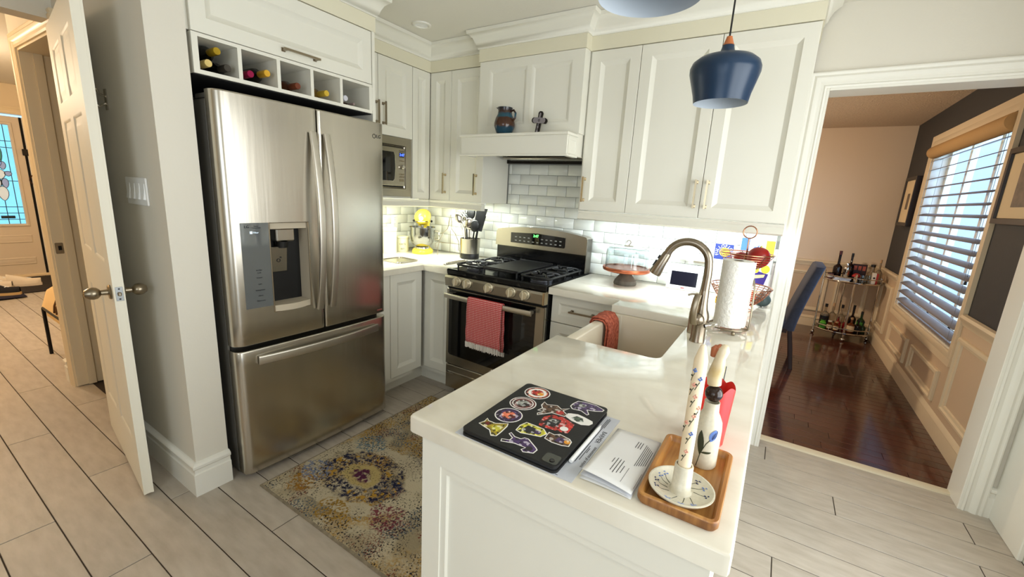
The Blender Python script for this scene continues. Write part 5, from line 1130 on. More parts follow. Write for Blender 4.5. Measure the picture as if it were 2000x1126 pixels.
obj('rim', G().tube([(a, b, HC+0.006) for a, b in rrect(0.30, 0.50, -0.76, -0.56, 0.03)], 0.004, 6, closed=True), M_CHROME, tr_)
obj('plate', G().prism(rrect(0.30, 0.50, -0.76, -0.56, 0.03), 'z', HC, HC+0.004), M_STEEL2, tr_)
wr = thing('wire_bottle_rack', 'thin wire bottle-shaped rack standing between mixer and utensils', 'rack', (0.470, -0.20, HC))
g = G()
o_ = Vector((0.470, -0.20, HC)); sdv = Vector((0.97, 0.24, 0))
q = lambda s_, z: o_ + sdv*s_ + Vector((0, 0, z))
obj('outline', G().tube([q(-0.100, 0.0), q(-0.098, 0.05), q(-0.085, 0.12), q(-0.05, 0.185), q(-0.012, 0.222), q(0.0, 0.28), q(0.012, 0.332), q(0.022, 0.28), q(0.022, 0.222), q(0.055, 0.185), q(0.088, 0.12), q(0.100, 0.05), q(0.103, 0.0)], 0.0024, 6), M_NICKEL, wr)
obj('cross_wire', G().tube([q(-0.10, 0.055), q(-0.118, 0.060), q(-0.122, 0.095), q(-0.10, 0.105), q(0.085, 0.105), q(0.088, 0.055), q(0.10, 0.05)], 0.0022, 6).tube([q(0.012, 0.21), q(0.012, 0.03)], 0.0022, 6), M_NICKEL, wr)
# utensil crock and its utensils
ucx, ucy = 0.652, -0.155
uc = thing('utensil_holder', 'brushed steel utensil holder with black foot beside the range', 'holder', (ucx, ucy, HC))
obj('cup', G().lathe([(0.070, 0.042), (0.075, 0.045), (0.080, 0.155), (0.082, 0.160), (0.078, 0.160), (0.073, 0.05), (0, 0.048)], (ucx, ucy, HC), 36), M_STEEL2, uc)
obj('foot', G().lathe([(0, 0), (0.070, 0), (0.073, 0.004), (0.074, 0.040), (0.072, 0.044), (0, 0.044)], (ucx, ucy, HC), 36), M_BLACK, uc)
def utensil(kind, label, bx0, by0, tx, ty, L, m):
    t = thing('utensil', label, 'utensil', (ucx+bx0, ucy+by0, HC+0.052), 0, 'kitchen utensils in the steel holder')
    d_ = Vector((tx-bx0, ty-by0, L)).normalized(); P0 = Vector((0,0,0)); hl = L*0.72
    s_ = Vector((0.85, 0.52, 0)); s_ = (s_-d_*s_.dot(d_)).normalized(); n_v = d_.cross(s_)
    obj('handle', barmesh([P0, P0+d_*hl*0.5, P0+d_*hl], s_, 0.006, 0.004, 10, 2.5), m[0], t, local=True)
    H_ = P0+d_*hl
    if kind == 'spoon': hd_ = G().sph((0,0,0), (0.034, 0.009, 0.048), 14, 10).xf(Matrix((s_, n_v, d_)).transposed().to_4x4())
    elif kind == 'turner': hd_ = G().prism([(-0.034, -0.06), (0.032, -0.06), (0.046, 0.065), (-0.038, 0.055)], 'y', -0.002, 0.002).xf(Matrix((s_, n_v, d_)).transposed().to_4x4())
    elif kind == 'fork':
        hd_ = G().sph((0,0,-0.01), (0.022, 0.008, 0.034), 12, 8)
        for k in range(9):
            a = math.radians(-40+k*32.5); hd_.tube([(0.02*math.sin(a), 0, -0.005+0.03*math.cos(a)), (0.036*math.sin(a), -0.004, -0.005+0.05*math.cos(a))], 0.003, 5)
        hd_.xf(Matrix((s_, n_v, d_)).transposed().to_4x4())
    else:
        hd_ = G()
        for k in range(5):
            a = math.pi*k/5; hd_.tube([Vector((0.022*math.sin(tt*math.pi)*math.cos(a), 0.022*math.sin(tt*math.pi)*math.sin(a), -0.05+0.11*tt)) for tt in [i/8 for i in range(9)]], 0.0013, 5)
            hd_.tube([Vector((-0.022*math.sin(tt*math.pi)*math.cos(a), -0.022*math.sin(tt*math.pi)*math.sin(a), -0.05+0.11*tt)) for tt in [i/8 for i in range(9)]], 0.0013, 5)
        hd_.xf(Matrix((s_, n_v, d_)).transposed().to_4x4())
    hd_.move(*(H_+d_*0.035)); obj('head', hd_, m[1], t, local=True)
B_ = (M_BLACK, M_BLACK); S_ = (M_CHROME, M_CHROME); SB = (M_CHROME, M_BLACK)
utensil('spoon', 'steel ladle leaning left in the utensil holder', -0.03, 0.01, -0.125, -0.02, 0.33, S_)
utensil('fork', 'black toothed pasta server in the utensil holder', -0.02, 0.0, -0.058, 0.0, 0.34, B_)
utensil('spoon', 'tall black spoon at the centre of the holder', 0.0, 0.02, -0.018, 0.02, 0.375, SB)
utensil('turner', 'wide black spatula leaning right in the holder', 0.03, 0.0, 0.105, 0.0, 0.36, B_)
utensil('whisk', 'steel wire whisk in front in the holder', -0.01, -0.03, -0.025, -0.055, 0.28, S_)
utensil('turner', 'small black slotted turner behind the spatula', 0.02, 0.03, 0.05, 0.05, 0.27, B_)
utensil('spoon', 'short black scoop at the right of the holder', 0.03, -0.02, 0.06, -0.02, 0.245, B_)
utensil('spoon', 'steel serving spoon in the middle of the holder', 0.0, -0.015, 0.01, -0.03, 0.26, S_)
sr = thing('spoon_rest', 'grey metal tongs lying beside the cooktop', 'tongs', (0.73, -0.42, HC))
for s_ in (-1, 1): obj('arm', barmesh([(0.735, -0.545, HC+0.006), (0.735+0.018*s_, -0.50, HC+0.007), (0.735+0.022*s_, -0.40, HC+0.008), (0.735+0.014*s_, -0.30, HC+0.007)], (0,0,1), 0.006, 0.0015, 8, 3), M_STEEL2, sr)
obj('pivot', G().tube(arc((0.735, -0.545, HC+0.006), 0.010, 0, 6.28318*11/12, 11, 'xy'), 0.003, 6, closed=True), M_STEEL2, sr)
# ------------------------------------------------------------------ on the hood mantle
jz = 1.7925
jg = thing('jug', 'blue and brown glazed pottery jug on the hood mantle', 'jug', (1.132, -0.462, jz))
g = G().lathe([(0, 0), (0.040, 0), (0.050, 0.012), (0.065, 0.050), (0.066, 0.068), (0.058, 0.098), (0.046, 0.122), (0.043, 0.142), (0.048, 0.163), (0.045, 0.163), (0.040, 0.142), (0.042, 0.12), (0.05, 0.09), (0, 0.03)], (1.132, -0.462, jz), 36)
m = bpy.data.materials.new('banded_glaze'); m.use_nodes = True; nt = m.node_tree; b = nt.nodes['Principled BSDF']; b.inputs['Roughness'].default_value = 0.15
tcn = nt.nodes.new('ShaderNodeTexCoord'); sx_ = nt.nodes.new('ShaderNodeSeparateXYZ'); nz = nt.nodes.new('ShaderNodeTexNoise'); nz.inputs['Scale'].default_value = 40; nt.links.new(tcn.outputs['Object'], nz.inputs['Vector']); nt.links.new(tcn.outputs['Object'], sx_.inputs[0])
ma = nt.nodes.new('ShaderNodeMath'); ma.operation = 'MULTIPLY_ADD'; ma.inputs[1].default_value = 0.02; nt.links.new(nz.outputs['Fac'], ma.inputs[0]); nt.links.new(sx_.outputs['Z'], ma.inputs[2])
mp_ = nt.nodes.new('ShaderNodeMapRange'); mp_.inputs['From Max'].default_value = 0.175; nt.links.new(ma.outputs[0], mp_.inputs[0]); cr_ = nt.nodes.new('ShaderNodeValToRGB'); nt.links.new(mp_.outputs[0], cr_.inputs[0]); nt.links.new(cr_.outputs[0], b.inputs['Base Color'])
els = cr_.color_ramp.elements; els[0].position = 0; els[0].color = C(14, 34, 46); els[1].position = 1; els[1].color = C(16, 30, 40)
for p_, c_ in ((0.14, C(24, 66, 86)), (0.30, C(26, 60, 78)), (0.36, C(66, 36, 18)), (0.62, C(60, 32, 16)), (0.68, C(30, 76, 92)), (0.78, C(28, 64, 80)), (0.83, C(56, 34, 22))):
    e_ = els.new(p_); e_.color = c_
obj('body', g, m, jg, smooth=70)
obj('spout', G().prism([(1.092, jz+0.150), (1.070, jz+0.166), (1.092, jz+0.163)], 'y', -0.474, -0.450), m, jg)
obj('handle', G().tube([(1.176, -0.462, jz+0.140), (1.196, -0.462, jz+0.146), (1.211, -0.462, jz+0.128), (1.208, -0.462, jz+0.100), (1.192, -0.462, jz+0.082), (1.186, -0.462, jz+0.078)], 0.0065, 8), m, jg)
cr2 = thing('cross', 'ornate dark metal cross leaning on the hood panel', 'cross', (1.372, -0.452, jz))
Mx = Matrix.Translation((1.364, -0.452, jz)) @ Matrix.Rotation(-0.14, 4, 'X') @ Matrix.Rotation(0.10, 4, 'Y')
def crs(sx, o): return [(-0.013*sx, o), (0.013*sx, o), (0.013*sx, 0.068-o*0.3), (0.042-o, 0.066), (0.050-o, 0.072), (0.053-o, 0.082), (0.050-o, 0.092), (0.042-o, 0.098), (0.013*sx, 0.096+o*0.3), (0.015*sx, 0.126-o), (0.008*sx, 0.136-o), (-0.008*sx, 0.136-o), (-0.015*sx, 0.126-o), (-0.013*sx, 0.096+o*0.3), (-0.042+o, 0.098), (-0.050+o, 0.092), (-0.053+o, 0.082), (-0.050+o, 0.072), (-0.042+o, 0.066), (-0.013*sx, 0.068-o*0.3)]
obj('body', G().prism(crs(1.0, 0.0), 'y', -0.006, 0.006).xf(Mx), mat('dark_bronze', C(26, 18, 16), 0.35, metal=0.5), cr2)
M_SILV = mat('antique_silver', C(150, 146, 156), 0.3, metal=0.9)
obj('inlay', G().prism(crs(0.45, 0.009), 'y', -0.0075, -0.0061).xf(Mx), M_SILV, cr2)
for k in range(3): obj('ornament', G().tube([Mx @ p for p in arc((0, -0.008, 0.03+0.026*k), 0.006, 0, 6.28318*9/10, 9, 'xz')], 0.0014, 5, closed=True), mat('dark_bronze2', C(40, 30, 26), 0.4, metal=0.5), cr2)
# ------------------------------------------------------------------ on the peninsula, near the viewer
def sheet(name, label, x0, x1, y0, y1, z, th, m, cat='paper'):
    t = thing(name, label, cat, ((x0+x1)/2, (y0+y1)/2, z))
    obj('sheet', G().box(x0, x1, y0, y1, z, z+th), m, t, smooth=0); return t
lt = sheet('letter', 'printed letter lying partly under the tablet', 2.186, 2.463, -2.164, -1.886, HC+0.0003, 0.0010, M_PAPERG)
UZ = lambda x, y, z, s=1: frame((x, y, z), (0, s, 0), (-s, 0, 0))
zl = HC+0.00145
text('heading', 'BARMER', 0.0145, UZ(2.452, -1.985, zl, -1), M_INK, lt, 0.0001)
text('heading', 'notice of assessment', 0.0098, UZ(2.4575, -2.07, zl, 1), M_INK, lt, 0.0001)
for x, y0, y1 in ((2.444, -1.945, -1.90), (2.441, -2.10, -1.895), (2.446, -2.09, -2.03), (2.449, -2.06, -2.04), (2.438, -2.05, -1.9)): obj('print_line', G().box(x-0.0007, x+0.0007, y0, y1, HC+0.0013, HC+0.0015), M_INK, lt, smooth=0)
g = G()
for i in range(30):
    x = 2.21+0.0075*i; g.box(x, x+0.0052, -2.1605, -2.1592, HC+0.0013, HC+0.00148)
obj('print_line', g, M_INK, lt, smooth=0)
# folded booklet
bk = thing('folded_notice', 'folded grey-white notice standing slightly open on the counter', 'paper', (2.52, -2.03, HC))
def leaf(z0, z1, dx, m, nm, y0=-2.143, y1=-1.925):
    def f(u, v):
        t_ = 1-v; return (2.470+dx+(2.567-2.470-dx)*u, y0+(y1-y0)*v, HC+0.0004+z0+(z1-z0)*(t_**1.3)*(1-0.55*u) + 0.002*math.sin(math.pi*u)*t_)
    o = obj(nm, G().grid(f, 10, 12), m, bk, smooth=80); s_ = o.modifiers.new('t', 'SOLIDIFY'); s_.thickness = 0.0004; s_.offset = 1
    return o
leaf(0.0, 0.002, 0.0, M_PAPER, 'lower_leaf'); leaf(0.001, 0.010, 0.001, M_PAPERG, 'middle_leaf'); top = leaf(0.0016, 0.022, 0.003, M_PAPER, 'upper_leaf')
def lz(x, y):
    u = (x-2.473)/(2.567-2.473); v = (y+2.143)/(0.218); t_ = 1-v; return HC+0.0004+0.0016+0.0204*(max(0, t_)**1.3)*(1-0.55*u)+0.002*math.sin(math.pi*u)*t_+0.0009
def ln(x, y0, y1, w=0.0012):
    n = 8; vs = []
    for i in range(n+1):
        y = y0+(y1-y0)*i/n; vs += [(x-w/2, y, lz(x-w/2, y)), (x+w/2, y, lz(x+w/2, y))]
    obj('print_line', G().raw(vs, [(2*i, 2*i+1, 2*i+3, 2*i+2) for i in range(n)]), M_INK, top, smooth=0)
for k in range(6): ln(2.546+0.0034*k, -2.055+0.003*k, -1.958-0.004*k, 0.0011)
for k, (a, b) in enumerate(((-2.075, -2.055), (-2.105, -2.05), (-2.11, -2.052), (-2.105, -2.052), (-2.10, -2.07))): ln(2.508+0.006*k, a, b, 0.0012)
for k in range(3): ln(2.528+0.005*k, -1.985, -1.955, 0.0014)
def pbox(x0, x1, y0, y1):
    for x in (x0, x1): ln(x, y0, y1, 0.0006)
pbox(2.541, 2.5655, -2.125, -2.07)
# tablet in black folio with stickers
ip = thing('tablet', 'black tablet folio covered in colourful stickers', 'tablet', (2.315, -2.019, HC+0.0014))
IX0, IX1, IY0, IY1 = 2.201, 2.4295, -2.163, -1.876; iz = HC+0.0014
obj('folio_front', G().prism(rrect(IX0, IX1, IY0, IY1, 0.012), 'z', iz, iz+0.005), mat('black_folio', C(22, 22, 22), 0.55, bump=(300, 0.15, 0.001)), ip)
obj('tablet_body', G().prism(rrect(IX0+0.004, IX1-0.003, IY0+0.003, IY1-0.004, 0.012), 'z', iz+0.0052, iz+0.0105), mat('space_grey', C(92, 94, 98), 0.35, metal=0.9), ip)
ft = obj('folio_back', G().prism(rrect(IX0, IX1, IY0, IY1, 0.012), 'z', iz+0.0107, iz+0.0155), MATS['black_folio'], ip)
zt_ = iz+0.0156
obj('camera_island', G().prism(rrect(2.394, 2.426, -2.158, -2.128, 0.007), 'z', zt_-0.0001, zt_+0.0012), mat('camera_glass', C(70, 72, 66), 0.2), ft)
obj('camera_lens', G().lathe([(0.0055, 0.0012), (0.0055, 0.0026), (0.0045, 0.003), (0.0035, 0.0022), (0, 0.0022)], (2.414, -2.149, zt_), 16), M_BLACKG, ft)
S_W = mat('sticker_white', C(236, 234, 228), 0.4)
def colm(nm, *c):
    m = mat('sticker_'+nm, C(*c), 0.35); nt = m.node_tree; b_ = nt.nodes['Principled BSDF']
    tc_ = nt.nodes.new('ShaderNodeTexCoord'); v_ = nt.nodes.new('ShaderNodeTexVoronoi'); v_.inputs['Scale'].default_value = 150; nt.links.new(tc_.outputs['Object'], v_.inputs['Vector'])
    sx_ = nt.nodes.new('ShaderNodeSeparateColor'); nt.links.new(v_.outputs['Color'], sx_.inputs[0]); r_ = nt.nodes.new('ShaderNodeValToRGB'); r_.color_ramp.interpolation = 'CONSTANT'; nt.links.new(sx_.outputs[0], r_.inputs[0]); nt.links.new(r_.outputs[0], b_.inputs['Base Color'])
    e_ = r_.color_ramp.elements; e_[0].color = C(*c); e_[1].position = 0.88; e_[1].color = C(*[min(255, int(v*0.4+150)) for v in c])
    for p_, k_ in ((0.45, 0.35), (0.62, 1.25), (0.76, 0.6)):
        q_ = e_.new(p_); q_.color = C(*[min(255, int(v*k_)) for v in c])
    return m
SC_ = dict(red=colm('red', 176, 44, 36), maroon=colm('maroon', 92, 30, 26), purple=colm('purple', 66, 44, 88), olive=colm('olive', 150, 132, 30), black=colm('black', 34, 30, 34), orange=colm('orange', 226, 150, 40), grey=colm('grey', 150, 152, 146), brown=colm('brown', 84, 58, 40), lime=colm('lime', 196, 190, 60), green=colm('green', 70, 84, 70), coral=colm('coral', 226, 120, 88))
def shrink(poly, k):
    cx_ = sum(p[0] for p in poly)/len(poly); cy_ = sum(p[1] for p in poly)/len(poly); n = len(poly); out = []
    for i in range(n):
        p0, p, p1 = Vector(poly[i-1]), Vector(poly[i]), Vector(poly[(i+1) % n])
        e = ((p-p0).normalized()+(p1-p).normalized())
        nrm = Vector((-e.y, e.x)); nrm = nrm.normalized() if nrm.length > 1e-6 else Vector((0, 0))
        a = sum(poly[j][0]*poly[(j+1) % n][1]-poly[(j+1) % n][0]*poly[j][1] for j in range(n))
        out.append(tuple(p+nrm*(k if a > 0 else -k)))
    return out
def sticker(label, poly, m, extra=(), border=True):
    t = thing('sticker', label, 'sticker', (sum(p[0] for p in poly)/len(poly), sum(p[1] for p in poly)/len(poly), zt_), 0, 'stickers on the black tablet folio')
    z = zt_+0.0001
    obj('backing', G().prism(poly, 'z', zt_-0.0002, z), S_W if border else m, t, smooth=0)
    if border: obj('artwork', G().prism(shrink(poly, 0.0026), 'z', z, z+0.0001), m, t, smooth=0)
    for i, (p, mm) in enumerate(extra): obj('artwork', G().prism(p, 'z', z+0.0001+0.00005*i, z+0.0002+0.00005*i), mm, t, smooth=0)
def circ(x, y, r, n=28): return [(x+r*math.cos(6.28318*i/n), y+r*math.sin(6.28318*i/n)) for i in range(n)]
def rstick(label, x, y, r, cols):
    sticker(label, circ(x, y, r), cols[0], [(circ(x, y, r*f), c) for f, c in zip((0.80, 0.72, 0.5), cols[1:])] + [(circ(x+0.3*r, y-0.05*r, r*0.28, 7), cols[-1])])
rstick('round red and white ringed sticker, furthest of the three discs', 2.251, -1.914, 0.0335, [SC_['maroon'], SC_['coral'], S_W, SC_['red'], SC_['orange']])
rstick('round dark red ringed sticker, middle of the three discs', 2.250, -1.985, 0.0330, [SC_['maroon'], S_W, SC_['maroon'], SC_['grey'], SC_['black']])
rstick('round purple sticker, nearest of the three discs', 2.253, -2.054, 0.0325, [SC_['purple'], SC_['black'], SC_['purple'], SC_['coral'], SC_['maroon']])
sticker('yellow-olive bat-shaped sticker at the near left corner', [(2.219,-2.124),(2.224,-2.11),(2.222,-2.094),(2.231,-2.101),(2.249,-2.101),(2.273,-2.085),(2.278,-2.097),(2.28,-2.123),(2.28,-2.143),(2.269,-2.149),(2.254,-2.133),(2.236,-2.129)], SC_['olive'], [(circ(2.262, -2.117, 0.011, 9), SC_['lime']), (circ(2.236, -2.113, 0.008, 7), SC_['maroon'])])
sticker('cream and dark oval sticker at the centre front', [(2.299,-2.098),(2.296,-2.075),(2.302,-2.055),(2.322,-2.055),(2.347,-2.056),(2.362,-2.07),(2.356,-2.089),(2.335,-2.095),(2.314,-2.102)], SC_['lime'], [([(2.308,-2.085),(2.312,-2.065),(2.33,-2.066),(2.345,-2.075),(2.34,-2.088),(2.318,-2.092)], SC_['black']), (circ(2.343, -2.078, 0.008, 7), SC_['purple'])])
sticker('sprawling purple and white sticker near the camera edge', [(2.295,-2.119),(2.297,-2.111),(2.312,-2.120),(2.326,-2.119),(2.330,-2.111),(2.340,-2.110),(2.369,-2.129),(2.374,-2.134),(2.373,-2.149),(2.353,-2.158),(2.345,-2.152),(2.350,-2.142),(2.324,-2.143),(2.297,-2.153),(2.293,-2.144),(2.309,-2.137),(2.309,-2.128)], SC_['purple'], [(circ(2.358, -2.140, 0.008, 7), SC_['black'])])
sticker('brown and red sticker with crossed sticks', [(2.294,-1.992),(2.298,-1.976),(2.289,-1.964),(2.288,-1.944),(2.300,-1.952),(2.323,-1.941),(2.338,-1.951),(2.353,-1.936),(2.346,-1.956),(2.362,-1.968),(2.360,-1.980),(2.328,-1.983),(2.305,-2.013),(2.300,-2.004),(2.308,-1.990)], SC_['brown'], [(circ(2.343, -1.970, 0.010, 7), SC_['red'])])
sticker('long purple sticker along the far right edge', [(2.348,-1.924),(2.348,-1.909),(2.353,-1.888),(2.368,-1.882),(2.399,-1.880),(2.424,-1.891),(2.423,-1.901),(2.407,-1.912),(2.391,-1.918),(2.402,-1.934),(2.399,-1.941),(2.38,-1.931),(2.358,-1.935)], SC_['purple'], [(circ(2.372, -1.905, 0.009, 7), SC_['grey'])])
sticker('white and dark green hand-like sticker at the right', [(2.362,-1.978),(2.359,-1.961),(2.366,-1.956),(2.381,-1.950),(2.398,-1.953),(2.421,-1.960),(2.425,-1.969),(2.421,-1.981),(2.405,-1.990),(2.381,-1.987)], S_W, [([(2.374,-1.975),(2.382,-1.960),(2.398,-1.962),(2.405,-1.975),(2.392,-1.983)], SC_['green'])])
sticker('red rectangular sticker with a white dot', [(2.324,-2.035),(2.322,-2.008),(2.335,-1.989),(2.359,-1.985),(2.393,-1.998),(2.395,-2.013),(2.396,-2.043),(2.373,-2.046),(2.346,-2.050),(2.330,-2.049)], SC_['red'], [([(2.330,-2.032),(2.336,-2.002),(2.362,-2.000),(2.366,-2.030),(2.348,-2.040)], SC_['black']), ([(2.338,-2.018),(2.342,-2.006),(2.358,-2.006),(2.358,-2.020)], SC_['grey']), (circ(2.382, -2.029, 0.0095, 14), S_W)], False)
sticker('brown, blue and orange sticker above the camera corner', [(2.364,-2.088),(2.361,-2.060),(2.375,-2.062),(2.384,-2.053),(2.410,-2.058),(2.418,-2.066),(2.420,-2.085),(2.406,-2.091),(2.384,-2.093)], SC_['brown'], [([(2.385,-2.085),(2.388,-2.066),(2.400,-2.064),(2.406,-2.082)], SC_['purple']), (circ(2.410, -2.073, 0.007, 8), SC_['orange'])])
# stylus
sy_ = thing('stylus', 'white stylus lying along the tablet edge', 'pen', (2.437, -2.03, HC+0.0015))
obj('barrel', G().tube([(2.4370, -2.112, HC+0.0062), (2.4370, -2.110, HC+0.0062), (2.4370, -1.965, HC+0.0062)], [0.0036, 0.0045, 0.0045], 14), M_WHITEP, sy_); obj('tip', G().tube([(2.4370, -1.9648, HC+0.0062), (2.4370, -1.950, HC+0.0062), (2.4370, -1.946, HC+0.0062)], [0.0044, 0.0024, 0.001], 14), M_WHITEP, sy_)
# bamboo tray
ty = thing('bamboo_tray', 'small rectangular bamboo tray at the peninsula end', 'tray', (2.64, -2.02, HC))
TX0, TX1, TY0, TY1 = 2.574, 2.706, -2.142, -1.902
lo = [[(a, b, z) for a, b in rrect(TX0+i_, TX1-i_, TY0+i_, TY1-i_, max(0.004, 0.016-i_), 5)] for i_, z in ((0.004, HC), (0.0, HC+0.006), (0.0, HC+0.018), (0.0015, HC+0.020), (0.0075, HC+0.020), (0.010, HC+0.0175), (0.0125, HC+0.0095), (0.016, HC+0.0075))]
g = G(); k = len(lo[0])
for l_ in lo: g.v += [Vector(p) for p in l_]
for i in range(len(lo)-1):
    g.f += [(i*k+j, i*k+(j+1) % k, (i+1)*k+(j+1) % k, (i+1)*k+j) for j in range(k)]; g.m += [1 if i < 2 else 0]*k
g.f += [tuple((len(lo)-1)*k+j for j in range(k)), tuple(reversed(range(k)))]; g.m += [0, 1]
obj('tray_body', g, [M_BAMBOO, M_BAMBOOE], ty, smooth=40)
# candle holder dish and candle
hx_, hy_ = 2.637, -2.083; dz = HC+0.0078
ch = thing('candle_holder', 'speckled cream saucer candle holder painted with blue flowers', 'candle holder', (hx_, hy_, dz))
obj('saucer', G().lathe([(0, 0), (0.034, 0), (0.036, 0.003), (0.050, 0.010), (0.0555, 0.0165), (0.0555, 0.0185), (0.053, 0.0185), (0.046, 0.0135), (0.034, 0.0085), (0, 0.0075)], (hx_, hy_, dz), 48), M_CERAM, ch)
obj('socket', G().lathe([(0.0195, 0.0078), (0.0165, 0.012), (0.0155, 0.058), (0.0148, 0.060), (0.0125, 0.060), (0.0125, 0.05), (0, 0.05)], (hx_, hy_, dz), 32), M_CERAM, ch)
def stemflower(pts_, m_fl, r=0.0045):
    g_ = G(); Z = lambda x, y: dz+0.0082+max(0, (math.hypot(x-hx_, y-hy_)-0.034))*0.40
    obj('painted_stem', g_.tube([(x, y, Z(x, y)) for x, y in pts_], 0.0007, 5), M_GREENP, ch)
    x, y = pts_[-1]
    for k_ in range(3):
        a = k_*2.1+0.4; xx_, yy_ = x+0.0035*math.cos(a), y+0.0035*math.sin(a)
        obj('painted_petal', G().sph((xx_, yy_, Z(xx_, yy_)), (r*0.8, r*0.55, 0.0005), 10, 4).xf(Matrix.Identity(4)), m_fl, ch)
for a0, mm in ((2.45, M_BLUEP), (2.75, M_BLUEP), (3.15, M_NAVYP), (4.35, M_BLUEP), (4.9, M_BLUEP), (5.4, M_BLUEP), (0.05, M_NAVYP), (0.55, M_BLUEP), (1.0, M_NAVYP), (3.55, M_NAVYP)):
    p0 = (hx_+0.022*math.cos(a0+0.3), hy_+0.022*math.sin(a0+0.3)); p1 = (hx_+0.034*math.cos(a0+0.12), hy_+0.034*math.sin(a0+0.12)); p2 = (hx_+0.044*math.cos(a0), hy_+0.044*math.sin(a0))
    stemflower([p0, p1, p2], mm)
ca = thing('candle', 'tall cream taper candle painted with tiny flowers', 'candle', (hx_, hy_, dz+0.0505))
obj('wax', G().lathe([(0, 0), (0.0110, 0), (0.0110, 0.203), (0.0098, 0.209), (0.0045, 0.229), (0.003, 0.231), (0, 0.231)], (hx_, hy_, dz+0.0505), 32), M_WAX, ca)
obj('wick', G().tube([(hx_, hy_, dz+0.281), (hx_+0.001, hy_, dz+0.290)], 0.0009, 6), M_PAPER, ca)
def onwax(a, z): return Vector((hx_+0.01125*math.cos(a), hy_+0.01125*math.sin(a), dz+0.0505+z))
for a, z, mm in ((-1.15, 0.172, M_BLUEP), (-1.45, 0.140, M_PINKP), (-1.2, 0.105, M_PINKP), (-1.25, 0.072, M_BLUEP), (-1.9, 0.160, M_PINKP), (-1.5, 0.038, M_PINKP), (-0.7, 0.12, M_PINKP), (-2.2, 0.09, M_PINKP), (-2.1, 0.185, M_BLUEP)):
    obj('painted_stem', G().tube([onwax(a-0.55, z-0.018), onwax(a-0.3, z-0.010), onwax(a, z-0.003)], 0.0006, 5), M_GREENP, ca)
    for da, dz_ in ((0, 0), (0.22, 0.002), (-0.2, 0.002), (0.05, 0.005)):
        obj('painted_petal', G().sph(onwax(a+da, z+dz_), 0.0017, 8, 6), mm, ca)
    obj('painted_leaf', G().sph(onwax(a-0.45, z-0.008), 0.0017, 8, 6), M_GREENP, ca)
# bottle vase with its sculpted stopper
vx, vy = 2.655, -1.958; vz = HC+0.0078
va = thing('bottle_vase', 'cream ceramic bottle vase painted with a blue tulip', 'vase', (vx, vy, vz))
obj('body', G().lathe([(0, 0), (0.0225, 0), (0.0248, 0.004), (0.0248, 0.082), (0.0235, 0.095), (0.0180, 0.108), (0.0145, 0.115), (0.0138, 0.131), (0.0142, 0.135), (0.0122, 0.135), (0.0118, 0.12), (0, 0.10)], (vx, vy, vz), 36), M_CERAM, va)
def onv(a, z, r=0.0250): return Vector((vx+r*math.cos(a), vy+r*math.sin(a), vz+z))
obj('painted_stem', G().tube([onv(-1.95, 0.004), onv(-1.75, 0.035), onv(-1.45, 0.056), onv(-1.2, 0.066)], 0.0008, 5), M_GREENP, va)
def leafp(a0, z0, a1, z1, w_):
    vs = []; n = 8
    for i in range(n+1):
        t_ = i/n; ww = w_*math.sin(math.pi*t_)**0.8; a = a0+(a1-a0)*t_; z = z0+(z1-z0)*t_; vs += [onv(a+ww*k_, z-ww*0.01*k_, 0.0253) for k_ in (-1, -0.5, 0, 0.5, 1)]
    return G().raw(vs, [(5*i+k_, 5*i+k_+1, 5*i+k_+6, 5*i+k_+5) for i in range(n) for k_ in range(4)])
obj('painted_leaf', leafp(-1.8, 0.03, -1.9, 0.082, 0.26), M_GREENP, va); obj('painted_leaf', leafp(-1.70, 0.035, -1.0, 0.040, 0.16), M_GREENP, va)
obj('painted_tulip', leafp(-1.2, 0.062, -0.85, 0.088, 0.26), M_BLUEP, va); obj('painted_tulip', leafp(-1.1, 0.066, -0.72, 0.086, 0.14), M_NAVYP, va)
fg_ = thing('vase_ornament', 'pale sculpted ornament on a dark glossy knob in the vase mouth', 'ornament', (vx, vy, vz+0.1352))
obj('knob', G().sph((vx, vy, vz+0.1515), (0.0163, 0.0163, 0.0163), 18, 12), mat('dark_brown_gloss', C(40, 26, 20), 0.12), fg_)
M_FIG = mat('cream_gourd', C(230, 220, 198), 0.35, noise=(22, 0.25), col2=C(208, 184, 132))
obj('figure', G().tube([(vx-0.002, vy, vz+0.170), (vx-0.004, vy, vz+0.185), (vx, vy-0.001, vz+0.205), (vx+0.001, vy, vz+0.225), (vx+0.005, vy, vz+0.242), (vx+0.007, vy, vz+0.251)], [0.0125, 0.0135, 0.0130, 0.0095, 0.0105, 0.005], 16), M_FIG, fg_, smooth=80)
obj('figure_crest', G().tube([(vx-0.006, vy+0.004, vz+0.226), (vx-0.004, vy+0.002, vz+0.243), (vx-0.001, vy, vz+0.249)], [0.006, 0.0075, 0.004], 12).tube([(vx-0.012, vy+0.004, vz+0.224), (vx-0.011, vy+0.002, vz+0.240), (vx-0.008, vy, vz+0.246)], [0.0055, 0.0065, 0.004], 12), mat('rust_brown', C(176, 104, 70), 0.4), fg_, smooth=80)
obj('figure_line', G().tube([(vx+0.0128, vy-0.005, vz+0.185), (vx+0.0135, vy-0.004, vz+0.212)], 0.0008, 5), M_INK, fg_)
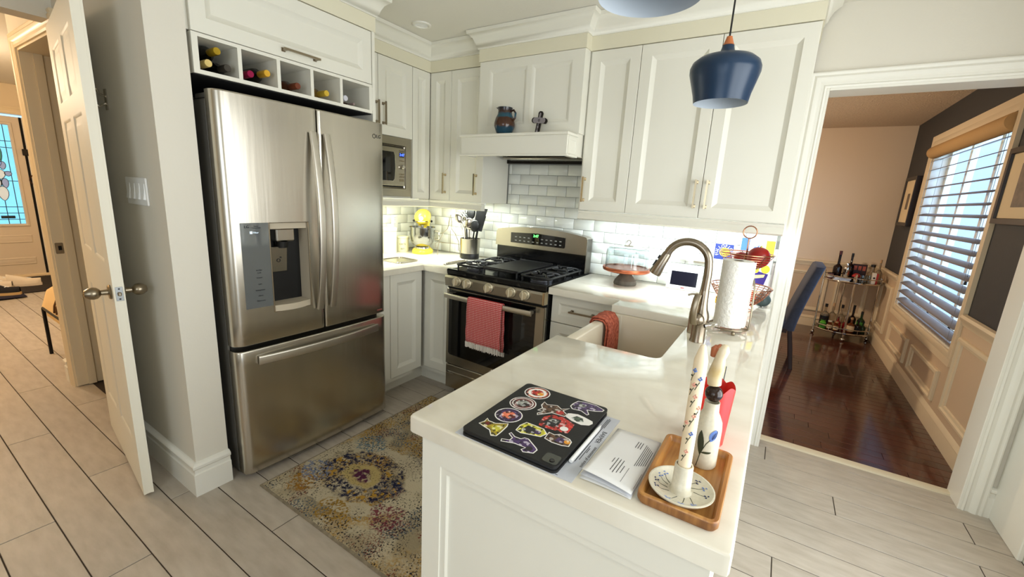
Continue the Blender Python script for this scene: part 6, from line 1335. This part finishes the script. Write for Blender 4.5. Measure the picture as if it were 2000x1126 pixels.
# red scalloped cup behind the vase
rx, ry = 2.643, -1.843
rcp = thing('red_cup', 'tall coral-red scalloped cup behind the bottle vase', 'cup', (rx, ry, HC))
NS = 48; hh = lambda a: 0.128+0.012*abs(math.sin(3*a))
def rad(a, z): return (0.036+0.006*z/0.12)*(1+0.045*math.cos(6*a))
def rcf(u, v):
    a = 6.28318*u
    if v <= 0.5: z = hh(a)*v*2; r = rad(a, z)
    else: z = hh(a)*(1-(v-0.5)*2)+0.004*(v-0.5)*2; r = rad(a, z)-0.003
    return (rx+r*math.cos(a), ry+r*math.sin(a), HC+0.0004+z)
obj('shell', G().grid(rcf, NS, 16), mat('coral_red', C(222, 58, 50), 0.3), rcp, smooth=70)
obj('floor_disc', G().lathe([(0.037, 0.0005), (0.036, 0.004), (0, 0.004)], (rx, ry, HC), 24), MATS['coral_red'], rcp)
# ------------------------------------------------------------------ pendants
def pendant(y, label, zr=1.805, x=2.44):
    t = thing('pendant_lamp', label, 'pendant lamp', (x, y, zr), 0, 'blue pendants over the peninsula')
    pr_ = [(0.0945, 0.0), (0.100, 0.030), (0.113, 0.075), (0.1215, 0.105), (0.122, 0.122), (0.115, 0.140), (0.095, 0.156), (0.062, 0.166), (0.036, 0.172), (0.025, 0.181), (0.0215, 0.192), (0.020, 0.200)]
    obj('shade', G().lathe(pr_, (x, y, zr), 48), M_NAVY, t, smooth=70)
    obj('shade_lining', G().lathe([(0.0945, 0.0)] + [(r-0.003, z-0.001) for r, z in pr_[1:8]] + [(0, 0.165)], (x, y, zr), 48), M_SHADEIN, t, smooth=70)
    obj('wood_cone', G().lathe([(0.0205, 0.2005), (0.0175, 0.206), (0.0105, 0.226), (0.010, 0.230), (0, 0.230)], (x, y, zr), 24), M_WOOD, t)
    obj('cord', G().tube([(x, y, zr+0.229), (x, y, 2.42)], 0.0032, 8), M_CORD, t)
    obj('canopy', G().lathe([(0, 2.418-zr), (0.05, 2.420-zr), (0.052, 2.4395-zr), (0, 2.4395-zr)], (x, y, zr), 28), M_NAVY, t)
    obj('bulb', G().sph((x, y, zr+0.085), (0.028, 0.028, 0.036), 16, 12), M_WHITEP, t)
pendant(-0.955, 'matte navy pendant lamp with wooden cone, hanging further away'); pendant(-1.945, 'navy pendant lamp cropped by the top of the picture', 1.797)
# ------------------------------------------------------------------ rug
def rug_mat():
    m = bpy.data.materials.new('faded_rug'); m.use_nodes = True; nt = m.node_tree; N_, L = nt.nodes, nt.links; b = N_['Principled BSDF']; b.inputs['Roughness'].default_value = 1.0; b.inputs['Specular IOR Level'].default_value = 0.05
    tc = N_.new('ShaderNodeTexCoord')
    def noise(sc, det=3, w=0.0):
        n = N_.new('ShaderNodeTexNoise'); n.noise_dimensions = '4D'; n.inputs['W'].default_value = w; n.inputs['Scale'].default_value = sc; n.inputs['Detail'].default_value = det; L.new(tc.outputs['Object'], n.inputs['Vector']); return n.outputs['Fac']
    def step(s_, a, b_):
        r = N_.new('ShaderNodeMapRange'); r.inputs['From Min'].default_value = a; r.inputs['From Max'].default_value = b_; L.new(s_, r.inputs[0]); return r.outputs[0]
    def mul(a, b_):
        n = N_.new('ShaderNodeMath'); n.operation = 'MULTIPLY'; L.new(a, n.inputs[0])
        if isinstance(b_, float): n.inputs[1].default_value = b_
        else: L.new(b_, n.inputs[1])
        return n.outputs[0]
    def mix(fac, a, b_):
        n = N_.new('ShaderNodeMix'); n.data_type = 'RGBA'; L.new(fac, n.inputs['Factor'])
        for k_, v in (('A', a), ('B', b_)):
            if isinstance(v, tuple): n.inputs[k_].default_value = v
            else: L.new(v, n.inputs[k_])
        return n.outputs['Result']
    def dist(x, y, sx=1.0, sy=1.0):
        mp = N_.new('ShaderNodeMapping'); mp.vector_type = 'POINT'; mp.inputs['Location'].default_value = (-x*sx, -y*sy, 0); mp.inputs['Scale'].default_value = (sx, sy, 0); L.new(tc.outputs['Object'], mp.inputs[0])
        ln_ = N_.new('ShaderNodeVectorMath'); ln_.operation = 'LENGTH'; L.new(mp.outputs[0], ln_.inputs[0])
        ad = N_.new('ShaderNodeMath'); ad.operation = 'ADD'; L.new(ln_.outputs['Value'], ad.inputs[0]); nn = mul(noise(22, 3, 3.3), 0.10); L.new(nn, ad.inputs[1]); s2 = N_.new('ShaderNodeMath'); s2.operation = 'SUBTRACT'; L.new(ad.outputs[0], s2.inputs[0]); s2.inputs[1].default_value = 0.05; return s2.outputs[0]
    def ring(dv_, a, b_, soft=0.008):
        return mul(step(dv_, a-soft, a+soft), step(dv_, b_+soft, b_-soft))
    col = mix(step(noise(7, 4, 1.0), 0.42, 0.58), C(158, 145, 118), C(188, 176, 150))
    col = mix(mul(step(noise(4.2, 3, 5.0), 0.46, 0.60), step(noise(95, 2, 2.0), 0.40, 0.58)), col, C(170, 132, 56))
    col = mix(mul(step(noise(6.0, 3, 9.0), 0.54, 0.60), step(noise(110, 2, 7.0), 0.50, 0.60)), col, C(118, 66, 56))
    col = mix(mul(step(noise(5.0, 3, 12.0), 0.52, 0.58), step(noise(105, 2, 8.0), 0.48, 0.60)), col, C(82, 94, 104))
    sp = step(noise(120, 3, 4.0), 0.54, 0.62)
    col = mix(mul(sp, step(noise(5.5, 2, 20.0), 0.36, 0.55)), col, C(46, 42, 46))
    ox, oy = RUGC
    for (mx0, my0, k) in ((1.135, -1.595, 1.0), (1.9, -1.15, 1.0)):
        dv_ = dist(mx0-ox, my0-oy, 0.85/k, 1.25/k)
        col = mix(ring(dv_, 0.215, 0.30), col, C(188, 176, 150))
        col = mix(mul(ring(dv_, 0.10, 0.205), step(noise(60, 3, 2.2), 0.44, 0.60)), col, C(40, 42, 66))
        col = mix(mul(ring(dv_, 0.12, 0.185), step(noise(34, 1, 6.1), 0.60, 0.64)), col, C(180, 140, 60))
        col = mix(ring(dv_, 0.045, 0.092), col, C(182, 162, 108))
        col = mix(mul(ring(dv_, -1.0, 0.05), step(noise(40, 1, 8.4), 0.4, 0.5)), col, C(84, 44, 66))
    for (mx0, my0, c_) in ((0.93, -1.78, C(150, 110, 50)), (0.92, -1.70, C(120, 128, 150)), (1.22, -1.83, C(150, 118, 56)), (1.45, -1.72, C(120, 66, 72)), (1.55, -1.40, C(152, 114, 50)), (0.95, -1.38, C(104, 122, 130)), (1.25, -1.25, C(160, 128, 70))):
        dv_ = dist(mx0-ox, my0-oy, 1, 1.2); col = mix(mul(ring(dv_, -1.0, 0.09), step(noise(85, 2, mx0*9), 0.46, 0.58)), col, c_)
    col = mix(mul(sp, step(noise(9, 2, 33.0), 0.44, 0.56)), col, C(40, 38, 46))
    L.new(col, b.inputs['Base Color'])
    bu = N_.new('ShaderNodeBump'); bu.inputs['Strength'].default_value = 0.7; bu.inputs['Distance'].default_value = 0.004; L.new(noise(160, 3, 1.5), bu.inputs['Height']); L.new(bu.outputs[0], b.inputs['Normal'])
    return m
RUGC = ((0.806+2.02)/2, (-1.925-0.745)/2)
rug = thing('rug', 'faded yellow, blue and beige patterned rug beside the peninsula', 'rug', (RUGC[0], RUGC[1], 0))
obj('pile', G().box(0.812, 2.014, -1.915, -0.751, 0.0003, 0.010, 0.003), rug_mat(), rug, smooth=0)
obj('binding', G().sweep([(0.806, -1.921, 0), (2.02, -1.921, 0), (2.02, -0.745, 0), (0.806, -0.745, 0)], [(-0.003, 0.0003), (0.008, 0.0003), (0.008, 0.008), (-0.003, 0.006)], (0,0,1), closed=True), mat('rug_binding', C(150, 138, 116), 0.95, noise=(40, 0.4)), rug)
# ------------------------------------------------------------------ dining room things
# window with blinds
wn = struct(thing('window_1', 'tall dining room window in a cream casing', 'window', (3.86, (WY0+WY1)/2, WZ0))); del wn['category']
CW = [(0, 0), (0, 0.014), (0.012, 0.020), (0.030, 0.022), (0.045, 0.016), (0.07, 0.024), (0.088, 0.024), (0.088, 0)]
obj('casing', G().sweep([(3.80, WY0, WZ0), (3.80, WY0, WZ1), (3.80, WY1, WZ1), (3.80, WY1, WZ0)], [(-a, b) for a, b in CW], (-1,0,0), closed=True), M_WAINS, wn)
g = G()
for b in ((3.80, 3.96, WY0, WY0+0.012, WZ0, WZ1), (3.80, 3.96, WY1-0.012, WY1, WZ0, WZ1), (3.80, 3.96, WY0+0.012, WY1-0.012, WZ0, WZ0+0.012), (3.80, 3.96, WY0+0.012, WY1-0.012, WZ1-0.012, WZ1)): g.box(*b)
obj('reveal', g, M_TRIM, wn, smooth=0)
g = G()
for y in (WY0+0.012, 1.575, 2.155, WY1-0.062): g.box(3.905, 3.945, y, y+0.05, WZ0+0.012, WZ1-0.012)
g.box(3.905, 3.945, WY0+0.012, WY1-0.012, WZ0+0.012, WZ0+0.06); g.box(3.905, 3.945, WY0+0.012, WY1-0.012, WZ1-0.06, WZ1-0.012)
obj('sash', g, M_TRIM, wn, smooth=0)
m = bpy.data.materials.new('window_pane'); m.use_nodes = True; nt = m.node_tree; nt.nodes.remove(nt.nodes['Principled BSDF']); tr0 = nt.nodes.new('ShaderNodeBsdfTransparent'); gl = nt.nodes.new('ShaderNodeBsdfGlossy'); gl.inputs['Roughness'].default_value = 0.03; mxs = nt.nodes.new('ShaderNodeMixShader'); mxs.inputs[0].default_value = 0.06
nt.links.new(tr0.outputs[0], mxs.inputs[1]); nt.links.new(gl.outputs[0], mxs.inputs[2]); nt.links.new(mxs.outputs[0], nt.nodes['Material Output'].inputs[0]); M_PANE = m
for y0, y1 in ((WY0+0.062, 1.575), (1.625, 2.155), (2.205, WY1-0.062)): obj('pane', G().box(3.922, 3.926, y0, y1, WZ0+0.06, WZ1-0.06), M_PANE, wn, smooth=0)
bl = thing('window_blind', 'taupe sheer horizontal blind with rolled valance over the dining window', 'blind', (3.80, (WY0+WY1)/2, WZ0))
obj('valance', G().lathe([(0, 0), (0.030, 0), (0.053, 0.003), (0.055, 0.010), (0.055, 1.688), (0.053, 1.695), (0, 1.698)], seg=24).xf(Matrix.Translation((3.790, WY0+0.002, 2.020)) @ Matrix.Rotation(-math.pi/2, 4, 'X')), mat('tan_fabric', C(196, 158, 106), 0.8, bump=(160, 0.2, 0.002)), bl)
M_VANE = mat('taupe_sheer_vane', C(132, 122, 118), 0.85)
NV = 17
for i in range(NV):
    z = 1.945-i*0.0815; tilt = 0.36
    def vf(u, v):
        a = v-0.5; return (3.814+0.072*a*math.cos(tilt), WY0+0.014+(WY1-WY0-0.028)*u, z+0.072*a*math.sin(tilt)+0.006*math.cos(a*math.pi))
    o = obj('vane', G().grid(vf, 4, 6), M_VANE, bl, smooth=80); o.modifiers.new('t', 'SOLIDIFY').thickness = 0.0012
obj('bottom_rail', G().box(3.806, 3.830, WY0+0.022, WY1-0.022, WZ0+0.0125, WZ0+0.030, 0.004), M_VANE, bl)
for y in (WY0+0.06, WY1-0.06):
    for x in (3.778, 3.850): obj('ladder_cord', G().tube([(x, y, WZ0+0.03), (x, y, 1.955)], 0.0012, 5), M_VANE, bl)
cdp = obj('pull_cord', G().tube([(3.815, WY0+0.16, 1.98), (3.815, WY0+0.16, 1.06)], 0.0014, 5), M_VANE, bl); obj('tassel', G().lathe([(0.002, 0.06), (0.006, 0.04), (0.009, 0.0), (0, 0)], (3.815, WY0+0.16, 1.0), 12), M_BLACK, bl)
# pictures
def picture(label, y0, y1, z0, z1, xw=3.799, depth=0.035, art=None):
    t = thing('framed_picture', label, 'picture', (xw, (y0+y1)/2, z0), 0, 'dark framed pictures beside the window')
    w_, h_ = y1-y0, z1-z0
    obj('frame', G().rings((xw, y1, z0), (0,-1,0), (0,0,1), (-1,0,0), w_, h_, [(0, 0), (0, depth), (0.03, depth), (0.034, depth-0.012)], inner=False), mat('black_brown_frame', C(36, 24, 18), 0.4) if 'black_brown_frame' not in MATS else MATS['black_brown_frame'], t)
    obj('mat_board', G().box(xw-depth+0.014, xw-0.002, y0+0.031, y1-0.031, z0+0.031, z1-0.031), mat('mat_board', C(226, 206, 168), 0.8) if 'mat_board' not in MATS else MATS['mat_board'], t, smooth=0)
    a0, a1, b0, b1 = art
    obj('photograph', G().box(xw-depth+0.0128, xw-depth+0.0138, a0, a1, b0, b1), mat('grey_photo', C(128, 110, 92), 0.5, noise=(14, 0.6)) if 'grey_photo' not in MATS else MATS['grey_photo'], t, smooth=0)
picture('dark framed picture between the window and the far corner', 2.90, 3.36, 1.335, 1.825, depth=0.055, art=(3.08, 3.18, 1.50, 1.66))
picture('dark framed picture right of the dining window, cut by the doorway', 0.40, 0.92, 1.415, 1.845, art=(0.50, 0.74, 1.51, 1.75))
# dining chair
dc = thing('dining_chair', 'upholstered slate-blue dining chair with dark legs by the doorway', 'chair', (2.72, 1.90, 0))
M_CHF = mat('slate_fabric', C(66, 72, 88), 0.9, noise=(30, 0.2), bump=(220, 0.4, 0.002)); M_CHL = mat('espresso_wood', C(44, 22, 18), 0.35)
Y0c, Y1c = 1.66, 2.13
def backf(u, v):
    a = 6.28318*v; z = 0.36+0.60*u; xc_ = 2.905+0.145*u**1.25; th_ = 0.055*(1-0.22*u)
    c_, s_ = math.cos(a), math.sin(a); ex = math.copysign(abs(c_)**0.35, c_); ey = math.copysign(abs(s_)**0.35, s_)
    return (xc_+th_*ex, (Y0c+Y1c)/2+(Y1c-Y0c)/2*ey*(1-0.03*max(0, u-0.9)*10), z)
g = G().grid(backf, 20, 32)
cap = [Vector(backf(1.0, k/32)) for k in range(32)]
cc_ = [(p + Vector((0, 0, 0))) for p in cap]; mid = sum(cap, Vector())/32
ring2 = [mid+(p-mid)*0.72+Vector((0, 0, 0.014)) for p in cap]
g.raw(cap+ring2, [(k, (k+1) % 32, 32+(k+1) % 32, 32+k) for k in range(32)] + [tuple(32+k for k in range(32))])
obj('backrest', g, M_CHF, dc, smooth=75)
obj('seat', G().box(2.42, 2.93, Y0c+0.004, Y1c-0.004, 0.36, 0.47, 0.03), M_CHF, dc, smooth=60)
for x, y, xe in ((2.918, Y0c+0.040, 2.982), (2.918, Y1c-0.040, 2.982), (2.46, Y0c+0.035, 2.45), (2.46, Y1c-0.035, 2.45)):
    obj('leg', barmesh([(xe, y, 0), ((x+xe)/2+0.004, y, 0.18), (x, y, 0.372)], (0,1,0), 0.019, 0.019, 12, 5), M_CHL, dc)
obj('side_rail', G().box(2.47, 2.90, Y0c-0.001, Y0c+0.02, 0.335, 0.372, 0.003), M_CHL, dc)
# floor vent
fv = thing('floor_vent', 'small metal floor register set in the dark floor', 'vent', (3.41, 1.995, 0.0002))
obj('frame', G().rings((3.352, 1.83, 0.0004), (1,0,0), (0,1,0), (0,0,1), 0.116, 0.33, [(0, 0), (0.002, 0.004), (0.018, 0.005), (0.020, 0.002)], close=False, inner=False), mat('vent_bronze', C(112, 84, 66), 0.4, metal=0.6), fv)
obj('pan', G().box(3.37, 3.45, 1.848, 2.142, 0.0004, 0.001), M_DARK, fv, smooth=0)
for i in range(20): obj('louvre', G().box(3.371, 3.449, 1.855+i*0.0145, 1.861+i*0.0145, 0.0012, 0.0038), MATS['vent_bronze'], fv, smooth=0)
# bar cart
cx0, cy0 = 3.485, 3.335; CA, CB = 0.265, 0.205
ct = thing('bar_cart', 'round-ended chrome bar cart with two glass shelves in the corner', 'cart', (cx0, cy0, 0))
legs = [(-CA, -0.03), (0.01, -CB+0.004), (CA-0.008, 0.035), (-0.03, CB)]
for a, b in legs:
    obj('post', G().tube([(cx0+a, cy0+b, 0.045), (cx0+a, cy0+b, 0.775)], 0.0095, 10), M_CHROME, ct)
    c_ = obj('caster', G().sph((cx0+a, cy0+b, 0.0225), (0.022, 0.020, 0.0225), 14, 10), M_CHROME, ct)
def ovalpts(z, k=1.0, n=36): return [(cx0+CA*k*math.cos(6.28318*i/n), cy0+CB*k*math.sin(6.28318*i/n), z) for i in range(n)]
for z in (0.090, 0.675):
    obj('shelf_rim', G().tube(ovalpts(z), 0.0100, 8, closed=True), M_CHROME, ct)
    obj('gallery_rail', G().tube(ovalpts(z+0.052), 0.0062, 8, closed=True), M_CHROME, ct)
    g = G().prism([(p[0], p[1]) for p in ovalpts(0, 0.985)], 'z', z-0.004, z+0.004)
    obj('shelf', g, mat('smoked_shelf', C(40, 32, 28), 0.06, coat=0.3) if 'smoked_shelf' not in MATS else MATS['smoked_shelf'], ct)
    for i in range(0, 36, 6):
        p = ovalpts(z)[i]; obj('rail_stud', G().tube([p, (p[0], p[1], z+0.052)], 0.003, 6), M_CHROME, ct)
BOT = {}
def bottle(x, y, z, r, h, glass, cap, label, neck=0.34, lab=None, nr=0.30, cat='bottle', labz=(0.15, 0.5)):
    t = thing('bottle', label, cat, (x, y, z), 0, 'bottles on the bar cart')
    hb = h*(1-neck); obj('glass', G().lathe([(0, 0), (r*0.95, 0), (r, 0.004), (r, hb*0.82), (r*0.9, hb*0.9), (r*0.5, hb), (r*nr, hb*1.06), (r*nr, h*0.93)], seg=20).move(x, y, z), glass, t)
    obj('cap', G().lathe([(r*nr*1.12, h*(0.86 if cap[1] else 0.92)), (r*nr*1.12, h*0.995), (0, h)], seg=16).move(x, y, z), cap[0], t)
    if lab: obj('paper_label', G().lathe([(r*1.006, hb*labz[0]), (r*1.006, hb*(labz[1]+0.25))], seg=20).move(x, y, z), lab, t)
B_DARK = mat('dark_wine_glass', C(22, 8, 8), 0.08); B_CLR = mat('clear_spirit_glass', C(196, 178, 150), 0.06, trans=0.75); B_AMB = mat('amber_spirit', C(120, 60, 20), 0.08, trans=0.35); B_GRN = mat('green_bottle_glass', C(30, 54, 26), 0.08); B_RED = mat('ruby_liqueur', C(120, 24, 26), 0.1)
K_BLK = (mat('cap_black', C(14, 14, 16), 0.35), True); K_RED = (mat('cap_maroon', C(80, 32, 34), 0.4), True); K_WD = (mat('cap_cork', C(186, 150, 110), 0.6), True); K_WHT = (mat('cap_white', C(214, 206, 190), 0.5), True)
L_BLK = mat('label_black', C(20, 20, 24), 0.6); L_CRM = mat('label_cream', C(226, 204, 166), 0.7); L_GRN = mat('label_green', C(80, 150, 60), 0.6); L_RED = mat('label_red', C(168, 40, 34), 0.6); L_WHT = mat('label_white', C(222, 216, 206), 0.7)
zT, zB = 0.6795, 0.0945
bottle(3.335, 3.36, zT, 0.043, 0.325, B_DARK, K_RED, 'dark wine bottle with maroon capsule on the cart top', 0.5)
bottle(3.455, 3.42, zT, 0.036, 0.305, B_DARK, K_BLK, 'dark bottle with black cap behind the cocktail shaker', 0.42)
bottle(3.655, 3.40, zT, 0.045, 0.20, B_CLR, K_BLK, 'round clear bottle with wide black cap on the cart top', 0.42, nr=0.45)
bottle(3.700, 3.315, zT, 0.030, 0.27, B_CLR, K_WD, 'tall slim bottle with pale stopper at the right of the cart top', 0.45)
t = thing('cocktail_shaker', 'steel cocktail shaker on the cart top', 'shaker', (3.415, 3.31, zT))
obj('tin', G().lathe([(0, 0), (0.028, 0), (0.034, 0.10), (0.037, 0.125), (0, 0.125)], (3.415, 3.31, zT), 24), M_CHROME, t); obj('dome', G().lathe([(0.038, 0.126), (0.036, 0.145), (0.022, 0.168), (0, 0.168)], (3.415, 3.31, zT), 24), M_CHROME, t); obj('cap', G().lathe([(0.017, 0.1685), (0.017, 0.190), (0.012, 0.198), (0, 0.198)], (3.415, 3.31, zT), 20), M_CHROME, t)
t = thing('framed_cards', 'dark shadow box with three red miniatures at the back of the cart', 'shadow box', (3.535, 3.435, zT))
obj('box', G().box(3.478, 3.610, 3.43, 3.455, zT, zT+0.185, 0.003), mat('dark_red_box', C(52, 22, 18), 0.5), t)
for i in range(3): obj('miniature', G().box(3.490+i*0.040, 3.518+i*0.040, 3.428, 3.4299, zT+0.115, zT+0.165), mat('mini_%d' % i, C(176, 84, 62), 0.5), t)
t = thing('mushroom_ornament', 'small red-capped ornament on the cart top', 'ornament', (3.508, 3.27, zT))
obj('stem', G().lathe([(0, 0), (0.022, 0), (0.016, 0.05), (0, 0.055)], (3.508, 3.27, zT)), L_CRM, t); obj('cap', G().lathe([(0, 0.053), (0.040, 0.056), (0.036, 0.075), (0.018, 0.092), (0, 0.095)], (3.508, 3.27, zT)), L_RED, t)
def tumbler(x, y, label):
    t = thing('glass_tumbler', label, 'glass', (x, y, zT), 0, 'tumblers on the bar cart')
    obj('cup', G().lathe([(0, 0), (0.030, 0), (0.036, 0.085), (0.034, 0.085), (0.0285, 0.006), (0, 0.006)], (x, y, zT), 24), M_GLASS, t)
    obj('base_ring', G().tube([(x+0.0305*math.cos(6.28318*i/18), y+0.0305*math.sin(6.28318*i/18), zT+0.002) for i in range(18)], 0.0015, 5, closed=True), M_GLASS, t)
tumbler(3.565, 3.215, 'empty glass tumbler at the front of the cart top'); tumbler(3.625, 3.275, 'second glass tumbler beside the white box')
t = thing('gift_box', 'white and dark red bottle box at the right of the cart top', 'box', (3.655, 3.235, zT))
obj('white_panel', G().box(3.638, 3.672, 3.205, 3.265, zT, zT+0.125, 0.002), L_WHT, t); obj('red_side', G().box(3.6722, 3.690, 3.207, 3.263, zT, zT+0.120, 0.002), L_RED, t); obj('print', G().lathe([(0.010, 0), (0, 0.0004)], seg=14).xf(Matrix.Translation((3.655, 3.2048, zT+0.07)) @ Matrix.Rotation(math.pi/2, 4, 'X')), L_BLK, t)
for i, (x0, m_, lab) in enumerate(((3.30, L_CRM, 'cream book lying at the bottom of the cart pile'), (3.305, mat('blue_cover', C(84, 110, 176), 0.5), 'blue book in the middle of the cart pile'), (3.31, L_WHT, 'white book on top of the cart pile'))):
    t = thing('book', lab, 'book', (x0+0.07, 3.23, zT+0.0005+0.0125*i), 0, 'books on the bar cart')
    z = zT+0.0005+0.0125*i; obj('cover', G().box(x0, x0+0.150, 3.175, 3.275, z, z+0.002).box(x0, x0+0.15, 3.175, 3.275, z+0.0105, z+0.0122).box(x0, x0+0.15, 3.273, 3.275, z+0.002, z+0.0105), m_, t, smooth=0); obj('pages', G().box(x0+0.002, x0+0.148, 3.178, 3.273, z+0.0022, z+0.0103), M_PAPER, t, smooth=0)
t = thing('coaster_holder', 'beaded coaster holder at the left of the cart top', 'holder', (3.285, 3.30, zT)); obj('cup', G().lathe([(0, 0), (0.030, 0), (0.030, 0.06), (0.027, 0.06), (0.027, 0.005), (0, 0.005)], (3.275, 3.285, zT), 20), mat('bead_red', C(110, 70, 70), 0.5, noise=(60, 0.6)), t); obj('band', G().lathe([(0.0305, 0.02), (0.0312, 0.03), (0.0305, 0.04)], (3.275, 3.285, zT), 20), L_WHT, t)
# lower shelf
bottle(3.310, 3.355, zB, 0.044, 0.275, B_CLR, K_BLK, 'square-shouldered whiskey bottle with black label on the lower shelf', 0.36, L_BLK)
bottle(3.385, 3.40, zB, 0.036, 0.287, B_CLR, K_WD, 'clear bottle with cork behind the whiskey bottle', 0.40)
bottle(3.465, 3.37, zB, 0.040, 0.287, B_CLR, K_BLK, 'faceted clear bottle with white neck label on the lower shelf', 0.42, None)
bottle(3.575, 3.39, zB, 0.038, 0.298, B_DARK, K_BLK, 'dark bottle with long black neck on the lower shelf', 0.45)
bottle(3.655, 3.375, zB, 0.036, 0.240, B_GRN, K_BLK, 'squat green bottle with black cap on the lower shelf', 0.36, L_GRN)
bottle(3.300, 3.265, zB, 0.032, 0.111, mat('lime_cordial', C(90, 170, 50), 0.2), K_BLK, 'small green-labelled jar at the left of the lower shelf', 0.3, L_GRN, 0.75)
bottle(3.365, 3.255, zB, 0.026, 0.099, B_AMB, K_WHT, 'small amber jar beside the green jar', 0.3, L_CRM, 0.7)
bottle(3.425, 3.225, zB, 0.026, 0.105, B_AMB, K_WD, 'small amber bottle at the front of the lower shelf', 0.35, L_CRM, 0.6)
bottle(3.440, 3.295, zB, 0.030, 0.152, B_RED, K_RED, 'ruby red bottle at the middle of the lower shelf', 0.34, L_RED)
bottle(3.510, 3.285, zB, 0.026, 0.170, B_RED, K_WHT, 'slim red bottle beside the ruby one', 0.4)
bottle(3.560, 3.255, zB, 0.036, 0.175, B_AMB, K_WD, 'amber bottle with wide cream label at the front', 0.40, L_CRM)
bottle(3.625, 3.275, zB, 0.033, 0.158, B_DARK, K_BLK, 'short dark bottle at the right of the lower shelf', 0.38, L_BLK)
bottle(3.675, 3.305, zB, 0.028, 0.140, B_GRN, K_BLK, 'little green bottle by the right cart post', 0.4)
# dining pendant over the table (out of the picture)
dl = thing('dining_pendant', 'frosted globe pendant over the dining table', 'pendant lamp', (2.15, 2.05, 1.62))
obj('globe', G().sph((2.15, 2.05, 1.73), 0.11, 20, 14), MATS['warm_lit_glass'], dl); obj('rod', G().tube([(2.15, 2.05, 1.838), (2.15, 2.05, 2.395)], 0.006, 8), M_NICKEL, dl); obj('canopy', G().lathe([(0, 0.765), (0.06, 0.767), (0.062, 0.785), (0, 0.785)], (2.15, 2.05, 1.62), 24), M_NICKEL, dl)
point('dining_pendant_light', (2.15, 2.05, 1.58), 62, (1.0, 0.79, 0.57), 0.05)
